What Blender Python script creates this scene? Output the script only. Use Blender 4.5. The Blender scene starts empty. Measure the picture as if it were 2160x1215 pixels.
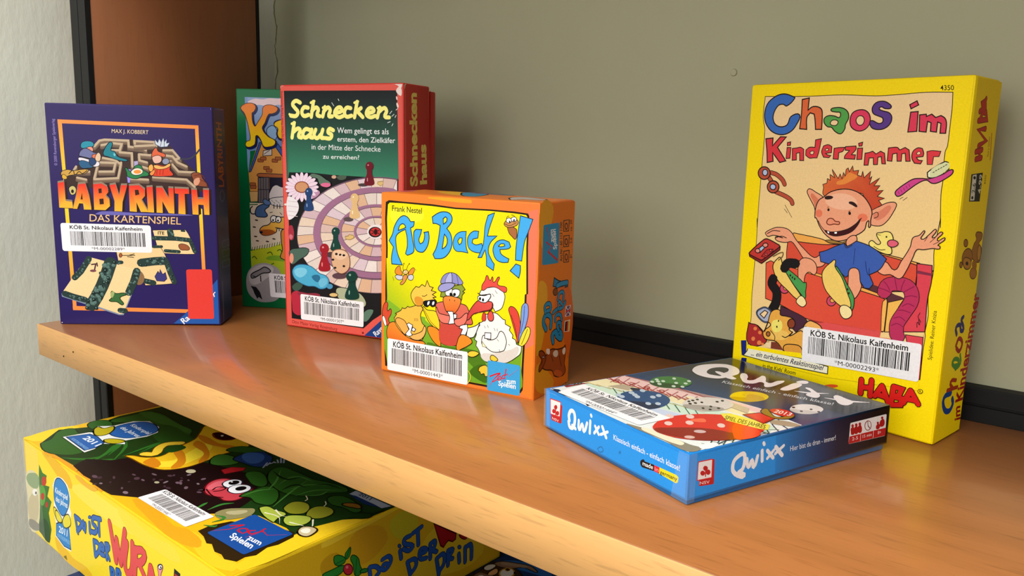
import bpy, bmesh, math, random
from mathutils import Vector, Matrix, Euler
scene = bpy.context.scene
col = scene.collection
random.seed(7)

# ------------------------------------------------------------------ camera, light, exposure
cd = bpy.data.cameras.new('camera')
cam = bpy.data.objects.new('camera', cd)
col.objects.link(cam)
cam.matrix_world = (Matrix.Translation((0.718873, -0.263067, 0.155741)) @ Matrix.Rotation(0.659698, 4, 'Z')
                    @ Matrix.Rotation(math.pi/2 + -0.162773, 4, 'X') @ Matrix.Rotation(0.028561, 4, 'Z'))
cd.sensor_width = 36.0
cd.lens = 27.697978
cd.shift_x = -0.007969
cd.shift_y = -0.007947
cd.clip_start = 0.01
scene.camera = cam

world = bpy.data.worlds.new('room_light')
scene.world = world
world.use_nodes = True
bg = world.node_tree.nodes['Background']
bg.inputs[0].default_value = (0.93, 0.97, 1.0, 1)
bg.inputs[1].default_value = 0.40

def area_light(name, loc, aim, sx, sy, power, color):
    l = bpy.data.lights.new(name, 'AREA')
    l.shape = 'RECTANGLE'; l.size = sx; l.size_y = sy; l.energy = power; l.color = color
    o = bpy.data.objects.new(name, l); col.objects.link(o)
    o.location = loc
    o.rotation_euler = (Vector(aim) - Vector(loc)).to_track_quat('-Z', 'Y').to_euler()
    return o
area_light('assumed_key_light', (0.30, -2.1, 0.60), (0.32, 0.12, 0.08), 1.7, 1.2, 25, (1.0, 0.985, 0.95))  # assumed key light added in front, out of view; no window known there
area_light('overhead_fill_light', (0.75, -0.9, 1.9), (0.1, 0.0, 0.0), 1.3, 1.3, 56, (1.0, 0.98, 0.94))  # unseen fill added overhead to brighten the left wall and shelf front

vs = scene.view_settings
vs.view_transform = 'Standard'; vs.look = 'None'; vs.gamma = 1.0; vs.use_curve_mapping = False
vs.exposure = 0.0

# ------------------------------------------------------------------ helpers
def lin(h):
    c = [int(h[i:i+2], 16)/255 for i in (0, 2, 4)]
    return tuple(x/12.92 if x <= 0.04045 else ((x+0.055)/1.055)**2.4 for x in c)

def ink(h):
    return tuple(int(h[i:i+2], 16)/255 for i in (0, 2, 4))

def tag(o, label=None, cat=None, group=None, kind=None):
    if label: o['label'] = label
    if cat: o['category'] = cat
    if group: o['group'] = group
    if kind: o['kind'] = kind
    return o

def mat(name, hexcol, rough=0.5, coat=0.0):
    m = bpy.data.materials.new(name); m.use_nodes = True
    nt = m.node_tree; b = nt.nodes['Principled BSDF']
    b.inputs['Base Color'].default_value = (*lin(hexcol), 1)
    b.inputs['Roughness'].default_value = rough
    b.inputs['Coat Weight'].default_value = coat
    b.inputs['Coat Roughness'].default_value = 0.12
    return m

def nodes(m): return m.node_tree.nodes, m.node_tree.links, m.node_tree.nodes['Principled BSDF']

def noise(m, scale, coord='Object', stretch=(1, 1, 1), detail=4, rough=0.55):
    n, l, b = nodes(m)
    tc = n.new('ShaderNodeTexCoord'); mp = n.new('ShaderNodeMapping')
    mp.inputs['Scale'].default_value = stretch
    t = n.new('ShaderNodeTexNoise'); t.inputs['Scale'].default_value = scale
    t.inputs['Detail'].default_value = detail; t.inputs['Roughness'].default_value = rough
    l.new(tc.outputs[coord], mp.inputs[0]); l.new(mp.outputs[0], t.inputs['Vector'])
    return t

def ramp(m, src, stops):
    n, l, b = nodes(m)
    r = n.new('ShaderNodeValToRGB'); e = r.color_ramp.elements
    while len(e) < len(stops): e.new(0.5)
    for el, (p, c) in zip(e, stops):
        el.position = p; el.color = (*c, 1)
    l.new(src, r.inputs[0]); return r

def bump(m, src, strength, dist=0.0005):
    n, l, b = nodes(m)
    bp = n.new('ShaderNodeBump'); bp.inputs['Strength'].default_value = strength
    bp.inputs['Distance'].default_value = dist
    l.new(src, bp.inputs['Height']); l.new(bp.outputs[0], b.inputs['Normal'])

def wood(name, base, dark, along, rough, coat, fleck=0.5):
    """beech laminate: long soft bands plus the short dark flecks of beech, running along one axis"""
    m = mat(name, base, rough, coat); n, l, b = nodes(m)
    st = [34, 34, 34]; st[along] = 1.3
    fl = [620, 620, 620]; fl[along] = 45
    t1 = noise(m, 1.0, 'Object', st, 5, 0.6)
    t2 = noise(m, 1.0, 'Object', fl, 2, 0.5)
    B, D = lin(base), lin(dark)
    mid = tuple((p+q)/2 for p, q in zip(B, D))
    r1 = ramp(m, t1.outputs['Fac'], [(0.3, mid), (0.52, B), (0.72, tuple(min(1, x*1.07) for x in B))])
    r2 = ramp(m, t2.outputs['Fac'], [(0.30, (fleck,)*3), (0.44, (1, 1, 1))])
    mx = n.new('ShaderNodeMix'); mx.data_type = 'RGBA'; mx.blend_type = 'MULTIPLY'
    mx.inputs['Factor'].default_value = 1.0
    l.new(r1.outputs[0], mx.inputs['A']); l.new(r2.outputs[0], mx.inputs['B'])
    l.new(mx.outputs['Result'], b.inputs['Base Color'])
    bump(m, t2.outputs['Fac'], 0.05, 0.0002)
    return m

M = {}
M['wood'] = wood('beech_laminate', 'a86a38', '8a562a', 0, 0.33, 0.38, 0.80)
M['edge'] = wood('beech_edge_band_lit', 'dca462', 'c08a4a', 0, 0.42, 0.1, 0.80)  # same beech lightened: the light on the front edge is in its colour
M['upright'] = wood('beech_upright', '985c33', '875229', 2, 0.5, 0.05, 0.92)
M['black'] = mat('black_anodised_profile', '121212', 0.5)
M['black2'] = mat('black_plastic_rail', '060606', 0.6)
def plaster(name, hexcol, k):
    m = mat(name, hexcol, 0.62); n, l, b = nodes(m)
    t = noise(m, 1.0, 'Object', (170, 170, 60), 5, 0.6)
    t2 = noise(m, 5.0, 'Object', (1, 1, 1), 3)
    c = lin(hexcol)
    r = ramp(m, t2.outputs['Fac'], [(0.3, tuple(x*0.95 for x in c)), (0.7, tuple(x*1.04 for x in c))])
    l.new(r.outputs[0], b.inputs['Base Color'])
    bump(m, t.outputs['Fac'], k, 0.0012)
    return m
M['wall'] = plaster('pale_green_wall_paint_shaded', 'aaa88a', 0.2)  # wall paint made darker, the back wall's shade put into its colour
M['wall_l'] = plaster('pale_green_textured_wall_paint_lit', 'e2e4d4', 0.36)  # lighter copy of the wall paint, stronger light put into its colour
for k_ in ('black', 'black2'): M[k_].node_tree.nodes['Principled BSDF'].inputs['Specular IOR Level'].default_value = 0.3
M['floor'] = mat('grey_floor', '8a857c', 0.6)

def card(name, rough, coat, bumpy, spec=0.16):
    m = mat(name, 'ffffff', rough, coat); n, l, b = nodes(m)
    a = n.new('ShaderNodeAttribute'); a.attribute_name = 'ink'
    gm = n.new('ShaderNodeGamma'); gm.inputs['Gamma'].default_value = 2.2
    l.new(a.outputs['Color'], gm.inputs['Color'])
    b.inputs['Specular IOR Level'].default_value = spec
    t = noise(m, 900, 'Object', (1, 1, 1), 3)
    r = ramp(m, t.outputs['Fac'], [(0.35, (0.93,)*3), (0.65, (1, 1, 1))])
    mx = n.new('ShaderNodeMix'); mx.data_type = 'RGBA'; mx.blend_type = 'MULTIPLY'
    mx.inputs['Factor'].default_value = 1.0
    l.new(gm.outputs[0], mx.inputs['A']); l.new(r.outputs[0], mx.inputs['B'])
    l.new(mx.outputs['Result'], b.inputs['Base Color'])
    t3 = noise(m, 260, 'Object', (1, 1, 1), 2)
    bump(m, t3.outputs['Fac'], bumpy, 0.0003)
    return m
M['card'] = card('printed_glossy_card', 0.36, 0.05, 0.06)
M['linen'] = card('printed_linen_card', 0.5, 0.0, 0.25)
M['gloss'] = card('printed_laminated_card', 0.16, 0.12, 0.03, 0.4)
M['label'] = card('white_paper_label', 0.4, 0.1, 0.02)
def film(name):
    m = mat(name, 'f4f4f0', 0.12); n, l, b = nodes(m)
    b.inputs['Alpha'].default_value = 0.08
    t = noise(m, 60, 'Object', (1, 1, 1), 2); bump(m, t.outputs['Fac'], 0.3, 0.001)
    return m
M['film'] = film('clear_adhesive_tape')

def link(name, me, m, parent=None):
    o = bpy.data.objects.new(name, me); col.objects.link(o)
    if m: me.materials.append(m)
    if parent: o.parent = parent
    return o

def paint(me, hexcol):
    a = me.color_attributes.new('ink', 'FLOAT_COLOR', 'CORNER')
    c = (*ink(hexcol), 1.0)
    a.data.foreach_set('color', list(c)*len(a.data))

def box_mesh(lo, hi, bev=0.0, seg=2, hexcol=None):
    bm = bmesh.new(); bmesh.ops.create_cube(bm, size=1)
    for v in bm.verts:
        v.co = Vector([lo[i] + (v.co[i]+0.5)*(hi[i]-lo[i]) for i in range(3)])
    if bev: bmesh.ops.bevel(bm, geom=bm.edges[:], offset=bev, segments=seg, profile=0.6, affect='EDGES')
    me = bpy.data.meshes.new('m'); bm.to_mesh(me); bm.free()
    if bev:
        me.shade_smooth()
        try: me.set_sharp_from_angle(angle=math.radians(50))
        except Exception: pass
    if hexcol: paint(me, hexcol)
    return me

def prism(profile, axis, a, b, bev=0.0):
    """extrude a closed 2-D outline along an axis"""
    bm = bmesh.new()
    def P(u, v, t):
        return Vector((t, u, v)) if axis == 0 else Vector((u, v, t)) if axis == 2 else Vector((u, t, v))
    f = bm.faces.new([bm.verts.new(P(u, v, a)) for u, v in profile])
    r = bmesh.ops.extrude_face_region(bm, geom=[f])
    d = P(0, 0, b-a)
    for v in r['geom']:
        if isinstance(v, bmesh.types.BMVert): v.co += d
    bmesh.ops.recalc_face_normals(bm, faces=bm.faces[:])
    if bev: bmesh.ops.bevel(bm, geom=bm.edges[:], offset=bev, segments=1, affect='EDGES')
    me = bpy.data.meshes.new('m'); bm.to_mesh(me); bm.free()
    return me

def thing(name, loc, rot, label, cat, group=None):
    o = bpy.data.objects.new(name, None); col.objects.link(o)
    o.empty_display_size = 0.03
    o.rotation_mode = 'YXZ'; o.location = loc; o.rotation_euler = rot
    return tag(o, label, cat, group)

# ------------------------------------------------------------------ room
YW, XW = 0.285, -0.0655
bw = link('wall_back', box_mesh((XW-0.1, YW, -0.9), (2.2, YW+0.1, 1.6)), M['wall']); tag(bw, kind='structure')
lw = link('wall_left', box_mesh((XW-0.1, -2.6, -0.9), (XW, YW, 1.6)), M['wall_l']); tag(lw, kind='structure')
fl = link('floor', box_mesh((XW-0.1, -3.2, -0.95), (2.2, YW+0.1, -0.9)), M['floor']); tag(fl, kind='structure')
# hairline crack of old filler running down the corner
def ribbon(pts, w, y):
    vs, fs = [], []
    for i, (x, z) in enumerate(pts):
        k = w*(0.5+random.random())
        vs += [(x-k, y, z), (x+k, y, z)]
        if i: fs.append((2*i-2, 2*i-1, 2*i+1, 2*i))
    me = bpy.data.meshes.new('m'); me.from_pydata(vs, [], fs); return me
cp = []
for i in range(60):
    z = 0.19 + i*0.0035
    cp.append((XW+0.0045+0.0022*math.sin(i*0.55)+random.uniform(-1, 1)*0.0012, z))
bwc = link('plaster_crack', ribbon(cp, 0.0006, YW-0.0004), mat('dark_crack', '6f6a52', 0.8), bw)
cap = bmesh.new()
bmesh.ops.create_cone(cap, cap_ends=True, segments=20, radius1=0.0028, radius2=0.0022, depth=0.0012,
                      matrix=Matrix.Translation((0.481132, YW-0.0004, 0.214795)) @ Matrix.Rotation(math.pi/2, 4, 'X'))
cme = bpy.data.meshes.new('m'); cap.to_mesh(cme); cap.free()
link('painted_over_plug', cme, M['wall'], bw)

# ------------------------------------------------------------------ shelf unit
T = 0.0268
def board(z, x1, label):
    root = thing('shelf_board', (0, 0, z), (0, 0, 0), label, 'shelf', 'beech shelf boards of the shelf unit')
    link('board', box_mesh((0, 0.0012, -T), (x1, 0.2745, 0), 0.0006, 1), M['wood'], root)
    link('edge_band', box_mesh((0, 0.0, -T), (x1, 0.0012, 0), 0.0005, 1), M['edge'], root)
    return root
main = board(0.0, 1.25, 'beech shelf board carrying the standing game boxes and the blue flat one')
for hx, hz in ((0.0492, -0.0192), (0.0675, -0.0123)):
    bm = bmesh.new()
    bmesh.ops.create_cone(bm, cap_ends=True, segments=12, radius1=0.0007, radius2=0.0007, depth=0.0004,
                          matrix=Matrix.Translation((hx, -0.0001, hz)) @ Matrix.Rotation(math.pi/2, 4, 'X'))
    me = bpy.data.meshes.new('m'); bm.to_mesh(me); bm.free()
    link('nail_hole', me, M['black2'], main)
board(-0.2412, 1.25, 'lower beech shelf board under the big yellow box')
board(0.42, 1.25, 'upper beech shelf board above the standing game boxes')
def rail(z, label):
    root = thing('shelf_rail', (0, 0.2748, z), (0, 0, 0), label, 'rail')
    prof = [(0, 0), (0.0098, 0), (0.0098, 0.0212), (0.0012, 0.0212), (0.0, 0.0200), (0.0, 0.0112),
            (0.0011, 0.0108), (0.0011, 0.0098), (0.0, 0.0094)]
    link('rail_profile', prism(prof, 0, -0.028, 1.25), M['black2'], root)
rail(0.0, 'black metal rail along the back of the shelf at the wall')
up = thing('shelf_upright', (0, 0, -0.8), (0, 0, 0), 'brown wooden upright panel with black edge profile behind the purple box', 'shelf upright')
link('panel', box_mesh((-0.0262, 0.0590, 0), (-0.0012, 0.2200, 2.3), 0.0004, 1), M['upright'], up)
fp = [(-0.0275, 0.0592), (-0.0275, 0.0545), (-0.0268, 0.0537), (-0.0160, 0.0537), (-0.0152, 0.0545), (-0.0152, 0.0575), (-0.0132, 0.0575),
      (-0.0132, 0.0545), (-0.0124, 0.0537), (-0.0018, 0.0537), (-0.0010, 0.0545), (-0.0010, 0.0592)]
link('front_profile', prism(fp, 2, 0, 2.3), M['black'], up)
link('back_profile', box_mesh((-0.0270, 0.2202, 0), (-0.0010, 0.2235, 2.3)), M['black2'], up)

# ------------------------------------------------------------------ printed artwork on the boxes
U = 1/(1000*10)
STEP = 0.9e-5
def spline(p, closed, k=4, keep=180):
    """rounded line through the points; corners sharper than `keep` degrees stay corners"""
    n = len(p)
    if n < 3: return p
    P = [Vector(q) for q in p]; out = []
    def corner(i):
        a, b, c = P[(i-1) % n], P[i % n], P[(i+1) % n]
        u, v = b-a, c-b
        return u.length > 0 and v.length > 0 and math.degrees(u.angle(v)) > keep
    def tangent(i, d):
        if (not closed and i in (0, n-1)) or corner(i): return d
        t = P[(i+1) % n]-P[(i-1) % n]
        return t.normalized()*d.length if t.length > 0 else d
    for i in range(n if closed else n-1):
        b, c = P[i], P[(i+1) % n]; d = c-b
        m0, m1 = tangent(i, d), tangent((i+1) % n, d)
        for s in range(k):
            t = s/k; t2, t3 = t*t, t*t*t
            out.append(tuple((2*t3-3*t2+1)*b + (t3-2*t2+t)*m0 + (-2*t3+3*t2)*c + (t3-t2)*m1))
    if not closed: out.append(p[-1])
    return out
def stroke_poly(p, w, taper):
    """outline faces of a pen line: strip with joined corners and round ends"""
    q = [p[0]]
    for a in p[1:]:
        if math.hypot(a[0]-q[-1][0], a[1]-q[-1][1]) > 1e-6: q.append(a)
    n = len(q)
    if n < 2: return [], []
    vs, fs = [], []
    nr = []
    for i in range(n-1):
        dx, dy = q[i+1][0]-q[i][0], q[i+1][1]-q[i][1]; L = math.hypot(dx, dy); nr.append((-dy/L, dx/L))
    for i in range(n):
        a = nr[max(0, i-1)]; b = nr[min(n-2, i)]
        mx, my = a[0]+b[0], a[1]+b[1]; L = math.hypot(mx, my)
        if L < 0.3: mx, my = b; k = 1
        else: mx, my = mx/L, my/L; k = min(1.8, 2/L)
        h = w/2
        if taper: h *= max(0.18, 1-abs(2*i/(n-1)-1)**2) if taper == 2 else max(0.15, 1-i/(n-1))
        vs += [(q[i][0]+mx*h*k, q[i][1]+my*h*k), (q[i][0]-mx*h*k, q[i][1]-my*h*k)]
        if i: fs.append((2*i-2, 2*i-1, 2*i+1, 2*i))
    if not taper:
        for end in (0, n-1):
            d = nr[0] if end == 0 else nr[-1]
            s = 1 if end == 0 else -1
            a0 = math.atan2(d[1], d[0]); idx = []
            for j in range(5):
                t = a0 + s*math.pi*j/4
                idx.append(len(vs)); vs.append((q[end][0]+w/2*math.cos(t), q[end][1]+w/2*math.sin(t)))
            fs.append(tuple(idx))
    return vs, fs
fonts = {}
def text_mesh(body, bold, shear):
    if 'M' in body: bold = 0       # the pointed M does not survive thickening
    key = (body, bold, shear)
    if key not in fonts:
        def conv(s):
            c = bpy.data.curves.new('t', 'FONT'); c.body = s; c.resolution_u = 3; c.offset = bold
            o = bpy.data.objects.new('t', c); me = bpy.data.meshes.new_from_object(o)
            v = [(x.co.x, x.co.y) for x in me.vertices]; f = [tuple(p.vertices) for p in me.polygons]
            bpy.data.objects.remove(o); bpy.data.curves.remove(c); bpy.data.meshes.remove(me)
            return v, f
        if 'H' not in fonts: fonts['H'] = max(y for x, y in conv('H')[0])
        v, f = conv(body)
        H = fonts['H']; x0 = min(x for x, y in v); x1 = max(x for x, y in v)
        fonts[key] = ([((x-x0)/(x1-x0), y/H) for x, y in v], f)
    v, f = fonts[key]
    return ([(x, y) for x, y in v], f)
def nums(s):
    """first point absolute, the rest as steps, in tenths of a millimetre on the box face"""
    t = [int(x) for x in s.split()]; out = []; x = y = 0
    for i in range(0, len(t), 2):
        x += t[i]; y += t[i+1]; out.append((x*U, y*U))
    return out
def shapes(e):
    """every artwork entry becomes one or more (vertices, faces, colour, gradient)
    P polygon, E ellipse, S pen stroke, T lettering, B bar code"""
    k, colr = e[0], e[2]
    e = e + ['']*(9-len(e))
    if k in 'PE':
        p = nums(e[3])
        if k == 'P':
            if e[4] == '1': p = spline(p, True)
            if e[4] == '2': p = spline(p, True, 4, 48)
        else:
            (cx, cy), (ax, ay), (bx, by) = p; n = 18
            p = [(cx + (ax-cx)*math.cos(a) + (bx-cx)*math.sin(a), cy + (ay-cy)*math.cos(a) + (by-cy)*math.sin(a))
                 for a in (2*math.pi*i/n for i in range(n))]
        g = (e[7], nums(e[8])) if e[7] else None
        yield p, [tuple(range(len(p)))], colr, g
        if e[5] and e[5] != '0':
            v, f = stroke_poly(p+[p[0], p[1]], int(e[5])*U, 0); yield v, f, '201810' if e[6] == 'K' else e[6], None
    elif k == 'S':
        p = nums(e[3])
        if e[4] == '1': p = spline(p, False)
        v, f = stroke_poly(p, int(e[5] or 1)*U, int(e[6] or 0)); yield v, f, colr, None
    elif k == 'T':
        o, r, t = [Vector(x) for x in nums(e[3])]
        sh = float(e[6] or 0)
        v, f = text_mesh(e[4], float(e[5] or 0), sh)
        yield [tuple(o + (r-o)*(x+sh*y*0.1) + (t-o)*y) for x, y in v], f, colr, None
    elif k == 'B':
        a, b, c, d = [Vector(x) for x in nums(e[3])]
        rng = random.Random(e[4]); xs = []; x = 0
        while x < 190:
            w = rng.choice((1, 1, 1, 2.4)); xs.append((x, x+w)); x += w + rng.choice((1, 1, 1.2, 2.4))
        vs, fs = [], []
        for x0, x1 in xs:
            s0, s1 = x0/xs[-1][1], x1/xs[-1][1]
            i = len(vs)
            vs += [tuple(a+(b-a)*s0), tuple(d+(c-d)*s0), tuple(d+(c-d)*s1), tuple(a+(b-a)*s1)]
            fs.append((i, i+1, i+2, i+3))
        yield vs, fs, colr, None
def draw(root, dims, face, ents, m, names, inset=0.0):
    """lay the printed artwork of one box face on the card, each named piece its own mesh"""
    w, d, h = dims
    O, A, B, N = {'front': ((0, 0, 0), (1, 0, 0), (0, 0, 1), (0, -1, 0)),
                  'right': ((w, 0, 0), (0, 1, 0), (0, 0, 1), (1, 0, 0)),
                  'top': ((0, 0, h), (1, 0, 0), (0, 1, 0), (0, 0, 1))}[face]
    O, A, B, N = map(Vector, (O, A, B, N))
    done, parts = [], {}
    paths, rows = ents
    paths = paths.split()
    for row in rows.split('\n'):
        e = row.split(';'); path = paths[int(e[1])]
        for v, f, c, g in shapes(e):
            if not f: continue
            bb = (min(x for x, y in v), min(y for x, y in v), max(x for x, y in v), max(y for x, y in v))
            lay = 1 + max([q[4] for q in done if q[0] < bb[2] and q[2] > bb[0] and q[1] < bb[3] and q[3] > bb[1]], default=0)
            done.append((*bb, lay))
            V, Fc, C = parts.setdefault(path, ([], [], []))
            i0 = len(V)
            rise = 0.8*STEP/max(1, len(v)) if e[0] == 'S' else 0
            V += [O + A*x + B*y + N*(2e-5 + STEP*lay + rise*i) for i, (x, y) in enumerate(v)]
            c0 = Vector(ink(c))
            if g:
                c1 = Vector(ink(g[0])); p0, p1 = Vector(g[1][0]), Vector(g[1][1]); dd = p1-p0
            for fc in f:
                ar = sum(v[fc[j-1]][0]*v[fc[j]][1]-v[fc[j]][0]*v[fc[j-1]][1] for j in range(len(fc)))
                if ar < 0: fc = tuple(reversed(fc))
                Fc.append(tuple(i0+j for j in fc))
                for j in fc:
                    cc = c0
                    if g:
                        t = max(0, min(1, (Vector(v[j])-p0).dot(dd)/dd.dot(dd))); cc = c0.lerp(c1, t)
                    C += [*cc, 1.0]
    objs = {}
    for path, (V, Fc, C) in parts.items():
        me = bpy.data.meshes.new('m'); me.from_pydata(V, [], Fc)
        a = me.color_attributes.new('ink', 'FLOAT_COLOR', 'CORNER'); a.data.foreach_set('color', C)
        # make every face look outwards from the box
        up, leaf = path.rpartition('/')[0], path.rpartition('/')[2].split('#')[0]
        mm = M['label'] if 'barcode' in path else m
        par = objs.get(up) or names.get(up) or root
        o = link(leaf, me, mm, par); objs[path] = o
        me.update()
        if len(me.polygons) and sum(p.normal.dot(N)*p.area for p in me.polygons) < 0: me.flip_normals()
        if leaf in PART_LABEL: o['label'] = PART_LABEL[leaf]
    names.update(objs)
PART_LABEL = {'barcode_sticker': 'white barcode sticker', 'red_sticker': 'plain red sticker'}
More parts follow.
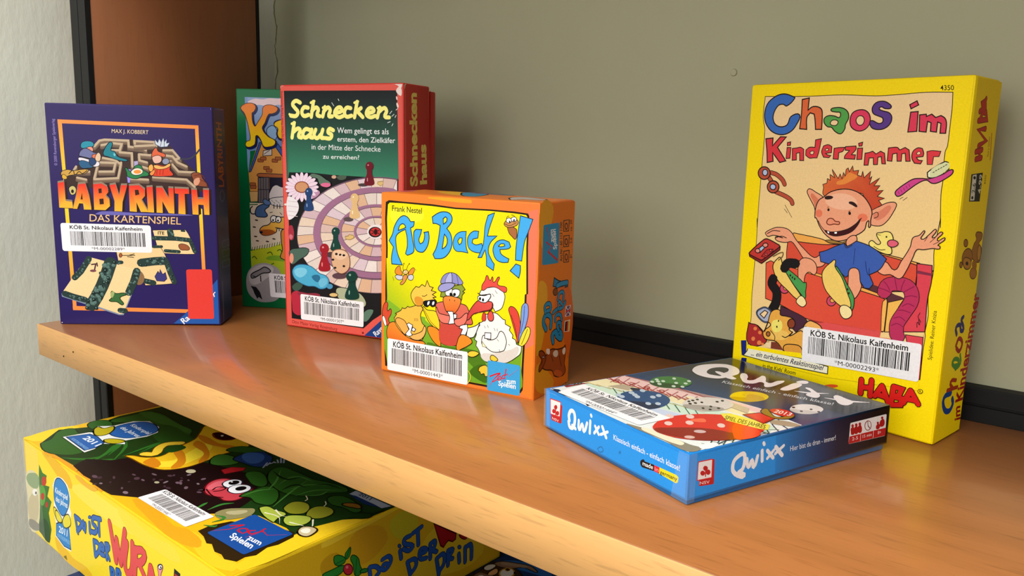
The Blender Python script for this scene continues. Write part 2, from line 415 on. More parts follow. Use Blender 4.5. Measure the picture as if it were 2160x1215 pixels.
ART = {  # several right faces repeat the front inks darker, shade put into the colour
 ('aub', 'front'): ('cover_print cover_print/title_lettering cover_print/author_lettering cover_print/printed_worm cover_print/printed_butterfly cover_print/printed_yellow_bird cover_print/printed_capped_bird cover_print/printed_hen barcode_sticker barcode_sticker/sticker_lettering barcode_sticker/barcode_bars seal_edge maker_badge maker_badge/badge_lettering', """P;0;ec7f2e;12 1241 1204 0 0 -1229 -1204 0;0;0;;e87a3a;12 1003 1204 93
P;0;f3a02a;398 1241 332 0 0 -22 -332 12;1
P;0;e8785a;1145 1191 71 23 0 -848 -64 -38
P;0;ea8030;1149 327 67 39 0 -354 -76 28
P;0;2a1c10;43 1187 27 14 123 -3 237 -3 183 -10 262 5 175 -2 96 -6 9 -15 -2 -195 11 -288 -10 -5 1 -194 -2 -131 -4 -132 -1 -160 -15 -24 -258 -5 -321 -4 -341 2 -173 8 -10 218 11 218 -1 130 7 269 -10 198
P;0;f4e000;62 1172 16 13 115 2 237 -4 183 -8 263 5 168 -3 89 -5 10 -13 -2 -188 11 -288 -11 -6 -2 -194 -1 -131 -4 -133 -2 -153 -7 -15 -250 -4 -321 -4 -341 3 -151 4 -18 209 12 218 1 129 4 269 -7 198
P;0;fbee30;95 1142 258 -3 -15 -59 -226 -29;1
P;0;f2e004;49 803 159 15 154 -164 -14 -231 -287 -39;0;0;;86b02a;277 700 -252 -313
P;0;7fb02c;50 505 73 -19 113 -57 162 0 101 -83 98 7 112 50 158 -65 115 -23 147 62 5 -39 -4 -119 -5 -167 -251 -4 -320 -3 -341 2 -151 4;1;0;;6aa02a;546 504 8 -451
P;0;4e7a1e;392 246 109 9 130 6 160 -3 80 -82 -77 -33 -65 37 -96 26 -132 14;1
P;0;3f6a18;747 121 124 55 18 -106 -86 5;1
P;0;c8d81c;381 427 116 36 2 -117 -67 39;1
P;1;45a8ea;72 926 28 45 17 54 36 55 40 24 37 -9 24 -27 30 3 -6 -30 -24 -15 15 -67 15 -77 -12 -24 -44 -19 -15 10 14 54 -4 65 -13 45 -47 -23 -30 -29 -2 -46 15 -72 40 -74 -27 -1 -63 -1 -3 45 16 74;2;6;12304a
P;1;f4e000;151 1002 12 33 22 15 18 -6 9 -18 -26 -12;2;6;12304a
P;1;45a8ea;281 999 17 21 48 2 -9 -32 -14 -40 12 -24 24 15 11 46 -6 18 37 8 6 -43 -12 -52 -31 -42 -32 -6 -32 14 -15 44;2;6;12304a
P;1;45a8ea;430 1112 47 29 46 11 45 -8 19 -27 -6 -32 -34 -40 31 -35 11 -50 -9 -51 -37 -48 -38 -18 -50 -5 -16 26 26 47 18 66 11 83 -31 10 -27 0;2;6;12304a
P;1;f4e000;517 1106 18 14 13 -9 -5 -22 -23 -18;2;6;12304a
P;1;f4e000;529 1006 20 -24 2 -32 -13 -26 -25 -16 7 46;2;6;12304a
P;1;45a8ea;598 961 18 45 37 25 45 6 -3 -43 5 -56 14 -39 -47 4 -41 0 -23 20;2;5;12304a
P;1;f4e000;634 970 16 23 18 -1 -6 -32 -16 -13;2;5;12304a
P;1;45a8ea;708 983 16 38 32 23 37 1 -6 -43 -37 -10 -5 -25 28 -10 44 13 11 -27 11 -17 -32 -17 -55 3 -33 22;2;5;12304a
P;1;45a8ea;859 1151 49 20 -37 -101 -12 -50 71 7 -49 -48 -13 -57 27 -53 20 -23 -7 -41 -52 26 -2 53 -11 48 -24 -52 -28 -4 33 73 10 56 5 75;2;5;12304a
P;1;45a8ea;903 925 4 37 24 30 42 14 45 -10 13 -29 -18 -14 -60 -10 8 -25 25 -16 34 -12 -5 -22 -45 -5 -43 15;2;5;12304a
P;1;f4e000;942 962 17 17 25 2 4 -12 -28 -8;2;5;12304a
P;1;45a8ea;1093 1165 88 -16 -25 -69 -28 -74 -16 -121 -45 2 1 77 13 110;2;5;12304a
P;1;45a8ea;1031 816 40 47 33 -7 1 -36 -10 -44;2;5;12304a
T;2;2a3a1a;97 1130 249 -2 -249 39;Frank Nestel;0.012
P;3;a8683c;1008 1098 53 -14 10 -11 -7 -55 -29 16 -22 22;1;4;K
P;3;c88a50;978 1108 26 26 48 12 28 -19 -13 -24 -48 -16 -28 4;1;4;K
E;3;ffffff;1012 1130 19 1 -19 -17;14;4;K
E;3;ffffff;1048 1140 20 1 -20 -16;14;4;K
E;3;111111;1018 1123 5 0 -5 -7;14
E;3;111111;1049 1134 6 1 -6 -8;14
S;3;201810;983 1107 36 -8 47 21;1;3
S;3;201810;993 1142 10 13 10 2;1;3
S;3;201810;1030 1166 14 -2 11 -11;1;3
P;4;f08a30;126 708 8 34 30 17 9 -26 15 -25 -23 -12;1;4;K
P;4;f08a30;287 757 -26 -8 -24 -39 24 -4 20 18;1;4;K
P;4;c8c8d8;126 688 45 8 25 -7 -16 -22 -33 -3;1;4;K
P;4;c8c8d8;237 700 40 8 -3 -31 -33 -3;1;4;K
P;4;d88a48;196 696 33 6 -8 -30 -25 -33 -24 -7 0 14 16 15;1;4;K
E;4;f0c070;214 723 23 2 -23 -18;14;4;K
E;4;ffffff;206 724 8 1 -8 -6;14;2;K
S;4;201810;196 725 -4 30 8 24;1;3
S;4;201810;220 738 12 28 12 15;1;3
E;4;111111;200 781 4 0 -4 -3;14
E;4;111111;246 783 4 0 -4 -4;14
S;4;201810;105 679 9 -26;1;3
S;4;201810;297 752 4 -9;1;3
P;5;cf4a30;15 400 6 58 26 40 16 -13 -2 -50 27 18 4 -36 -22 -39 9 -34 -27 -11 -27 32;1;5;K
P;5;f2f0ea;15 386 15 9 22 -55 -9 -16 -22 33;1;4;K
P;5;e88a30;61 320 18 31 44 13 53 -43 62 -20 77 -38 52 0 17 -18 -85 -20 -228 9 -18 41;1;5;K;d86828;123 343 -35 -121
P;5;f6b848;119 392 22 32 -14 2 49 27 12 20 22 -3 26 19 13 -5 55 21 26 17 34 -34 -21 -45 14 -54 25 -18 1 -49 -25 -53 -60 -9 -86 23 -75 61;2;5;K
P;5;f3c24c;261 566 13 36 29 32 25 -4 25 23 26 -11 16 43 21 -39 29 -3 -16 -23 41 -5 -32 -21 33 -13 -29 -7 21 -11 -33 -11 -67 -16 -8 -28 -42 -6 -30 18;2;5;K
P;5;d89030;291 549 30 19 42 -18 -8 -35 -42 -9;1
S;5;201810;354 576 21 0 21 13;1;4
P;5;f5d028;362 502 35 -17 75 -4 26 -52 5 -62 -37 2 -51 35 -34 51;1;5;K
P;5;ee8a28;401 360 31 18 67 -25 14 -89 -4 -16 -42 16 -42 43;1;5;K
S;5;201810;364 495 34 -45 34 -44 67 -46;1;3
P;5;15151a;367 537 38 13 65 8 -2 -33 -29 -14 -21 8 -21 -14 -25 8;1;4;K
P;5;e8e8f0;403 541 15 4 -9 -24 -10 -1;1
P;5;e8e8f0;442 545 14 3 -5 -21 -12 -2;1
P;5;f4a850;132 387 70 2 35 -45 9 -34 -26 -25 -52 42;1;5;K
P;5;f4b060;251 289 47 14 59 30 25 38 1 -56 -42 -45 -60 -5;1;5;K
P;5;ffffff;228 364 18 11 32 -11 -15 -52 13 -19 -30 -12 -30 12 34 39;2;5;K
P;5;ffffff;280 350 24 -11 -11 -19 -23 7;2;5;K
S;5;201810;292 412 3 -17;1;3
S;5;201810;305 414 3 -18;1;3
S;5;201810;318 415 3 -17;1;3
P;6;d86a58;467 529 29 20 41 9 128 2 44 -8 21 -31 24 -51 5 -33 -51 -14 -38 -60 -15 -77 -64 -17 -74 6 -18 64 3 63 -17 60;1;5;K;c85048;586 543 5 -274
P;6;c84a3e;507 396 89 32 72 -10 -5 -111 -32 -32 -65 -10 -57 19;1
P;6;8a9a38;504 588 7 42 80 36 80 23 28 -31 -19 -15 15 -5 -19 -23 -3 -27 -16 -15 -113 13;2;5;K
P;6;ffffff;542 623 13 22 45 2 -4 -38 -19 -11 -29 6;1;5;K
P;6;ffffff;600 644 52 6 3 -30 -22 -20 -31 8;1;5;K
E;6;111111;586 614 10 1 -10 -12;14
E;6;111111;616 616 11 2 -10 -13;14
P;6;f08a40;528 584 48 18 49 -3 40 -9 -3 -37 -35 -56 -32 -10 -37 5 -21 38;1;5;K;e86a2c;593 592 2 -95
E;6;603018;579 575 3 1 -3 -7;14
E;6;603018;619 575 3 0 -3 -6;14
P;6;e87868;472 512 25 -35 49 -7 49 -7 17 -26 -40 -22 -57 2 -30 38;1;5;K
P;6;e87868;620 445 47 20 47 40 9 -25 -31 -59 -55 -11;1;5;K
P;6;ffffff;561 496 46 6 13 -81 -48 -10 11 50;2;5;K
P;6;ffffff;611 485 26 2 -1 -26 -20 -9;2;5;K
P;6;8a8ac8;508 677 7 40 30 29 42 12 42 -7 31 -25 19 -33 -64 -7;1;4;K
P;6;b0b0dc;546 681 7 46 34 28 5 -69;1;2;K
P;6;9a9ad0;485 642 30 33 100 13 -22 -34 -61 -29 -31 -1;1;5;K
S;6;201810;591 757 5 -70;1;3
S;6;201810;629 749 16 -60;1;3
P;7;d8463c;1048 591 -20 -19 11 -37 28 -75 24 -69 9 -32 19 82 -10 83 -24 49;1;4;K
P;7;7c9ae0;1121 591 21 32 22 -7 7 -51 -10 -66 -33 -96 -21 -43 11 120;1;4;K
P;7;ecd83a;1162 473 21 -3 5 -32 -23 -62 -35 -35 -22 0 19 75;1;4;K
P;7;f4f1ec;850 510 80 24 61 -35 15 -2 1 -26 38 -14 -7 -21 27 -29 -3 -20 22 -7 9 -28 37 -8 -6 -47 -32 -32 -25 -20 -52 -29 -83 -3 -62 -13 -16 28 -23 -1 -17 42 -24 30 7 28 -20 11 15 36 -5 27 31 37 -9 13 31 17;2;5;K
P;7;d9d2ca;830 244 100 23 127 46 51 21 -20 -66 -73 -48 -84 -4 -69 -11;1
P;7;f4f1ec;808 644 19 29 53 19 53 8 45 -16 20 -30 -6 -47 -18 -41 -44 -26 -24 30 -77 24;2;5;K
P;7;e05048;831 667 -5 32 22 36 15 34 23 -30 18 25 9 -35 40 40 -10 -50 64 -12 -6 -33 -68 24 -61 -7;1;4;K
P;7;d9534a;798 597 31 0 69 5 15 -18 -14 -35 -68 -22 -62 -21 -46 -48 -2 28 24 50;1;5;K;c84040;860 591 -121 -116
S;7;601818;909 597 -10 -41 -68 -25 -54 -24;1;4
P;7;e05048;884 534 23 6 13 -48 -23 -17 -21 18;1;5;K
P;7;d04038;850 526 -18 -39 8 -19 23 13;1;3;K
P;7;ffffff;801 627 50 9 42 12 -18 -42 -23 -16 -46 8;1;5;K
E;7;111111;815 612 8 1 -8 -12;14
E;7;111111;838 607 8 1 -8 -12;14
S;7;201810;797 646 23 -10 72 15;0;5
P;7;eceae6;817 452 -38 -26 -55 -21 -10 -63 35 2 28 14;2;5;K
P;7;ffffff;669 414 51 16 4 -32 -18 -47 -36 5 15 37 -26 3;2;5;K
P;7;f4f1ec;835 347 15 29 32 -26 60 19 37 52 39 -54 -6 -48 -14 -25 -76 -19 -54 22 -30 16;1;5;K
P;7;ffffff;857 394 46 4 0 -41 -48 -1;2;5;K
P;7;f8f4c0;836 333 24 -23 15 -11 -34 1;0;3;K
P;7;f08a2a;647 305 23 45 40 5 52 -33 -27 -31 -47 -28 -44 -17;1;5;K
P;7;eec83a;728 228 24 28 62 -2 -15 -22 -39 -16;1;5;K
P;7;e8c03a;814 132 11 29 54 13 5 -64 -19 -7 -8 16 -23 -7 -8 14;1;5;K
P;7;eec83a;908 250 30 -2 20 -24 -50 -5;1;5;K
S;7;4a4038;852 437 8 -13;1;3
S;7;4a4038;875 446 6 -16;1;3
S;7;4a4038;925 433 8 -15;1;3
S;7;4a4038;948 433 2 -16;1;3
S;7;4a4038;967 299 8 -19;1;3
S;7;4a4038;1034 343 11 -5;1;3
S;7;4a4038;950 364 12 -12;1;3
S;7;4a4038;904 656 15 -18;1;3
S;7;4a4038;941 660 -15 18;1;3
S;7;201810;1046 536 28 -62 21 -76;1;3
S;7;201810;1142 606 -4 -91 -19 -87;1;3
S;7;201810;1169 461 -20 -55 -20 -49;1;3
P;8;f0eef2;63 228 1 6 3 4 5 3 7 1 636 3 7 0 4 -3 3 -3 1 -6 3 -199 -1 -5 -2 -4 -5 -3 -6 -1 -641 -6 -7 1 -5 2 -3 4 -1 6
T;9;151515;112 187 574 4 -573 35;KÖB St. Nikolaus Kaifenheim;0.018
B;10;1c1c1e;102 176 581 5 2 -108 -583 -6;3
T;9;151515;279 32 255 2 -255 23;*M-00001443*
S;11;e8d040;735 119 19 -25 -2 -34 -21 -28;1;5
P;12;3fa0dc;882 198 1 7 3 6 6 3 9 1 208 3 8 -1 5 -3 4 -5 1 -8 1 -166 -1 -8 -4 -5 -5 -3 -8 -1 -208 -4 -8 1 -6 3 -4 6 -1 7
T;13;f4f4f6;1027 84 69 7 -70 26;zum;0.02
T;13;f4f4f6;968 60 129 -1 -128 35;Spielen;0.02
S;13;d8202c;904 110 49 25 26 8;0;9
S;13;d8202c;979 143 -44 -45 -37 -57;0;10;1
S;13;d8202c;924 76 53 33;0;6
S;13;d8202c;980 126 -19 -20 12 -11 15 16 -8 12;1;6
S;13;d8202c;1014 139 -19 -13 2 -14 21 7;1;6
S;13;d8202c;1024 181 -10 -49 -10 -45;0;8;1
S;13;d8202c;1014 132 18 17 12 -15 69 59;0;6;1"""),
 ('aub', 'right'): ('side_print side_badge side_badge/side_badge_lettering side_print/side_lettering side_print/side_worm side_print/printed_flags side_print/printed_fox', """P;0;d8741c;12 1241 475 0 0 -1229 -467 0;0;0;;e27818;19 1036 468 -42
P;0;dc9a20;12 1241 160 -18 -52 -171 -84 -77;1
P;0;e0a024;12 752 115 -31 -8 -248 -44 -149 -63 -26;1
P;0;e09a20;27 229 144 -67 96 -127 -228 25;1
P;0;d86420;246 651 241 -13 0 -454 -97 170;1
P;1;2a86b8;51 1102 1 5 5 4 8 2 11 1 166 1 12 0 8 -3 5 -4 2 -5 8 -237 -2 -6 -5 -3 -8 -2 -12 0 -174 8 -11 1 -8 3 -5 4 -2 5
T;2;e8eef0;197 997 -16 81 -30 -80;zum;0.02
T;2;e8eef0;242 946 -25 132 -22 -130;Spielen;0.02
S;2;c02030;122 943 133 -67;0;13
S;2;c02030;160 963 -32 -18 126 -65;0;11;1
S;2;c02030;91 1006 89 -38;0;8
S;2;c02030;91 1096 46 -64 -37 -57;0;8;1
T;3;1a1408;333 858 -23 257 -15 -254;Art.Nr.: 60 113 1700;0.012
P;3;1a1408;323 1126 92 0 -4 -78 -81 3
P;3;d8701c;334 1120 70 2 -2 -68 -63 1
E;3;1a1408;369 1084 23 -2 -21 -22;14
E;3;d8701c;369 1084 13 -1 -11 -15;14
P;3;1a1408;332 1026 93 -2 -4 -78 -82 3
P;3;d8701c;342 1020 72 0 -3 -68 -63 2
E;3;1a1408;378 982 24 -2 -21 -22;14
E;3;d8701c;378 982 13 -1 -11 -15;14
P;3;1a1408;341 926 93 -3 -4 -81 -82 5
P;3;d8701c;351 920 72 -2 -2 -70 -64 3
E;3;1a1408;388 880 23 -2 -21 -22;14
E;3;d8701c;388 880 13 -1 -12 -15;14
T;3;1a1408;459 1047 -7 74 -26 -73;ca. 20;0.012
T;3;1a1408;467 963 -4 39 -30 -37;2-6;0.012
T;3;1a1408;476 865 -2 26 -32 -23;8+;0.012
P;3;2a7aa8;223 764 64 -27 87 -21 -12 -24 -78 2 -73 16;0;8;102030
P;3;2a7aa8;388 714 44 -2 -4 -32 -41 -1;0;8;102030
P;4;7a4018;215 682 50 6 10 -35 -43 -3;1;6;K
S;3;102030;135 441 -39 56 32 41 72 -33 -2 -60;1;43
S;3;2a86b8;135 441 -39 56 32 41 72 -33 -2 -60;1;31
S;3;102030;119 555 -10 41 62 7 17 -36 -48 -6;1;33
S;3;2a86b8;119 555 -10 41 62 7 17 -36 -48 -6;1;23
S;3;102030;243 336 -12 56 111 -8 19 -45 -78 36;1;45
S;3;2a86b8;243 336 -12 56 111 -8 19 -45 -78 36;1;32
S;3;102030;318 403 -26 45 45 -1 10 -29;1;35
S;3;2a86b8;318 403 -26 45 45 -1 10 -29;1;24
S;3;102030;261 474 4 33 67 -4 26 -39;1;30
S;3;2a86b8;261 474 4 33 67 -4 26 -39;1;21
S;3;102030;227 534 42 13 89 2 42 31;1;32
S;3;2a86b8;227 534 42 13 89 2 42 31;1;22
S;3;102030;298 549 4 47 54 -29;1;28
S;3;2a86b8;298 549 4 47 54 -29;1;19
S;3;102030;286 612 18 37 60 -2 4 -48;1;30
S;3;2a86b8;286 612 18 37 60 -2 4 -48;1;20
S;3;102030;270 707 73 4 76 -4;1;40
S;3;2a86b8;270 707 73 4 76 -4;1;28
P;5;e8e0e0;406 548 81 -2 0 -76 -85 7
P;5;203068;414 544 70 -2 -5 -67 -70 5
S;5;e0d8e0;416 542 63 -65;0;9
S;5;e0d8e0;481 541 -69 -60;0;9
S;5;c02838;448 543 -5 -65;0;10
S;5;c02838;414 512 67 -3;0;10
P;5;e8e0d8;404 449 83 -4 -5 -82 -82 12
P;5;181014;413 442 23 0 -5 -68 -23 3
P;5;b82830;436 442 21 -1 -4 -70 -22 3
P;5;e0b828;457 441 21 -1 -5 -72 -20 3
P;6;9a4a20;162 272 55 22 90 -19 90 -6 30 8 7 -72 -11 -54 21 -61 -76 -14 -91 26 -33 42 -103 31 -58 41 11 37;1;8;3a1808
P;6;8a3c18;55 315 49 -11 45 -50 -25 -41 -26 -21 -40 -10 4 39 33 19 -46 56;1;8;3a1808
P;6;e8d8c8;384 251 45 8 -12 -43;1
P;6;d8c8b8;249 266 58 2 11 -37 -52 4;1
P;6;c05a28;274 130 91 -14 34 -37 -77 8;1
P;6;e8d8d0;146 302 50 -4 -5 -33;1
E;6;f0e8e0;114 265 17 -3 -17 -3;14;5;K
E;6;101010;118 265 5 -2 -5 -1;14
S;6;3a1808;221 252 33 -48;1;5
S;6;3a1808;341 226 36 -78;1;6"""),
 ('aub', 'top'): ('top_print', """P;0;e07a34;12 144 0 343 648 0 556 -84 0 -391 -667 36
P;0;c8585a;12 181 0 169 18 28 75 -233;1
P;0;e8b030;199 378 112 109 228 -194 20 -147;1
P;0;3c86a8;440 325 -61 162 173 0 120 -340 -74 -26;1;13;K
P;0;3c86a8;458 487 184 0 131 -21 -134 -21;1;13;K
P;0;b8b0a8;987 58 -111 305 234 -58 4 -113 -96 -17;1;12;K
P;0;c03838;408 487 81 0 84 0 -66 -20;1"""),
 ('chaos', 'front'): ('cover_print cover_print/title_lettering cover_print/article_number cover_print/printed_glasses cover_print/printed_toothbrush cover_print/printed_child cover_print/printed_drawer cover_print/printed_toy_tunnel cover_print/printed_child_body cover_print/printed_rubber_duck cover_print/printed_cassette cover_print/printed_black_hose cover_print/printed_toy_dog cover_print/illustrator_signature cover_print/subtitle_banner cover_print/english_title cover_print/maker_lettering barcode_sticker barcode_sticker/sticker_lettering barcode_sticker/barcode_bars cover_print/author_lettering', """P;0;fcdc00;12 2000 1288 0 0 -1988 -1288 0;0;0;;ffe20a;638 2000 222 -1988
P;0;f2cf9c;102 1935 204 -6 112 -1 189 2 194 -12 132 4 139 7 134 -4 5 -72 0 -124 -1 -83 -9 -35 6 -148 -2 -71 16 -181 -4 51 -14 -180 9 -108 -12 -148 11 -102 -7 -93 4 -23 -3 -78 1 -172 -71 -1 -485 5 -532 -51 -7 118 12 68 -6 157 1 149 1 155 -1 129 -7 84 6 -61 -2 141 1 144 1 151 0 182 -18 82;2;4;2a1a18;f0cd8c;649 1902 73 -736
P;1;3a6aba;202 1944 40 2 46 -15 17 -12 -49 -45 -26 11 -31 -7 -24 -36 -6 -41 17 -36 38 -17 44 12 22 50 56 9 -16 -59 -32 -40 -51 -20 -56 8 -44 28 -32 49 -7 54 16 53 39 35;1;7;2a1a18
P;1;e0683c;355 1910 45 8 -2 -72 26 19 33 0 27 -16 8 -39 3 -78 -38 0 -9 59 -8 31 -26 8 -19 -27 5 -71 -46 4 4 95;2;7;2a1a18
P;1;55a04c;542 1845 31 13 41 -4 30 -20 11 -34 -16 -41 -1 -23 -22 -29 -37 14 -23 23 -25 4 -23 23 -1 27 26 14 37 -3 29 -8 2 27 -25 4;1;6;2a1a18
P;1;f2cf9c;546 1767 14 19 31 -6 -4 -21 -24 -4;1;5;2a1a18
P;1;dc3c5e;664 1789 12 37 34 16 38 -3 27 -25 7 -41 -16 -33 -33 -17 -35 6 -26 22;1;6;2a1a18
P;1;f2cf9c;700 1785 13 22 24 -2 11 -24 -11 -23 -23 1;1;5;2a1a18
P;1;5a3a88;893 1852 -21 26 -31 10 -36 -8 -18 -29 9 -30 31 -15 24 -11 2 -22 -21 -8 -47 16 5 -34 30 -15 44 4 31 26 7 36 -17 25 -38 12 -20 11 10 11 23 -10;1;6;2a1a18
P;1;de3c58;992 1865 36 20 11 -22 -38 -20;2;6;2a1a18
P;1;de3c58;1001 1825 39 3 4 -106 -47 -4;2;6;2a1a18
P;1;de3c58;1050 1810 34 3 2 -12 26 12 22 -18 26 10 21 -14 11 -27 1 -52 -28 0 -1 52 -17 7 -1 -53 -31 4 -2 46 -18 7 -2 -57 -37 4;2;6;2a1a18
P;1;dc3a44;130 1674 50 5 0 -49 50 57 40 -1 -54 -64 63 -82 -40 -11 -54 60 8 -54 -41 -9 -8 70;2;7;2a1a18
P;1;dc3a44;280 1652 22 5 0 -21 -21 -3;2;5;2a1a18
P;1;dc3a44;281 1622 26 0 -1 -65 -26 -3;2;5;2a1a18
P;1;dc3a44;317 1617 26 3 26 5 23 -12 6 -68 -26 0 -5 48 -21 -5 4 -40 -28 -3;2;5;2a1a18
P;1;dc3a44;463 1670 37 8 -9 -75 -9 -39 -26 -1 -21 -2 -27 17 -1 31 22 17 34 0;2;5;2a1a18
P;1;f2cf9c;434 1594 23 9 -5 -20;1;4;2a1a18
P;1;dc3a44;508 1600 9 35 28 8 24 -11 1 -35 -36 -5 13 -9 21 -3 -11 -13 -34 2;2;5;2a1a18
P;1;f2cf9c;530 1610 13 11 7 -10;1;4;2a1a18
P;1;dc3a44;584 1622 28 5 36 2 -10 -23 -23 -8 0 -39 -31 1;2;5;2a1a18
P;1;dc3a44;652 1633 62 5 2 -19 -24 -31 24 -1 -2 -25 -62 2 1 16 25 31 -26 2;2;5;2a1a18
P;1;dc3a44;728 1653 23 7 -2 -21 -17 -2;2;5;2a1a18
P;1;dc3a44;725 1625 29 2 1 -64 -29 -2;2;5;2a1a18
P;1;dc3a44;771 1598 21 4 22 8 20 -15 25 16 23 -11 11 -59 -20 0 -8 40 -18 -4 1 -41 -22 -1 -5 38 -23 -1 -3 -41 -23 -1;2;5;2a1a18
P;1;dc3a44;901 1630 22 3 25 1 16 -14 27 14 23 -13 12 -61 -23 -1 -8 44 -18 -4 1 -40 -22 -1 -6 44 -23 -5 0 -40 -26 2;2;5;2a1a18
P;1;dc3a44;1033 1578 3 36 23 19 24 -3 10 -25 -2 -18 -34 -5 12 -14 21 -3 -8 -18 -32 3;2;5;2a1a18
P;1;f2cf9c;1057 1599 11 15 8 -13;1;3;2a1a18
P;1;dc3a44;1109 1614 24 6 47 -3 -7 -28 -27 -1 -2 -42 -27 -1;2;4;2a1a18
T;2;2a2010;1142 1937 68 -2 -71 28;4350;0.005
S;3;2a1a18;181 1465 42 -11 44 -31 18 -28;1;29
S;3;b8503a;181 1465 42 -11 44 -31 18 -28;1;21
S;3;2a1a18;228 1346 71 -24 38 -22 11 -20;1;29
S;3;b8503a;228 1346 71 -24 38 -22 11 -20;1;21
S;3;2a1a18;169 1439 32 -40;1;30
S;3;b8503a;169 1439 32 -40;1;21
E;3;b8503a;137 1459 43 0 -41 -40;14;7;2a1a18
E;3;b0c0e0;143 1463 18 0 -17 -20;14;6;2a1a18
E;3;b8503a;207 1376 41 1 -39 -39;14;7;2a1a18
E;3;b0c0e0;206 1376 20 0 -19 -18;14;6;2a1a18
S;0;2a1a18;299 1268 52 -73;0;3
S;0;2a1a18;297 1243 22 -23;0;3
P;4;d0468c;963 1385 16 23 33 28 40 27 42 6 41 0 65 26 31 22 19 4 -1 -21 -33 -29 -38 -23 -27 -2 -29 15 -40 -18 -52 -43 -33 -29 -22 -6;1;6;2a1a18
P;4;eef0d0;1123 1502 20 19 63 42 17 -4 7 -35 -82 -49 -21 2;2;6;2a1a18
P;4;d8dca8;1143 1521 77 38 9 -31 -81 -52;1
S;4;3a3420;1152 1503 6 4;0;4
S;4;3a3420;1164 1512 6 4;0;4
S;4;3a3420;1176 1520 6 4;0;4
S;4;3a3420;1188 1528 6 4;0;4
S;4;3a3420;1200 1536 6 4;0;4
S;4;3a3420;1211 1544 7 4;0;4
S;4;8a2060;980 1390 7 -12;0;3
S;4;8a2060;993 1401 7 -12;0;3
S;4;8a2060;1006 1412 7 -12;0;3
S;4;8a2060;1019 1423 7 -12;0;3
S;4;8a2060;1032 1434 7 -12;0;3
S;0;2a1a18;992 1350 17 12;0;3
S;0;2a1a18;1011 1344 20 17;0;3
P;5;eda07c;438 1363 14 15 45 -20 45 -25 20 -42 -22 -34 -32 -18 -15 31 -15 23 -31 46;1;5;2a1a18
P;5;d87858;464 1348 36 -18 28 -34 -23 -25 -20 30;1
P;5;eda07c;836 1272 43 26 43 25 43 7 13 -14 -14 -42 -25 -47 -34 -33 -45 -4 -24 13;1;5;2a1a18
P;5;dc8064;854 1250 35 26 56 34 -16 -54 -42 -33 -23 5;1
S;5;2a1a18;850 1254 25 13 6 -22 -21 -13;1;4
P;5;c4482e;540 1353 0 39 -6 16 25 9 1 27 18 -10 -4 35 31 -19 -15 31 -6 19 42 -53 9 28 15 -30 4 39 15 -23 0 39 11 11 10 -22 16 35 7 -30 31 5 -5 -27 24 -7 5 31 11 -38 35 39 -4 -45 14 16 -10 -46 56 40 -29 -46 34 2 -20 -31 41 6 -30 -36 42 -9 -32 -13 21 -25 -61 -38 -56 95 -120 16 -102 -49;2;4;2a1a18;d86838;818 1377 -190 90
P;5;e88a40;616 1420 38 25 36 40 25 -7 25 -14 -45 -33 -38 -17;1
P;5;eda07c;546 1333 42 34 72 20 64 -4 58 -27 43 -47 20 -44 -3 -46 -4 -43 -10 39 -17 -55 -58 -44 -61 -30 -56 -5 -61 33 -38 44 -25 46 -9 2 -1 56 16 50;1;6;2a1a18
P;5;f4b896;559 1322 63 36 81 -3 52 -43 -44 -42 -114 7;1
E;5;e87858;526 1234 22 1 -20 -24;14
E;5;e87858;794 1230 29 3 -26 -26;14
P;5;30181a;554 1334 24 9 28 -6 -14 -13 -32 -3;1
P;5;30181a;703 1312 28 4 25 -20 -3 -9 -28 11;1
E;5;15100e;584 1260 7 1 -6 -10;14
E;5;15100e;715 1249 8 0 -7 -10;14
S;5;2a1a18;577 1272 7 6;1;3
S;5;2a1a18;708 1260 8 4;1;3
P;5;e89070;580 1186 11 21 24 2 18 -14 25 -2 -1 -14 -31 -1 -23 -7 -17 4;1;6;7a3020
P;5;401018;575 1132 32 -3 56 9 54 21 44 35 21 25 -26 -56 -36 -31 -63 -22 -40 0;1;5;2a1a18
P;5;ffffff;586 1133 16 0 1 -14 -10 0;0;3;2a1a18
P;5;ffffff;631 1131 20 5 -1 -15 -15 -1;0;3;2a1a18
S;5;2a1a18;526 1189 20 -30 27 -25;1;4
S;5;2a1a18;761 1194 28 33;1;4
P;5;a07838;551 1060 60 22 74 -8 28 8 -27 -20 -89 -9 -21 5;1;4;2a1a18
P;6;f0a850;374 1101 187 -20 52 -19 81 1 326 -39 116 -19 6 -29 -45 -10 -363 23 -341 50 -54 11;2;5;2a1a18
P;6;d8503a;339 1050 225 -1 131 10 340 -48 173 -37 -5 -16 -75 -10 -3 -104 -295 -30 -487 95 -6 66;2;5;2a1a18
P;6;d84452;1122 1003 80 -1 6 -87 -10 -104 6 -180 -199 -38 120 251;2;5;2a1a18
S;6;8a2838;1126 963 81 -8;0;5
P;6;80304a;1126 963 81 -8 -1 -11 -78 4
P;6;5a3038;865 851 155 -38 53 -22 -85 -29 -156 37;1
P;6;e2583c;201 891 32 17 19 -6 156 -22 70 -3 105 -19 215 -37 180 -38 -2 -196 -452 -9 -193 59 -114 25;2;5;2a1a18;dc4a3c;320 856 606 -229
P;6;f0a850;367 887 22 7 193 -28 1 -16 -113 17 -62 13;2;4;2a1a18
P;6;f0a850;806 823 15 4 160 -34 -2 -21 -27 11 -145 24;2;5;2a1a18
P;6;f4b458;978 783 6 -22 -1 -170 -18 -3 -7 169;2;4;2a1a18
P;6;f2b858;988 762 85 33 -30 -70 -16 -128 -40 -8;2;4;2a1a18
P;6;e0524a;976 587 -452 -9 -7 -26 96 -15 242 27 107 -12 4 41 -337 -14 -87 -16
E;6;d04868;344 745 32 4 -30 -35;14;6;2a1a18
E;6;e8a050;351 751 15 1 -15 -16;14;4;2a1a18
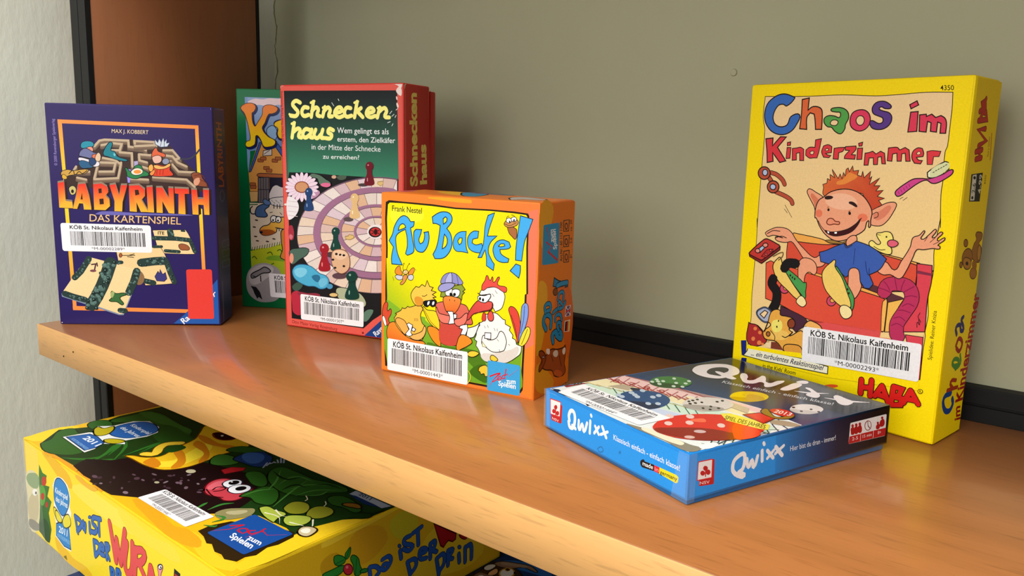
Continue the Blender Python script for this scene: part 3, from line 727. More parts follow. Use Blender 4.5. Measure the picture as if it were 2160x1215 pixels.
E;6;d04868;655 715 29 4 -27 -34;14;5;2a1a18
E;6;e8a050;661 720 14 2 -13 -15;14;4;2a1a18
P;6;4a2a3a;327 632 161 -44 38 -34 -82 -70 -116 84;2;4;2a1a18
P;6;dc5050;508 548 121 31 337 6 -4 -33 62 4 172 -4 5 86 -6 -283 -59 -6 -625 -26
P;6;d84452;1103 595 95 4 8 -241 -33 0;2;4;2a1a18
S;7;2a1a18;960 819 18 41 57 16 59 -14 21 -64 -34 -81 -30 -67 3 -60 9 -10;1;83
S;7;b8325c;960 819 18 41 57 16 59 -14 21 -64 -34 -81 -30 -67 3 -60 9 -10;1;75
S;7;8a1c48;928 837 38 -6 38 -13;1;5
S;7;8a1c48;953 879 21 -20 18 -28;1;5
S;7;8a1c48;1010 910 11 -37 10 -32;1;5
S;7;8a1c48;1068 903 -11 -32 -4 -30;1;5
S;7;8a1c48;1121 873 -26 -19 -23 -18;1;5
S;7;8a1c48;1142 817 -29 3 -35 -13;1;5
S;7;8a1c48;1133 763 -36 9 -27 -19;1;5
S;7;8a1c48;1116 723 -37 8 -28 -4;1;5
S;7;8a1c48;1093 673 -31 17 -32 -13;1;5
S;7;8a1c48;1089 635 -38 15 -31 -17;1;5
P;8;eda07c;712 1089 48 35 12 -41 -44 -32;1;5;2a1a18
P;8;eda07c;180 1084 35 24 44 17 64 -2 38 -22 30 -38 57 -51 74 -48 48 22 22 -54 -65 -24 -63 32 -59 67 -39 37 -35 -7 -45 -1 -33 13 3 17 46 -3 -65 10 -37 -12 -15 11;1;5;2a1a18
S;8;2a1a18;194 1079 40 23 46 0;1;5
S;8;2a1a18;252 1057 40 15 36 -7;1;5
P;8;eda07c;909 942 40 50 56 -41 31 52 41 87 9 52 33 18 21 27 5 -6 -13 -42 41 34 24 27 7 -10 -15 -38 37 36 12 -6 -24 -41 35 18 1 -13 -30 -30 11 -6 -2 -14 -34 -1 -47 -12 -34 -4 -17 -46 -27 -78 -31 -49 -53 16 -44 -6;1;5;2a1a18
S;8;2a1a18;1161 1153 -11 -23;1;3
S;8;2a1a18;1202 1154 -24 -28;1;3
S;8;2a1a18;1225 1135 -29 -18;1;3
P;8;eda07c;423 911 22 39 52 3 37 -24 12 -43 -14 -27 -36 12 -23 -28 -3 -66 -14 -36 -23 63;1;5;2a1a18
P;8;3c5cae;552 1000 41 16 54 30 55 26 17 -18 30 19 22 18 40 -8 40 -11 39 -18 65 -46 -31 -64 -57 -39 28 -50 -19 -30 -31 -1 -27 36 -37 57 -52 -46 -87 59 -76 15;2;5;2a1a18
S;8;20306a;837 979 23 -75 4 39;1;4
S;8;20306a;768 1048 1 -94;1;3
S;8;2a1a18;702 1068 14 -22 34 19;1;4
P;8;eda07c;745 881 4 39 30 14 25 -14 14 -60 11 -30 -25 -67 -23 -11 -29 51;1;5;2a1a18
P;8;4a9a50;318 881 65 -25 66 -41 19 -14 17 3 1 -58 0 -41 -24 17 -63 61 -50 51;1;5;2a1a18
P;8;f0cc6a;253 889 33 46 13 2 17 -40 22 -39 61 -75 59 -66 7 -24 -40 2 -58 41 -68 49 -37 54;1;6;2a1a18
P;8;4a9a50;659 925 54 -49 28 -43 37 -50 16 -37 -6 -64 -14 21 -36 82 -30 59;1;5;2a1a18
P;8;f0cc6a;582 866 13 42 37 41 23 17 4 -41 47 -58 40 -81 32 -82 -31 -13 -41 9 -54 39 -46 50;1;5;2a1a18
P;8;f6e0a0;434 692 29 26 34 -37 -11 -26 -21 -5 -33 21;1;5;2a1a18
P;8;f6e0a0;711 684 27 21 42 -17 7 -38 -33 -26 -30 14;1;5;2a1a18
E;8;2a1a18;376 834 6 1 -5 -8;14
E;8;2a1a18;391 823 5 1 -5 -8;14
E;8;2a1a18;407 816 5 0 -5 -8;14
E;8;2a1a18;748 802 5 1 -4 -8;14
E;8;2a1a18;758 780 5 1 -4 -8;14
P;9;f4e078;847 1091 16 13 32 -19 18 9 -14 22 -13 21 2 12 22 5 22 8 30 -3 17 -28 -1 -26 -13 -16 14 -25 -5 -27 -52 4 -51 22 -19 10;1;5;2a1a18
E;9;2a1a18;942 1133 5 1 -4 -6;14
P;9;e06078;952 1106 21 13 30 -6 7 -16 -25 -18 -27 5;1;5;2a1a18
S;9;2a1a18;877 1071 36 -15 29 4;1;4
S;9;2a1a18;885 1141 23 -2;1;3
P;10;8a2428;73 940 6 -21 90 -36 121 103 0 21 -74 -12;2;6;2a1a18
P;10;c03a34;77 945 93 91 27 9 86 -30 4 -12 -111 -94 -14 -4 -86 27;2;7;2a1a18
P;10;a8c4e0;120 954 57 53 28 3 -53 -58;2;6;2a1a18
E;10;e89080;135 962 17 1 -16 -15;14;6;2a1a18
E;10;e89080;187 1004 18 2 -18 -16;14;6;2a1a18
P;10;b03030;165 929 38 47 41 9 1 -12 -47 -48;2;4;2a1a18
E;10;d86058;197 946 8 1 -8 -9;14;4;2a1a18
E;10;d86058;227 975 8 1 -8 -8;14;4;2a1a18
S;10;705030;248 939 62 33 2 -25 -25 -28;1;6
S;11;1c1a1c;405 913 -53 -7 -20 -32;1;60
S;11;1c1a1c;261 797 -6 -35 37 -46 1 -68 -23 -55;1;62
P;11;a8b0c8;163 561 31 32 33 10 45 -27 8 -42 -50 -26 -44 18;1;12;40485c
P;11;f2cf9c;188 553 31 31 24 -9 -24 -43;2;6;2a1a18
P;12;a83030;119 479 47 -1 41 -27 -35 26 48 -36 23 -68 -125 -30 -9 141;1;6;2a1a18
E;12;e88048;160 452 13 3 -12 -15;14
E;12;e88048;196 432 13 2 -12 -14;14
E;12;e88048;151 382 14 3 -13 -17;14
E;12;e88048;197 364 16 3 -15 -18;14
E;12;e88048;222 360 10 2 -9 -11;14
P;12;e8a848;262 574 26 26 37 2 7 -28 41 -2 46 -8 17 -35 -38 -33 20 -17 5 1 -16 -29 69 48 20 -14 -2 -131 -85 -36 -35 28 -57 51 -78 2 -19 42 49 54 -20 14 -18 -62 18 64;1;6;2a1a18
P;12;f0c060;266 423 54 46 66 4 12 -33 -63 -30;1
P;12;e09a40;375 382 46 18 65 -4 9 -50 -68 -15 -49 16;1;6;2a1a18
P;12;f0e070;277 516 35 24 33 -11 0 -52 -54 -19;1
E;12;2a1a18;322 533 4 1 -4 -8;14
E;12;2a1a18;314 493 5 1 -4 -8;14
P;12;8a4028;386 536 24 26 24 -17 -6 -35 -30 -6;1;6;2a1a18
S;12;2a1a18;356 440 24 -4 43 40;1;6
E;12;a86030;257 435 14 2 -13 -17;14;6;2a1a18
S;12;2a1a18;272 460 32 -30 2 -26;1;5
P;12;f0b060;512 559 29 14 72 -36 -48 -29 -56 23 -17 -12;1;6;2a1a18
P;12;7a3a2a;255 384 62 9 61 -41 -95 -7
P;12;f2d4a4;243 373 40 17 0 -45 -35 2
S;13;5a2028;1160 648 0 30 12 -13 -7 29 12 -13 -17 27 8 24;1;4
P;0;ffe004;116 333 379 17 12 -37 165 -2 532 31 1 -47 -544 -51 -540 3
P;14;1c2a78;63 353 40 10 5 -78 10 -19 -41 -10
P;14;1c2a78;76 238 38 5 -1 -36 -44 -9
P;14;f2ecd0;90 258 27 39 1 18 374 11 182 -14 1 -46 -16 -1 -417 -12;0;6;3a3a20
P;0;ffe004;110 318 384 41 7 -31 -120 -7 -267 -11
T;14;1a2050;145 270 495 12 -491 21;... ein turbulentes Reaktionsspiel;0.01;0.14
T;15;1a1a20;234 207 232 3 -230 23;in the Kids' Room;0.008
S;16;3a1210;884 281 2 -83;0;38
S;16;3a1210;943 291 0 -96;0;37
S;16;3a1210;888 236 54 9;0;38
S;16;3a1210;1006 273 -36 -70;0;37
S;16;3a1210;1006 273 45 -91;0;37
S;16;3a1210;988 216 48 -5;0;37
S;16;3a1210;1071 285 -4 -74 -4 -33;0;36
S;16;3a1210;1071 285 46 -4 -14 -44 -34 -9;0;36
S;16;3a1210;1073 225 50 1 -4 -38 -52 -13;0;36
S;16;3a1210;1165 285 -32 -81;0;35
S;16;3a1210;1165 285 48 -68;0;35
S;16;3a1210;1149 232 51 2;0;35
S;16;d8231f;884 281 2 -83;0;29
S;16;d8231f;943 291 0 -96;0;28
S;16;d8231f;888 236 54 9;0;28
S;16;d8231f;1006 273 -36 -70;0;28
S;16;d8231f;1006 273 45 -91;0;28
S;16;d8231f;988 216 48 -5;0;28
S;16;d8231f;1071 285 -4 -74 -4 -33;0;28
S;16;d8231f;1071 285 46 -4 -14 -44 -34 -9;0;27
S;16;d8231f;1073 225 50 1 -4 -38 -52 -13;0;27
S;16;d8231f;1165 285 -32 -81;0;27
S;16;d8231f;1165 285 48 -68;0;27
S;16;d8231f;1149 232 51 2;0;27
E;16;1a1a10;1216 293 14 3 -12 -16;14
E;16;ffe004;1216 293 11 2 -10 -12;14
T;16;1a1a10;1211 285 12 1 -13 13;R;0.01
E;16;e85a28;701 195 46 12 -45 -23;14
P;17;f0eef2;492 511 1 8 4 6 6 4 8 2 670 28 7 -1 5 -3 3 -5 1 -8 3 -182 -1 -8 -3 -5 -5 -4 -7 -1 -664 -29 -8 1 -6 3 -4 6 -2 8
T;18;151515;544 481 583 25 -584 10;KÖB St. Nikolaus Kaifenheim;0.018
B;19;1c1c1e;533 473 607 26 2 -107 -605 -26;7
T;18;151515;712 334 267 12 -268 14;*M-00002293*
T;20;2a2410;1255 480 -3 277 -18 -277;Spielidee: Reiner Knizia;0.004"""),
 ('chaos', 'right'): ('side_print side_print/side_maker_lettering side_print/side_info_panel side_print/side_number side_print/printed_teddy side_print/side_title_lettering', """P;0;eac800;29 2000 359 0 1 -1988 -377 0;0;0;;ffe004;179 1999 30 -1960
S;1;7a2018;126 1580 87 9;0;33
S;1;7a2018;113 1619 95 13;0;33
S;1;7a2018;164 1584 17 39;0;33
S;1;7a2018;142 1651 110 31 -139 51 107 11;0;33
S;1;7a2018;97 1781 125 12 -22 34 -50 1 -34 -46;0;33
S;1;7a2018;100 1829 81 25 -12 34 -45 -16 18 -24;0;33
S;1;7a2018;175 1899 -26 -40;0;33
S;1;b83020;126 1580 87 9;0;23
S;1;b83020;113 1619 95 13;0;23
S;1;b83020;164 1584 17 39;0;23
S;1;b83020;142 1651 110 31 -139 51 107 11;0;23
S;1;b83020;97 1781 125 12 -22 34 -50 1 -34 -46;0;23
S;1;b83020;100 1829 81 25 -12 34 -45 -16 18 -24;0;23
S;1;b83020;175 1899 -26 -40;0;23
T;1;8a3018;320 1597 -14 108 -13 -108;Made in Germany;0.004
S;1;b87018;350 1583 -26 140;0;11
P;2;1a1a14;91 1500 170 10 4 -158 -161 3
P;2;d8d4c0;112 1495 58 5 11 -140 -63 0
T;2;d8d4c0;267 1395 -8 105 -37 -106;4-99;0.01
T;2;1a1a14;172 1400 1 53 -45 -53;2-6;0.01
T;3;5a4a10;326 1445 -4 51 -21 -51;4350;0.004
E;2;1a1a14;146 1375 16 0 -13 -9;14
E;2;1a1a14;144 1482 20 0 -17 -9;14
P;4;9a6420;257 1114 31 28 -21 31 49 8 57 -14 -1 -29 -34 -21 51 -34 0 -47 -13 -30 -89 18 -51 33;1;6;5a3808
E;4;b88030;358 1060 31 -6 -27 -39;14;6;5a3808
E;4;9a6420;179 1046 79 -10 -86 -40;14;6;5a3808
P;4;b47a2c;124 1036 55 10 69 -27 -8 -36 -81 6;1;6;5a3808
E;4;2a1808;186 1013 21 -2 -17 -9;14
E;4;9a6420;132 1129 32 -2 -25 -19;14;6;5a3808
E;4;9a6420;97 1012 23 -2 -18 -14;14;6;5a3808
E;4;a87028;303 948 55 -7 -52 -25;14;6;5a3808
P;4;9a6420;269 1018 66 -13 2 -38 -55 12;1
S;5;20458c;182 271 -100 -12 31 -70 77 -24 42 32 -18 36;1;34
S;5;a83a18;119 299 156 -9;0;24
S;5;a83a18;201 296 -44 44 82 -3;1;24
S;5;4c8a30;193 421 -43 38 70 5 30 -29 -60 -6;1;26
S;5;4c8a30;207 406 69 25 -22 55;1;21
S;5;9a2418;172 550 30 35 62 -33 -27 -43 -55 24;1;26
S;5;32306a;162 614 -23 42 58 8 21 -34 41 2 -51 61 27 13;1;26
T;5;a02018;380 192 70 632 -177 -627;Kinderzimmer;0.03
T;5;a02018;387 73 -30 90 -62 -81;im;0.03"""),
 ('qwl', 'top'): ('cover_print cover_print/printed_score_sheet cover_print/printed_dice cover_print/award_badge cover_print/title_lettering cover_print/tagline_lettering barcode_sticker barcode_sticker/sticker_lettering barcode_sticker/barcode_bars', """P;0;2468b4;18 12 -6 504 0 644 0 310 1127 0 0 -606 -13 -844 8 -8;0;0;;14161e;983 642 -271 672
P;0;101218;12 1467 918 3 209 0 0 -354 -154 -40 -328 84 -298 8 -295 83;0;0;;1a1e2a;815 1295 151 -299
P;1;e6ecea;23 12 -11 241 0 183 3 134 336 104 198 6 -119 -3 210 86 205 34 127 -9 166 -16 1 -58 0 -309 0 -309 -13 -76 6 -5 -511 -3
P;1;f0c8c4;12 430 6 128 343 107 194 10 -114 -8 206 89 234 40 19 -61 -181 -54 -229 -61 38 -63 -200 -57 -166 -50
P;1;f2e6b8;12 253 0 167 155 26 165 51 201 55 -34 59 228 61 174 52 -17 -95 -166 -42 -133 -58 24 -49 -278 -77 -182 -75
P;1;d0e8d4;19 141 -6 109 147 70 181 75 276 77 -15 41 179 56 114 38 211 23 20 -115 -198 -53 -183 -86 -56 -17 -300 -95
P;1;c8d4ec;398 256 299 96 63 10 182 86 184 31 13 -154 -218 -31 -87 -1 -226 -38
S;1;a03030;12 430 150 20 166 50 200 57 174 47;0;9
S;1;a03030;22 565 335 104 198 6 109 36;0;9
S;1;a83a3a;12 450 120 -18;0;10
S;1;b06a6a;12 536 72 -138;0;8
S;1;a83a3a;74 467 125 -19;0;10
S;1;b06a6a;74 552 78 -136;0;8
S;1;a83a3a;142 484 122 -19;0;9
S;1;b06a6a;159 554 59 -121;0;8
S;1;a83a3a;209 500 119 -19;0;9
S;1;b06a6a;226 570 56 -121;0;7
S;1;a83a3a;274 516 116 -19;0;9
S;1;b06a6a;292 586 54 -120;0;7
S;1;a83a3a;338 532 114 -19;0;9
S;1;b06a6a;356 601 52 -119;0;7
S;1;a83a3a;401 548 111 -20;0;9
S;1;b06a6a;419 616 50 -118;0;7
S;1;a83a3a;463 563 108 -20;0;9
S;1;b06a6a;480 630 49 -117;0;7
S;1;a83a3a;523 578 106 -20;0;9
S;1;b06a6a;541 645 46 -117;0;7
S;1;a83a3a;582 593 104 -20;0;8
S;1;b06a6a;600 659 45 -116;0;7
S;1;a83a3a;640 607 102 -20;0;8
S;1;b06a6a;658 672 43 -114;0;7
T;1;a02828;77 413 43 12 -88 53;6
T;1;a02828;179 441 41 12 -84 52;7
T;1;a02828;277 468 40 11 -81 53;8
T;1;a02828;372 494 39 11 -77 53;9
S;1;b09a40;12 276 112 16;0;8
S;1;b09a40;84 299 112 15;0;7
S;1;b09a40;158 322 109 14;0;7
S;1;b09a40;229 344 107 13;0;7
S;1;b09a40;299 365 105 13;0;7
S;1;b09a40;368 386 102 13;0;7
S;1;b09a40;435 406 100 13;0;7
S;1;b09a40;501 427 98 11;0;7
S;1;b09a40;565 446 96 12;0;7
S;1;3a6a58;184 338 120 -59;0;7
S;1;3a6a58;255 355 117 -59;0;7
S;1;3a6a58;325 371 114 -59;0;7
S;1;3a6a58;393 388 111 -60;0;7
S;1;3a6a58;460 403 107 -59;0;7
S;1;3a6a58;525 419 105 -59;0;7
S;1;3a6a58;589 434 102 -59;0;7
S;1;3a6a58;651 449 99 -59;0;6
S;1;3a6a58;713 463 96 -58;0;6
S;1;2a4a5a;1139 108 -62 105 -68 36;1;7
S;1;2a4a5a;1139 166 -61 97 -67 36;1;7
S;1;2a4a5a;1139 224 -61 89 -65 38;1;7
S;1;2a4a5a;1139 283 -60 81 -64 39;1;7
S;1;2a4a5a;1139 344 -60 72 -62 40;1;7
S;1;2a4a5a;1139 405 -59 64 -61 40;1;7
S;1;2a4a5a;1139 468 -59 54 -59 42;1;7
S;1;2a4a5a;1139 531 -58 45 -58 43;1;7
S;1;2a4a5a;1139 596 -57 35 -57 43;1;7
S;1;2a4a5a;1139 662 -57 25 -55 44;1;8
S;1;5a7a6a;1078 147 56 33;0;5
S;1;5a7a6a;1082 204 51 35;0;5
S;1;5a7a6a;1086 263 46 36;0;5
S;1;5a7a6a;1089 323 42 36;0;6
S;1;5a7a6a;1093 383 37 38;0;6
S;1;5a7a6a;1097 445 32 40;0;6
S;1;5a7a6a;1101 507 27 42;0;6
S;1;5a7a6a;1105 571 22 43;0;6
S;1;2a3a4a;1109 37 20 134 -19 101 22 254;1;8
S;1;30503c;828 281 183 26 8 165 120 51;1;9
P;1;8a8474;783 45 120 32 161 11 62 12 -1 -82 -157 0 -269 -6;1
P;1;f0e6c8;780 39 58 31 193 10 16 -39 -174 -18;1
P;1;fdfcf4;1097 113 5 93 32 -9 5 -94;1
P;1;a89a80;1027 723 101 42 11 -43 -52 -50 -52 -15;1
P;1;161c30;28 12 46 19 49 -11 176 8 -25 1 -110 -17
P;1;161c30;318 39 58 -9 2 -18
P;1;2a3850;20 25 37 27 101 -18 -23 -18
P;1;1e2a4a;138 48 79 -4 38 -2 -35 -17
P;1;8a2a30;47 112 -6 113 1 55 -26 -36 3 -130
T;1;1a3a2a;6 105 32 114 -63 -79;12 10;0.02
P;1;b8a890;139 336 126 48 -45 75 -65 -23
P;1;c8b8a0;697 733 129 7 56 -72 -121 -2
P;1;d8d0c0;629 515 119 -6 6 -33 -80 -14
P;2;3a7a3a;187 609 -48 83 9 84 54 60 69 7 58 -35 36 -84 -13 -86 -56 -53 -62 -4;1
P;2;1f4a22;204 602 31 45 60 60 62 15 -9 -80 -51 -50 -58 -13;1
E;2;c8dcc8;173 676 10 7 6 -22;8
E;2;c8dcc8;218 686 10 7 6 -22;8
E;2;c8dcc8;208 655 10 7 5 -22;8
E;2;c8dcc8;197 620 11 6 5 -21;8
E;2;c8dcc8;252 627 11 7 5 -22;8
E;2;c8dcc8;208 782 10 6 6 -22;8
E;2;c8dcc8;283 728 10 6 5 -22;8
E;2;c8dcc8;318 770 10 7 5 -22;8
E;2;c8dcc8;327 668 10 7 5 -22;8
E;2;c8dcc8;359 706 10 6 5 -21;8
E;2;c8dcc8;291 822 10 6 5 -22;8
P;2;12243e;233 429 48 36 42 -26 -31 -31;1
P;2;1e4a7a;356 220 -71 106 5 103 68 70 93 3 80 -50 53 -106 -11 -102 -69 -61 -82 0;1
P;2;12284a;380 211 38 53 75 68 82 13 -5 -98 -65 -55 -76 -12;1
E;2;b8c8d8;308 371 14 10 7 -28;8
E;2;b8c8d8;349 361 13 9 7 -28;8
E;2;b8c8d8;383 350 13 9 7 -27;8
E;2;b8c8d8;304 279 14 9 6 -27;8
E;2;b8c8d8;339 278 13 9 7 -27;8
E;2;b8c8d8;307 452 14 9 7 -28;8
E;2;b8c8d8;428 422 13 9 6 -27;8
E;2;b8c8d8;422 470 13 9 6 -28;8
E;2;b8c8d8;505 322 13 9 6 -26;8
E;2;b8c8d8;532 367 13 9 5 -27;8
P;2;dcd4cc;594 484 -42 87 14 91 58 67 69 11 55 -35 31 -89 -19 -92 -58 -61 -63 -7;1
P;2;a8a098;611 478 34 50 63 67 63 19 -14 -87 -54 -56 -58 -16;1
E;2;1a1a1a;582 571 8 5 3 -16;8
E;2;1a1a1a;581 606 7 5 3 -16;8
E;2;1a1a1a;617 518 8 5 3 -16;8
E;2;1a1a1a;622 551 8 5 3 -16;8
E;2;1a1a1a;631 590 7 4 3 -15;8
E;2;1a1a1a;584 541 7 5 3 -16;8
E;2;1a1a1a;707 524 7 4 3 -15;8
E;2;1a1a1a;706 581 7 4 3 -15;8
E;2;1a1a1a;747 596 7 5 2 -16;8
E;2;1a1a1a;741 541 7 5 2 -15;8
E;2;1a1a1a;663 672 8 5 2 -16;8
E;2;1a1a1a;664 711 7 5 3 -17;8
P;2;e8c81c;616 818 -33 74 11 73 46 52 54 6 44 -32 25 -75 -15 -75 -46 -46 -50 -2;1
P;2;c8a010;630 812 26 39 51 52 50 12 -12 -70 -42 -44 -47 -10;1
E;2;d8b818;643 902 8 5 4 -19;8
E;2;d8b818;672 931 9 5 3 -19;8
E;2;d8b818;710 950 8 6 4 -20;8
P;2;d0a818;645 930 48 39 56 -21 13 -57 -27 -50;1
P;2;e4dcd8;931 933 -27 65 10 63 37 41 45 2 35 -30 20 -66 -12 -64 -39 -37 -41 1;1
P;2;c8c0bc;941 926 23 32 41 42 41 7 -10 -60 -35 -35 -38 -6;1
E;2;302828;926 968 7 5 2 -17;8
E;2;302828;994 1024 6 4 2 -16;8
E;2;302828;1042 1024 7 4 1 -16;8
E;2;302828;990 951 7 4 2 -16;8
P;2;d8281e;790 104 -64 150 37 176 114 143 125 36 91 -55 38 -159 -46 -173 -109 -126 -110 -30;1
P;2;8a140c;819 97 67 101 121 141 111 51 -35 -166 -104 -114 -103 -46;1
E;2;e8c8c0;719 278 17 13 6 -36;8
E;2;e8c8c0;774 367 17 12 6 -36;8
E;2;e8c8c0;799 197 16 12 5 -34;8
E;2;e8c8c0;843 297 16 12 6 -35;8
E;2;e8c8c0;950 405 16 11 5 -35;8
P;2;8a180e;849 126 16 68 91 126 107 45 41 -69 -65 -143 -99 -45;1
P;2;e8401e;953 509 98 20 88 -63 0 -129 -36 -6;1
E;2;d0b0b0;962 250 18 23 -2 -39;14
E;2;d8b0a8;995 151 16 19 -1 -34;14
P;2;f06848;825 398 24 2 26 -34 -56 -41;1
E;2;e8c8c0;950 405 21 -5 -7 -16;14
P;3;f0e050;816 538 21 47 106 26 119 15 47 -68 -31 -25 -171 -49
T;3;3a3a10;888 490 203 66 -237 -16;SPIEL DES JAHRES;0.01
P;3;c82020;884 629 21 101 34 -1 68 -2 28 -117;0;6;601010
P;3;e03428;894 646 18 76 83 -9 24 -85
P;3;9a7a28;886 761 -9 50 47 -25 76 -31 11 105 33 -45 -4 -49 -33 -39 -47 -2 -42 9;1;6;3a2a08
P;3;d83028;902 812 5 53 48 23 65 -34 -8 -55 -43 -16;1
T;3;f4e8e0;935 798 85 27 -106 22;2013;0.02
P;4;0c1018;109 1017 -64 98 -6 101 55 111 87 5 74 -42 68 -82 21 -97 2 -93 -50 -48 -69 -9 -57 16;1
P;4;f2ecee;115 1019 -56 90 -3 93 53 107 79 8 67 -35 61 -74 16 -89 1 -88 -48 -48 -64 -11 -52 13;1
P;4;20262e;190 1067 -47 81 4 74 39 28 57 -54 21 -72 32 -44 -30 -24 -32 -11;1
P;4;f2ecee;204 1125 28 21 149 -25 -1 -42 -95 12;1
P;4;f2ecee;342 1197 -20 55 63 -35 63 -59 -19 111 -9 44 47 -32 74 -63 -2 81 21 38 35 -103 9 -77 -18 -22 -72 60 -7 -69 -32 -30 -59 32;1
P;4;f2ecee;664 1173 -31 104 -14 85 31 13 29 -41 21 -94 -4 -61;1
P;4;f2ecee;608 1381 -4 57 28 17 29 -43 -18 -34;1
S;4;f2ecee;725 1221 69 46 60 89;1;27;2
P;4;f2ecee;712 1342 87 -26 51 -33 25 -54 -25 -22 -47 15 -18 68;1
S;4;f2ecee;894 1264 96 54 82 93;1;31;2
P;4;f2ecee;893 1361 78 -5 47 -10 26 -80 -20 -27 -51 25;1
T;5;c8ccd0;404 974 601 212 -625 -166;Klassisch einfach - einfach klasse!;0.01
P;6;f0eef2;49 220 -1 6 2 4 3 3 6 1 677 28 4 -1 4 -2 2 -3 0 -4 2 -192 -1 -4 -2 -3 -3 -2 -4 -1 -621 -38 -6 0 -4 2 -4 4 -2 5
T;7;151515;128 188 557 26 -565 8;KÖB St. Nikolaus Kaifenheim;0.018
B;8;1c1c1e;116 174 582 27 2 -95 -560 -32;5
T;7;151515;313 34 245 15 -250 13;*M-00001444*"""),
 ('qwl', 'front'): ('front_print front_maker_badge front_print/front_title_lettering origin_badge', """P;0;1e96f2;12 210 1127 0 0 -198 -1120 0
P;0;e8ecec;12 208 120 2 204 0 273 0 120 0 -29 0 -81 0 -73 0 -42 0 -88 0 -45 0 -46 0 -47 0 -121 0 -62 0
P;0;1a2238;330 210 85 0 -10 0 -45 0
P;0;1a2238;95 210 62 0 -24 0
P;0;303848;482 210 85 0 -21 0
P;0;b8a888;768 210 219 0 152 0 -8 0 -160 0 -72 0
P;0;10203a;900 210 36 0 -18 0
P;1;c0242c;65 159 1 4 3 3 4 2 6 0 77 0 6 -1 4 -1 3 -3 0 -4 -4 -89 -1 -4 -3 -3 -4 -2 -6 -1 -76 -5 -6 0 -4 2 -3 2 -1 4
P;1;f4f0f0;52 170 1 2 1 2 3 2 5 0 82 6 4 0 3 -1 1 -1 1 -3 -4 -76 -1 -2 -2 -2 -3 -2 -4 0 -74 -7 -4 0 -3 0 -2 2 -1 3;0;6;d83038
E;1;c0242c;106 140 16 5 -15 -18;14
E;1;c0242c;89 112 17 4 -16 -17;14
E;1;c0242c;125 111 16 4 -16 -17;14
S;1;c0242c;106 139 2 -44;0;9
T;1;f4d0d0;74 62 66 1 -67 12;NSV;0.01
S;2;f4f6fa;239 104 -6 27 18 31 28 -2 10 -41 -15 -44 -30 -6 -12 26;1;22
S;2;f4f6fa;267 84 30 -9;1;20
S;2;f4f6fa;324 130 6 -48 26 36 16 -34 26 54;1;18
S;2;f4f6fa;425 157 -2 -67;1;18
S;2;f4f6fa;429 191 4 -6;1;17
S;2;f4f6fa;467 142 32 -35;1;17
S;2;f4f6fa;499 148 -38 -46;1;16
S;2;f4f6fa;527 157 34 -47;1;19
S;2;f4f6fa;572 144 -57 -32;1;15
T;2;eaf0f6;620 119 478 6 -479 21;Klassisch einfach - einfach klasse!;0.008
P;3;14161c;831 67 8 19 87 8 0 -31 -80 -10
P;3;14161c;828 71 8 16 21 6 3 -35 -22 -3;1
P;3;d82838;926 93 38 2 0 -31 -38 -1
P;3;f0dc28;964 95 114 4 14 -7 -3 -23 -12 -10 -113 5
T;3;f4f4f4;845 64 74 5 -73 16;made;0.012
T;3;f0a0a8;933 68 26 2 -27 17;in;0.01
T;3;1a1a1a;969 66 114 6 -113 13;germany;0.012
S;0;1468b0;493 28 31 21 17 -15 -31 -17 -17 11;1;5
E;0;1a78c8;674 69 10 4 -9 -12;14"""),
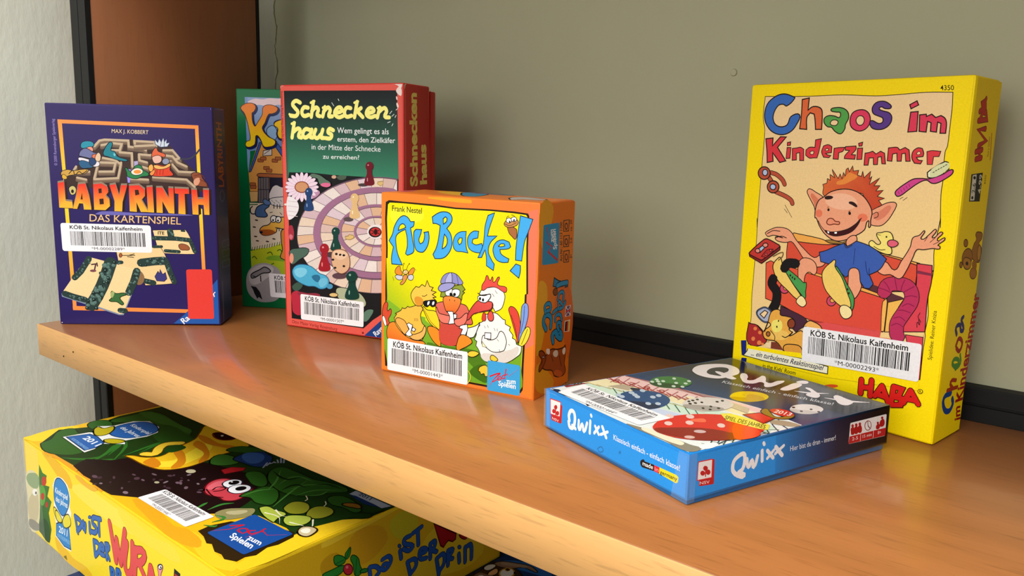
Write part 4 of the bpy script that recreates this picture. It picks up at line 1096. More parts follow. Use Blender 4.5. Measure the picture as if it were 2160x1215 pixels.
 ('qwl', 'right'): ('right_print right_maker_badge right_print/right_title_lettering players_panel', """P;0;1e96f2;12 210 565 0 12 -198 -577 2
P;0;1e96f2;567 210 456 0 37 -198 -481 0;0;0;;16203e;506 12 503 0
P;0;16203e;1018 210 452 0 0 -198 -415 1;0;0;;08090c;1050 12 304 0
P;1;c0242c;69 168 1 3 2 3 3 1 4 0 71 -3 4 -1 3 -1 2 -3 1 -3 3 -108 0 -3 -2 -2 -3 -1 -4 0 -76 7 -4 1 -3 2 -2 2 0 3
P;1;f4f0f0;57 172 1 2 1 1 2 1 3 0 75 -3 3 0 2 -1 1 -2 1 -2 1 -80 0 -2 -2 -1 -2 -1 -2 0 -79 4 -2 0 -2 1 -2 2 0 2;0;5;d83038
E;1;c0242c;104 137 15 -3 -14 -9;14
E;1;c0242c;88 117 15 -3 -14 -9;14
E;1;c0242c;122 115 15 -3 -14 -10;14
S;1;c0242c;104 138 3 -40;0;6
T;1;f4d0d0;74 65 62 -6 -63 20;NSV;0.01
S;2;f4f6fa;304 66 -22 27 4 40 32 22 32 3 9 -33 -10 -39 -28 -14;1;22
S;2;f4f6fa;325 72 36 -24 -48 11;1;19
S;2;f4f6fa;373 129 15 -42 20 28 16 -35 22 50;1;20
S;2;f4f6fa;475 151 5 -53;1;20
S;2;f4f6fa;482 188 6 -9;1;18
S;2;f4f6fa;512 144 45 -45;1;20
S;2;f4f6fa;559 138 -44 -34;1;17
S;2;f4f6fa;570 152 51 -52;1;22
S;2;f4f6fa;628 148 -59 -31;1;17
T;2;dfe6ee;679 109 350 -4 -353 30;Hier bist du dran - immer!;0.006
P;3;f2f0f0;1139 169 0 3 2 3 4 1 4 0 291 -1 5 -1 3 -1 2 -2 1 -4 4 -110 0 -3 -2 -2 -4 -1 -5 0 -296 10 -4 0 -3 2 -2 2 -1 3
P;3;c02028;1141 102 316 -5 -2 -45 -317 10
E;3;b01820;1160 157 11 -2 -10 -7;14
P;3;b01820;1148 147 24 -1 9 -35 -26 -1 -7 19;1
E;3;b01820;1190 157 11 -2 -10 -7;14
P;3;b01820;1178 147 24 -1 9 -35 -26 -2 -7 20;1
E;3;b01820;1220 157 11 -2 -10 -7;14
P;3;b01820;1208 147 24 0 9 -36 -26 -1 -7 19;1
E;3;902028;1293 136 31 -7 -31 -21;14
E;3;f2f0f0;1293 136 25 -5 -25 -19;14
S;3;702028;1288 158 5 -23 17 -16;0;5
E;3;b01820;1378 136 10 -2 -9 -6;14
P;3;b01820;1368 127 25 -1 5 -22 -30 1;1
E;3;b01820;1413 159 11 -2 -10 -6;14
P;3;b01820;1401 147 29 1 8 -33 -31 -5 -14 16;1
T;3;f4e0e0;1166 75 49 -1 -51 19;2-5;0.005
T;3;f4e0e0;1255 74 78 -2 -80 19;15 min;0.005
T;3;f4e0e0;1387 71 28 -1 -30 19;8+;0.005
S;3;f0d0d0;1235 100 2 -38;0;4
S;3;f0d0d0;1346 98 2 -38;0;4"""),
 ('lab', 'front'): ('cover_print cover_print/author_lettering cover_print/imprint_lettering cover_print/printed_maze cover_print/printed_maze_figures cover_print/title_lettering cover_print/subtitle_lettering cover_print/printed_maze_cards maker_corner maker_corner/corner_lettering maker_corner/corner_lettering#2 red_sticker barcode_sticker barcode_sticker/sticker_lettering barcode_sticker/barcode_bars worn_spot#1 worn_spot#2 worn_spot#3', """P;0;30245a;12 1819 1295 -8 0 -1799 -1293 0;0;0;;2b205c;588 1819 13 -1776
P;0;f08c46;95 1700 1107 -19 1 -29 -1108 18
P;0;f08c46;95 1700 33 -3 5 -473 -25 -17;0;0;;f6d42c;103 1648 13 -392
P;0;f08c46;1174 1679 28 1 2 -392 -27 1;0;0;;f6d42c;1188 1636 2 -331
P;0;f6d42c;103 999 29 1 11 -851 -30 -23;0;0;;f08c46;106 843 27 -353
P;0;f6d42c;1176 1010 29 -17 6 -526 -29 0;0;0;;f08c46;1184 905 13 -330
P;0;f08c46;111 159 959 -23 -37 -30 -921 17
T;1;e8cfa0;512 1603 289 -4 -286 35;MAX J. KOBBERT;0.008
T;2;8a7ab8;69 1329 2 374 -24 -374;© 2000 Ravensburger Spieleverlag;0.01
P;3;3c2a26;413 1546 240 6 192 -6 127 -39 76 -98 71 -64 86 -73 62 -91 -10 -43 -1188 18 27 42 85 84 60 68 129 142
S;3;6a5648;368 1470 43 46 40 9 188 -3 1 -49 112 -10 23 -16;0;24
S;3;7c6654;369 1481 43 46 40 9 187 -3 2 -49 112 -10 23 -16;0;21
S;3;bca68a;370 1492 42 46 41 9 187 -3 1 -49 112 -10 23 -16;0;18
S;3;6a5648;690 1499 -3 22 156 -6 15 -33;0;24
S;3;7c6654;690 1509 -3 23 157 -6 14 -33;0;21
S;3;bca68a;691 1520 -3 22 156 -5 15 -33;0;18
S;3;6a5648;425 1480 89 18 71 -6 -19 -50 -80 -2;0;24
S;3;7c6654;425 1491 89 18 72 -6 -19 -50 -80 -2;0;21
S;3;bca68a;426 1502 89 18 71 -6 -18 -50 -81 -2;0;18
S;3;6a5648;689 1478 161 12;0;24
S;3;7c6654;689 1489 162 12;0;21
S;3;bca68a;690 1500 161 12;0;18
S;3;6a5648;565 1426 96 -6 -2 -108;0;24
S;3;7c6654;566 1437 96 -6 -2 -108;0;21
S;3;bca68a;567 1448 95 -6 -1 -108;0;18
S;3;6a5648;717 1413 88 -6 25 8;0;24
S;3;7c6654;718 1424 88 -6 25 8;0;21
S;3;bca68a;718 1435 89 -6 24 8;0;18
S;3;6a5648;717 1413 2 -50 59 -15;0;24
S;3;7c6654;718 1424 1 -50 60 -15;0;21
S;3;bca68a;718 1435 2 -50 59 -15;0;18
S;3;6a5648;913 1450 72 2 54 -65 -74 -18;0;25
S;3;7c6654;913 1461 73 2 54 -65 -74 -18;0;21
S;3;bca68a;914 1472 73 2 53 -65 -74 -18;0;18
S;3;6a5648;919 1409 64 -6 38 -49 72 -32;0;25
S;3;7c6654;919 1420 65 -6 38 -49 72 -32;0;21
S;3;bca68a;920 1431 64 -6 38 -49 72 -32;0;18
S;3;6a5648;371 1388 158 -29 31 -24;0;24
S;3;7c6654;372 1399 158 -29 31 -24;0;21
S;3;bca68a;373 1410 158 -29 30 -24;0;18
S;3;6a5648;400 1340 128 -2 -20 -70 -112 -3;0;24
S;3;7c6654;401 1351 128 -2 -20 -70 -113 -3;0;21
S;3;bca68a;401 1362 128 -2 -20 -70 -112 -3;0;18
S;3;6a5648;392 1339 -40 -133;0;24
S;3;7c6654;393 1350 -40 -133;0;21
S;3;bca68a;393 1361 -40 -133;0;18
S;3;6a5648;573 1343 -32 -129 -189 -12;0;24
S;3;7c6654;573 1354 -31 -129 -190 -12;0;21
S;3;bca68a;574 1365 -32 -128 -189 -13;0;18
S;3;6a5648;214 1302 -27 -41 128 2;0;24
S;3;7c6654;215 1313 -27 -41 128 2;0;21
S;3;bca68a;216 1324 -27 -41 128 2;0;18
S;3;6a5648;728 1314 56 -15;0;25
S;3;7c6654;729 1325 55 -15;0;21
S;3;bca68a;729 1336 56 -15;0;18
S;3;6a5648;980 1336 46 -57 130 -6;0;25
S;3;7c6654;981 1347 46 -57 130 -6;0;21
S;3;bca68a;981 1358 46 -57 130 -5;0;18
S;3;6a5648;634 1212 145 -5;0;25
S;3;7c6654;634 1223 146 -5;0;21
S;3;bca68a;635 1234 145 -5;0;18
S;3;6a5648;821 1229 267 -16 63 -57;0;25
S;3;7c6654;821 1240 268 -15 63 -58;0;21
S;3;bca68a;822 1251 267 -15 63 -58;0;18
S;3;6a5648;216 1212 71 -15;0;24
S;3;7c6654;217 1223 71 -15;0;21
S;3;bca68a;218 1234 71 -15;0;18
P;3;9a8af0;611 1317 36 -8 -14 -108 -16 0
P;3;a8a0c8;675 1376 32 5 -2 -46 -29 -9
P;4;2a8aa0;262 1489 14 33 49 11 38 -13 -1 -28 -49 -14 -40 -5;1;5;1c1420
P;4;e09080;305 1474 40 13 15 -28 -25 -17 -28 8;1;4;K
P;4;6a6e98;264 1457 41 17 54 -31 62 -23 -19 -42 -48 -1 -30 16 -63 15 -16 7;1;5;1c1420
P;4;e0d8e0;244 1399 79 -15 71 -14 6 -33 -49 -10 -108 47;1;4;K
P;4;2a5a80;246 1370 75 -10 30 -33 -40 -13 -56 3;1;4;K
P;4;e07050;349 1418 33 9 6 -25 -32 -9;1;4;K
P;4;d8b898;373 1410 33 30 4 -62 -32 -5;1;4;K
P;4;25406a;323 1384 33 13 21 -36 -41 -26;1;4;K
P;4;1e7a88;439 1453 52 75 24 -8 -16 -58 28 -7 22 -41 78 -27 -16 -12 -64 10 -79 27 -27 8;1;5;1c1420
P;4;6ac0c8;518 1438 16 -8 -9 -16;1
P;4;c8d0dc;852 1520 -2 41 22 -28 14 33 15 -28 18 37 6 -36 21 25 -4 -33 27 4 -22 -33 -56 -5;0;5;38466a
S;4;38466a;891 1501 10 37;1;4
S;4;38466a;923 1501 2 38;1;4
P;4;d8603c;819 1429 9 33 30 30 15 -29 55 -23 -9 -25 -56 15 -41 -18;1;5;1c1420
P;4;e0b0a0;826 1417 61 9 6 -45 -49 -18 -19 25;1;4;K
P;4;8a90a8;902 1390 41 17 14 -33 -41 -17;1;4;K
P;4;d84428;812 1296 31 59 65 -7 57 10 -6 -42 26 -41 -25 -13 -162 2;1;5;1c1420
P;4;f0b060;835 1351 72 -11 54 26 3 -21 -58 -26 -64 3;1;4;K
P;4;e89048;795 1279 38 34 7 -16 -26 -34;1;4;K
P;4;f4a850;790 1337 29 18 6 -42 -25 -17;1;4;K
S;4;901c14;857 1314 -6 -42;1;4
S;4;901c14;882 1314 -6 -41;1;4
S;4;901c14;906 1315 -6 -42;1;4
P;4;2a7a48;608 1325 38 -32 43 50 41 1 14 -33 46 -40 -57 -18 -50 -18 -63 16 -7 33;1;5;0c2a1a
P;4;f0e0d0;650 1297 46 26 44 -16 -6 -29 -49 -14 -32 12;1;4;K
E;4;e8903c;699 1292 30 1 -31 -17;14
P;4;8a4a30;1132 1287 66 5 23 -45 38 -58 -41 -9 -57 15 -22 50;1;5;1c1420
P;4;d8987a;1146 1228 42 26 7 -33 -34 -34;1
S;4;6a3020;1196 1238 48 -24 10 -42;1;6
S;4;6a3020;1156 1270 50 10 31 -33;1;6
P;4;c89a48;93 1272 49 26 47 -7 121 11 -26 -34 -73 -10 -56 -9 -41 -17;1;5;1c1420
S;4;1c1420;156 1265 33 26 14 -33 34 26 23 -16 41 25;1;6
P;4;d8a838;104 1256 27 -8 6 -24 -32 -1;1;4;K
S;4;3a3a48;1048 1405 65 2 50 30 43 51;1;13
P;4;c8b870;148 1149 33 18 23 -25 -11 -41 -29 -9 -14 24;1;5;1c1420
E;4;1c1420;174 1121 11 0 -12 -15;14
P;5;2c1a18;81 1191 51 10 3 -157 51 -5 2 -54 -108 4
P;5;2c1a18;71 1184 51 10 3 -156 50 -6 3 -54 -108 4
P;5;2c1a18;241 1184 57 7 25 -110 11 -105 -59 1 -4 49 -32 1 -19 -46 -32 2 31 105
P;5;2c1a18;231 1177 57 7 25 -109 11 -106 -59 1 -4 49 -32 1 -19 -46 -32 2 31 105
P;5;2c1a18;360 1186 66 7 43 -25 10 -42 -26 -34 30 -33 1 -50 -38 -34 -89 2
P;5;2c1a18;350 1179 66 8 43 -26 10 -42 -27 -34 31 -32 1 -51 -39 -34 -88 2
P;5;2c1a18;490 1181 49 9 23 -96 21 88 48 1 -44 -138 -8 -79 -61 2 5 84
P;5;2c1a18;480 1174 49 9 23 -95 21 88 48 1 -44 -139 -9 -79 -60 2 5 84
P;5;2c1a18;643 1180 81 5 47 -36 -3 -51 -30 -34 52 -100 -61 1 -32 82 -1 -82 -56 3
P;5;2c1a18;633 1173 81 6 47 -37 -3 -50 -30 -35 52 -100 -61 1 -32 82 -1 -82 -56 3
P;5;2c1a18;784 1170 49 5 2 -213 -49 2
P;5;2c1a18;774 1163 49 5 2 -213 -49 2
P;5;2c1a18;861 1167 49 3 49 -93 0 91 41 -2 -2 -210 -45 3 -48 100 -1 -99 -49 2
P;5;2c1a18;851 1160 49 3 49 -93 0 91 41 -2 -2 -210 -45 3 -48 100 -1 -99 -49 2
P;5;2c1a18;1008 1166 114 -3 2 -41 -36 0 0 -171 -57 4 7 166 -28 3
P;5;2c1a18;998 1159 114 -3 2 -41 -37 0 1 -171 -57 4 7 166 -28 3
P;5;2c1a18;1142 1156 45 1 5 -76 46 0 0 77 48 -1 -4 -208 -41 1 -3 82 -43 3 -1 -86 -48 3
P;5;2c1a18;1132 1149 45 1 5 -75 46 -1 0 77 48 0 -4 -209 -42 1 -2 82 -43 3 -2 -86 -47 3
P;5;8c7a68;62 1202 52 10 2 -156 51 -6 3 -53 -108 4
P;5;e4342a;61 1187 52 10 2 -156 51 -6 3 -53 -108 3;0;0;;f4b436;122 1180 -11 -149
P;5;8c7a68;223 1195 56 7 26 -109 11 -105 -60 0 -3 50 -32 1 -19 -47 -32 2 31 105
P;5;e4342a;222 1180 57 7 25 -109 11 -105 -60 0 -3 49 -32 2 -19 -47 -32 2 31 105;0;0;;f4b436;249 1170 -9 -150
P;5;8c7a68;342 1197 66 8 42 -26 10 -41 -26 -34 30 -33 1 -50 -38 -35 -89 2
P;5;e4342a;341 1182 66 8 43 -26 9 -42 -26 -33 30 -33 1 -51 -38 -34 -89 2;0;0;;f4b436;425 1173 -9 -150
P;5;8c7a68;471 1192 49 9 23 -95 21 88 49 1 -45 -139 -8 -79 -61 2 5 84
P;5;e4342a;470 1177 49 9 23 -95 21 88 49 1 -45 -139 -8 -79 -61 2 5 84;0;0;;f4b436;542 1170 -9 -151
P;5;8c7a68;624 1191 82 6 46 -37 -2 -50 -31 -34 52 -100 -61 0 -32 82 -1 -81 -56 3
P;5;e4342a;624 1176 81 6 46 -37 -2 -50 -30 -34 51 -100 -61 0 -32 82 0 -82 -57 4;0;0;;f4b436;706 1165 -8 -151
P;5;8c7a68;765 1181 49 5 2 -213 -49 3
P;5;e4342a;765 1166 49 5 1 -213 -49 2;0;0;;f4b436;795 1154 -8 -151
P;5;8c7a68;842 1179 49 2 49 -93 0 91 41 -2 -2 -209 -45 2 -48 101 -1 -100 -49 3
P;5;e4342a;842 1164 49 2 48 -93 0 91 41 -2 -2 -210 -45 3 -48 100 -1 -99 -49 2;0;0;;f4b436;915 1150 -7 -152
P;5;8c7a68;989 1177 114 -3 2 -40 -37 -1 1 -170 -57 4 7 165 -28 4
P;5;e4342a;988 1162 114 -3 3 -40 -37 -1 0 -171 -57 4 8 166 -29 3;0;0;;f4b436;1047 1147 -7 -152
P;5;8c7a68;1123 1168 45 1 5 -76 45 -1 1 78 48 -1 -4 -208 -42 1 -2 81 -44 4 -1 -86 -47 3
P;5;e4342a;1123 1153 45 0 5 -75 45 -1 0 77 48 0 -4 -208 -41 1 -3 81 -43 3 -1 -85 -48 2;0;0;;f4b436;1199 1137 -7 -152
P;5;3a2018;234 1056 17 -1 -3 59
P;5;3a2018;380 1146 25 5 1 -38 -24 -5
P;5;3a2018;383 1063 33 4 1 -46 -33 -4
P;5;3a2018;670 1143 29 1 6 -38 -33 -9
P;0;6a64b0;347 934 52 27 252 -8 424 -6 51 -8 -307 -4;1
T;6;e6bc84;294 876 733 -15 -729 74;DAS KARTENSPIEL;0.004
P;7;f0d098;794 810 267 8 24 -39 62 -146 -27 -21 -283 5;2;4;1c1420
S;7;2c3e3a;797 744 183 -2 111 -12;0;37
E;7;55726c;855 736 6 -1 -7 -4;7
E;7;6a8a84;853 739 2 0 -3 -2;6
E;7;4a6660;1037 739 6 -1 -6 -4;7
E;7;6a8a84;1035 743 2 0 -2 -2;6
E;7;4a6660;816 746 3 -6 -7 3;7
E;7;6a8a84;814 749 2 0 -2 -2;6
E;7;4a6660;902 740 1 -6 -5 5;7
E;7;6a8a84;900 744 2 0 -2 -2;6
E;7;55726c;795 742 2 -5 -6 3;7
E;7;6a8a84;792 746 3 0 -3 -2;6
E;7;55726c;1090 730 1 -6 -5 6;7
E;7;6a8a84;1088 734 2 0 -2 -2;6
E;7;55726c;987 736 1 -7 -5 6;7
E;7;6a8a84;985 739 2 0 -2 -2;6
E;7;1a2824;1072 720 6 -1 -7 -4;7
E;7;6a8a84;1070 724 2 0 -3 -2;6
E;7;1a2824;1015 745 5 -3 -7 -1;7
E;7;6a8a84;1013 748 2 0 -2 -2;6
E;7;55726c;1034 724 5 -4 -8 1;7
E;7;6a8a84;1032 728 2 0 -2 -2;6
E;7;55726c;1063 738 1 -6 -6 5;7
E;7;6a8a84;1061 742 2 0 -3 -2;6
E;7;4a6660;984 755 3 -6 -7 4;7
E;7;6a8a84;982 759 2 0 -2 -2;6
E;7;1a2824;950 746 1 -6 -6 4;7
E;7;6a8a84;947 750 2 0 -2 -2;6
E;7;4a6660;1021 732 2 -6 -6 4;7
E;7;6a8a84;1019 735 2 0 -2 -2;6
S;7;2c3e3a;936 803 6 -44;0;52
E;7;4a6660;961 779 7 -4 -11 -2;7
E;7;6a8a84;958 783 3 0 -3 -3;6
E;7;55726c;948 782 5 -8 -10 4;7
E;7;6a8a84;946 785 3 0 -3 -2;6
E;7;55726c;944 790 4 -7 -10 4;7
E;7;6a8a84;941 794 3 0 -3 -3;6
E;7;55726c;955 768 6 -7 -11 2;7
E;7;6a8a84;953 771 3 0 -3 -2;6
E;7;4a6660;931 802 7 -4 -11 -2;7
E;7;6a8a84;928 806 3 0 -3 -3;6
E;7;1a2824;958 765 8 -2 -10 -4;7
E;7;6a8a84;956 769 3 0 -3 -3;6
E;7;4a6660;927 808 9 -1 -10 -5;7
E;7;6a8a84;925 812 3 0 -3 -3;6
E;7;4a6660;958 774 0 -9 -6 9;7
E;7;6a8a84;956 778 3 0 -3 -3;6
S;7;2c3e3a;1099 717 31 -84;0;32
E;7;1a2824;1108 700 3 -4 -6 1;7
E;7;6a8a84;1105 704 2 0 -2 -2;6
E;7;55726c;1119 658 5 -2 -7 -2;7
E;7;6a8a84;1117 662 1 0 -1 -2;6
E;7;1a2824;1118 698 4 -4 -7 1;7
E;7;6a8a84;1116 702 1 0 -1 -2;6
E;7;1a2824;1110 660 5 -3 -7 -1;7
E;7;6a8a84;1108 663 2 0 -2 -1;6
E;7;1a2824;1106 724 6 0 -6 -4;7
E;7;6a8a84;1104 728 2 0 -2 -2;6
E;7;1a2824;1131 657 2 -5 -6 3;7
E;7;6a8a84;1129 660 1 0 -1 -1;6
E;7;55726c;1131 633 2 -5 -6 3;7
E;7;6a8a84;1128 636 2 0 -2 -2;6
S;7;2c3e3a;890 638 111 -7;0;28
E;7;4a6660;908 639 4 -1 -5 -3;7
E;7;6a8a84;905 642 2 0 -2 -1;6
E;7;4a6660;893 643 4 -2 -5 -2;7
E;7;6a8a84;891 646 1 0 -1 -1;6
E;7;4a6660;945 641 4 -2 -6 -1;7
E;7;6a8a84;942 645 2 0 -2 -2;6
E;7;55726c;984 628 2 -5 -5 4;7
E;7;6a8a84;982 632 2 0 -2 -2;6
E;7;1a2824;907 634 0 -5 -4 5;7
E;7;6a8a84;905 637 1 0 -1 -1;6
E;7;55726c;981 624 2 -4 -5 2;7
E;7;6a8a84;978 628 2 0 -2 -2;6
S;7;2c3e3a;1030 809 22 -2;0;17
E;7;1a2824;1047 804 1 -3 -3 2;7
E;7;6a8a84;1044 807 1 0 -1 0;6
E;7;4a6660;1046 804 1 -2 -3 1;7
E;7;6a8a84;1043 808 2 0 -2 -1;6
T;7;3a3428;835 775 53 -1 -52 26;ITE;0.03
P;7;9a5a38;1004 693 60 -3 24 -36 -44 -9 -34 8;1;4;1c1420
P;7;eccb92;492 624 357 49 39 -75 75 -220 -18 -18 -233 -20 -46 103 -159 70;2;4;1c1420
S;7;2c3e3a;687 533 112 15 78 5;0;70
E;7;55726c;862 552 11 -1 -12 -9;7
E;7;6a8a84;859 555 4 0 -4 -3;6
E;7;1a2824;723 512 10 -7 -15 -1;7
E;7;6a8a84;721 515 4 0 -4 -3;6
E;7;1a2824;829 534 1 -12 -10 10;7
E;7;6a8a84;826 537 4 0 -4 -3;6
E;7;1a2824;866 574 7 -9 -14 3;7
E;7;6a8a84;864 578 4 0 -4 -4;6
E;7;1a2824;834 534 11 -1 -13 -8;7
E;7;6a8a84;831 538 4 0 -4 -4;6
E;7;55726c;809 553 2 -11 -11 8;7
E;7;6a8a84;806 557 4 0 -4 -4;6
E;7;1a2824;767 562 3 -11 -12 8;7
E;7;6a8a84;764 566 5 0 -5 -4;6
E;7;1a2824;685 513 0 -12 -9 11;7
E;7;6a8a84;682 517 4 0 -4 -4;6
E;7;1a2824;815 564 5 -10 -13 5;7
E;7;6a8a84;812 568 4 0 -4 -4;6
E;7;4a6660;845 524 6 -10 -14 5;7
E;7;6a8a84;842 527 4 1 -4 -4;6
E;7;4a6660;739 548 11 -2 -13 -8;7
E;7;6a8a84;737 551 4 0 -5 -3;6
E;7;1a2824;861 573 10 -5 -14 -4;7
E;7;6a8a84;858 576 4 0 -4 -3;6
E;7;1a2824;828 565 11 -4 -14 -5;7
E;7;6a8a84;825 569 5 0 -5 -4;6
E;7;4a6660;868 578 11 0 -12 -9;7
E;7;6a8a84;865 582 4 0 -4 -4;6
E;7;55726c;783 536 9 -6 -15 -2;7
E;7;6a8a84;780 540 4 0 -4 -4;6
E;7;55726c;792 538 12 -1 -13 -8;7
E;7;6a8a84;790 542 4 0 -4 -4;6
E;7;55726c;795 551 11 -4 -14 -5;7
E;7;6a8a84;793 555 4 0 -4 -4;6
E;7;55726c;894 544 8 -8 -14 1;7
E;7;6a8a84;891 547 4 0 -4 -3;6
E;7;55726c;866 550 10 -5 -14 -3;7
E;7;6a8a84;864 554 4 0 -4 -4;6
E;7;1a2824;872 568 11 -5 -15 -3;7
E;7;6a8a84;870 572 4 0 -4 -4;6
S;7;2c3e3a;894 544 29 -98 27 -72;0;46
E;7;4a6660;901 475 1 -8 -7 6;7
E;7;6a8a84;898 479 3 0 -3 -3;6
E;7;4a6660;901 511 8 0 -8 -6;7
E;7;6a8a84;899 515 3 0 -3 -3;6
E;7;55726c;905 473 8 0 -8 -6;7
E;7;6a8a84;903 477 3 0 -3 -3;6
E;7;1a2824;942 432 0 -8 -6 7;7
E;7;6a8a84;939 435 3 0 -3 -2;6
E;7;4a6660;923 418 5 -6 -10 2;7
E;7;6a8a84;921 421 2 0 -2 -2;6
E;7;1a2824;899 517 6 -4 -9 -2;7
E;7;6a8a84;896 520 3 0 -3 -2;6
E;7;1a2824;929 397 7 -2 -9 -4;7
E;7;6a8a84;927 401 3 0 -3 -3;6
E;7;1a2824;907 523 7 -3 -10 -3;7
E;7;6a8a84;904 526 3 1 -3 -3;6
E;7;1a2824;931 426 0 -8 -6 8;7
E;7;6a8a84;928 430 3 0 -3 -2;6
E;7;4a6660;907 484 8 -1 -9 -5;7
E;7;6a8a84;905 488 2 0 -2 -2;6
E;7;55726c;912 491 6 -4 -9 -2;7
E;7;6a8a84;909 494 3 0 -3 -2;6
E;7;55726c;936 379 7 -1 -8 -5;7
E;7;6a8a84;934 383 2 0 -2 -2;6
S;7;2c3e3a;705 380 77 -17;0;44
E;7;1a2824;738 389 7 0 -8 -6;7
E;7;6a8a84;736 393 2 0 -2 -2;6
E;7;55726c;726 378 3 -7 -8 3;7
E;7;6a8a84;723 381 3 0 -3 -2;6
E;7;4a6660;739 372 0 -7 -6 6;7
E;7;6a8a84;736 376 3 0 -3 -2;6
E;7;1a2824;735 364 6 -3 -9 -2;7
E;7;6a8a84;733 368 2 0 -3 -2;6
E;7;4a6660;750 377 3 -6 -8 3;7
E;7;6a8a84;747 381 3 0 -3 -2;6
E;7;55726c;723 382 7 -1 -8 -4;7
E;7;6a8a84;721 386 2 0 -3 -2;6
E;7;1a2824;702 393 4 -5 -9 1;7
E;7;6a8a84;699 397 3 0 -3 -2;6
E;7;1a2824;731 373 0 -8 -6 7;7
E;7;6a8a84;728 377 3 0 -3 -3;6
S;7;2c3e3a;797 670 64 3;0;23
E;7;1a2824;825 678 4 0 -4 -3;7
E;7;6a8a84;823 681 1 0 -1 -1;6
E;7;1a2824;837 679 0 -4 -3 4;7
E;7;6a8a84;834 683 1 0 -1 -2;6
E;7;55726c;846 678 0 -4 -3 4;7
E;7;6a8a84;844 682 1 0 -1 -1;6
E;7;4a6660;819 679 3 -3 -5 1;7
E;7;6a8a84;817 683 1 0 -1 -1;6
S;7;2c3e3a;500 535 30 0;0;31
E;7;4a6660;515 533 4 -4 -7 1;7
E;7;6a8a84;513 537 2 0 -2 -2;6
E;7;4a6660;509 527 3 -4 -6 1;7
E;7;6a8a84;507 531 2 0 -2 -2;6
E;7;55726c;503 524 6 -1 -6 -3;7
E;7;6a8a84;501 527 2 0 -2 -1;6
P;7;8a6a48;667 461 40 -45 -21 -63 -42 -1;1
S;7;3a3020;520 593 120 2;0;6
E;7;a85a30;525 595 12 0 -14 -18;14;4;1c1420
S;7;3a3020;588 594 48 14;0;6
S;7;3a3020;579 585 51 -8;0;6
P;7;3e3a78;793 417 28 46 12 -18 6 36 19 -45 23 18 10 -54 -23 -23 -60 4;0;4;1a1840
P;7;8090a8;252 573 419 -108 7 -22 -157 -360 -38 0 -452 155 -2 27
P;7;f2d29a;257 581 42 -11 368 -99 6 -19 -155 -355 -26 -5 -451 163 -5 19
S;7;2c3e3a;440 530 -40 -108 -40 -91 -48 -90 -47 -73;0;103
E;7;55726c;370 314 13 -11 -22 1;7
E;7;6a8a84;368 318 6 0 -6 -5;6
E;7;55726c;267 185 8 -15 -19 8;7
E;7;6a8a84;265 189 6 0 -7 -5;6
E;7;4a6660;274 244 10 -14 -20 5;7
E;7;6a8a84;272 248 6 0 -7 -6;6
E;7;55726c;295 192 0 -18 -13 17;7
E;7;6a8a84;293 196 6 0 -6 -6;6
E;7;4a6660;341 303 4 -17 -17 14;7
E;7;6a8a84;339 307 6 0 -6 -5;6
E;7;1a2824;393 471 17 0 -19 -13;7
E;7;6a8a84;391 475 6 0 -7 -5;6
E;7;1a2824;360 317 15 -7 -21 -6;7
E;7;6a8a84;357 320 6 0 -6 -5;6
E;7;1a2824;357 439 15 -8 -21 -5;7
E;7;6a8a84;355 442 6 0 -7 -5;6
E;7;1a2824;302 141 15 -7 -21 -6;7
E;7;6a8a84;299 145 6 0 -6 -6;6
E;7;1a2824;314 277 5 -17 -18 11;7
E;7;6a8a84;312 280 6 0 -7 -5;6
E;7;4a6660;403 377 3 -18 -16 14;7
E;7;6a8a84;401 380 6 1 -7 -6;6
E;7;55726c;416 496 14 -10 -22 -1;7
E;7;6a8a84;414 500 6 0 -7 -6;6
E;7;4a6660;314 250 4 -17 -17 12;7
E;7;6a8a84;311 254 6 0 -6 -5;6
E;7;55726c;366 428 5 -17 -17 11;7
E;7;6a8a84;364 431 6 0 -7 -5;6
E;7;4a6660;404 510 12 -11 -22 1;7
E;7;6a8a84;401 514 6 0 -6 -5;6
E;7;1a2824;378 362 16 -6 -21 -8;7
E;7;6a8a84;376 365 6 0 -7 -5;6
E;7;4a6660;287 235 13 -10 -22 -1;7
E;7;6a8a84;284 239 6 0 -6 -5;6
E;7;1a2824;227 141 14 -8 -21 -5;7
E;7;6a8a84;224 145 6 0 -6 -6;6
E;7;1a2824;265 210 8 -15 -19 7;7
E;7;6a8a84;263 214 6 0 -7 -6;6
E;7;55726c;463 510 17 0 -18 -14;7
E;7;6a8a84;460 513 6 0 -6 -5;6
E;7;4a6660;365 301 17 -2 -20 -12;7
E;7;6a8a84;363 305 6 0 -7 -6;6
E;7;55726c;324 293 9 -15 -20 7;7
E;7;6a8a84;322 297 6 0 -6 -6;6
E;7;4a6660;425 448 2 -17 -15 14;7
E;7;6a8a84;422 452 6 0 -6 -6;6
E;7;1a2824;382 418 16 -7 -21 -6;7
E;7;6a8a84;380 421 6 0 -6 -5;6
E;7;4a6660;426 413 7 -16 -19 9;7
E;7;6a8a84;423 416 6 0 -6 -5;6
E;7;4a6660;379 406 16 -3 -19 -11;7
E;7;6a8a84;376 409 6 0 -6 -5;6
E;7;1a2824;471 534 13 -10 -22 -1;7
E;7;6a8a84;468 538 6 0 -6 -5;6
E;7;1a2824;404 361 16 -5 -21 -8;7
E;7;6a8a84;401 365 7 0 -7 -6;6
E;7;1a2824;286 273 8 -15 -19 8;7
E;7;6a8a84;284 277 6 0 -6 -6;6
E;7;4a6660;307 312 5 -16 -18 11;7
E;7;6a8a84;305 316 6 0 -7 -5;6
E;7;4a6660;424 520 16 -5 -21 -8;7
E;7;6a8a84;421 523 6 0 -6 -5;6
E;7;55726c;388 409 17 -4 -20 -10;7
E;7;6a8a84;386 412 6 0 -6 -5;6
E;7;1a2824;354 330 10 -14 -21 6;7
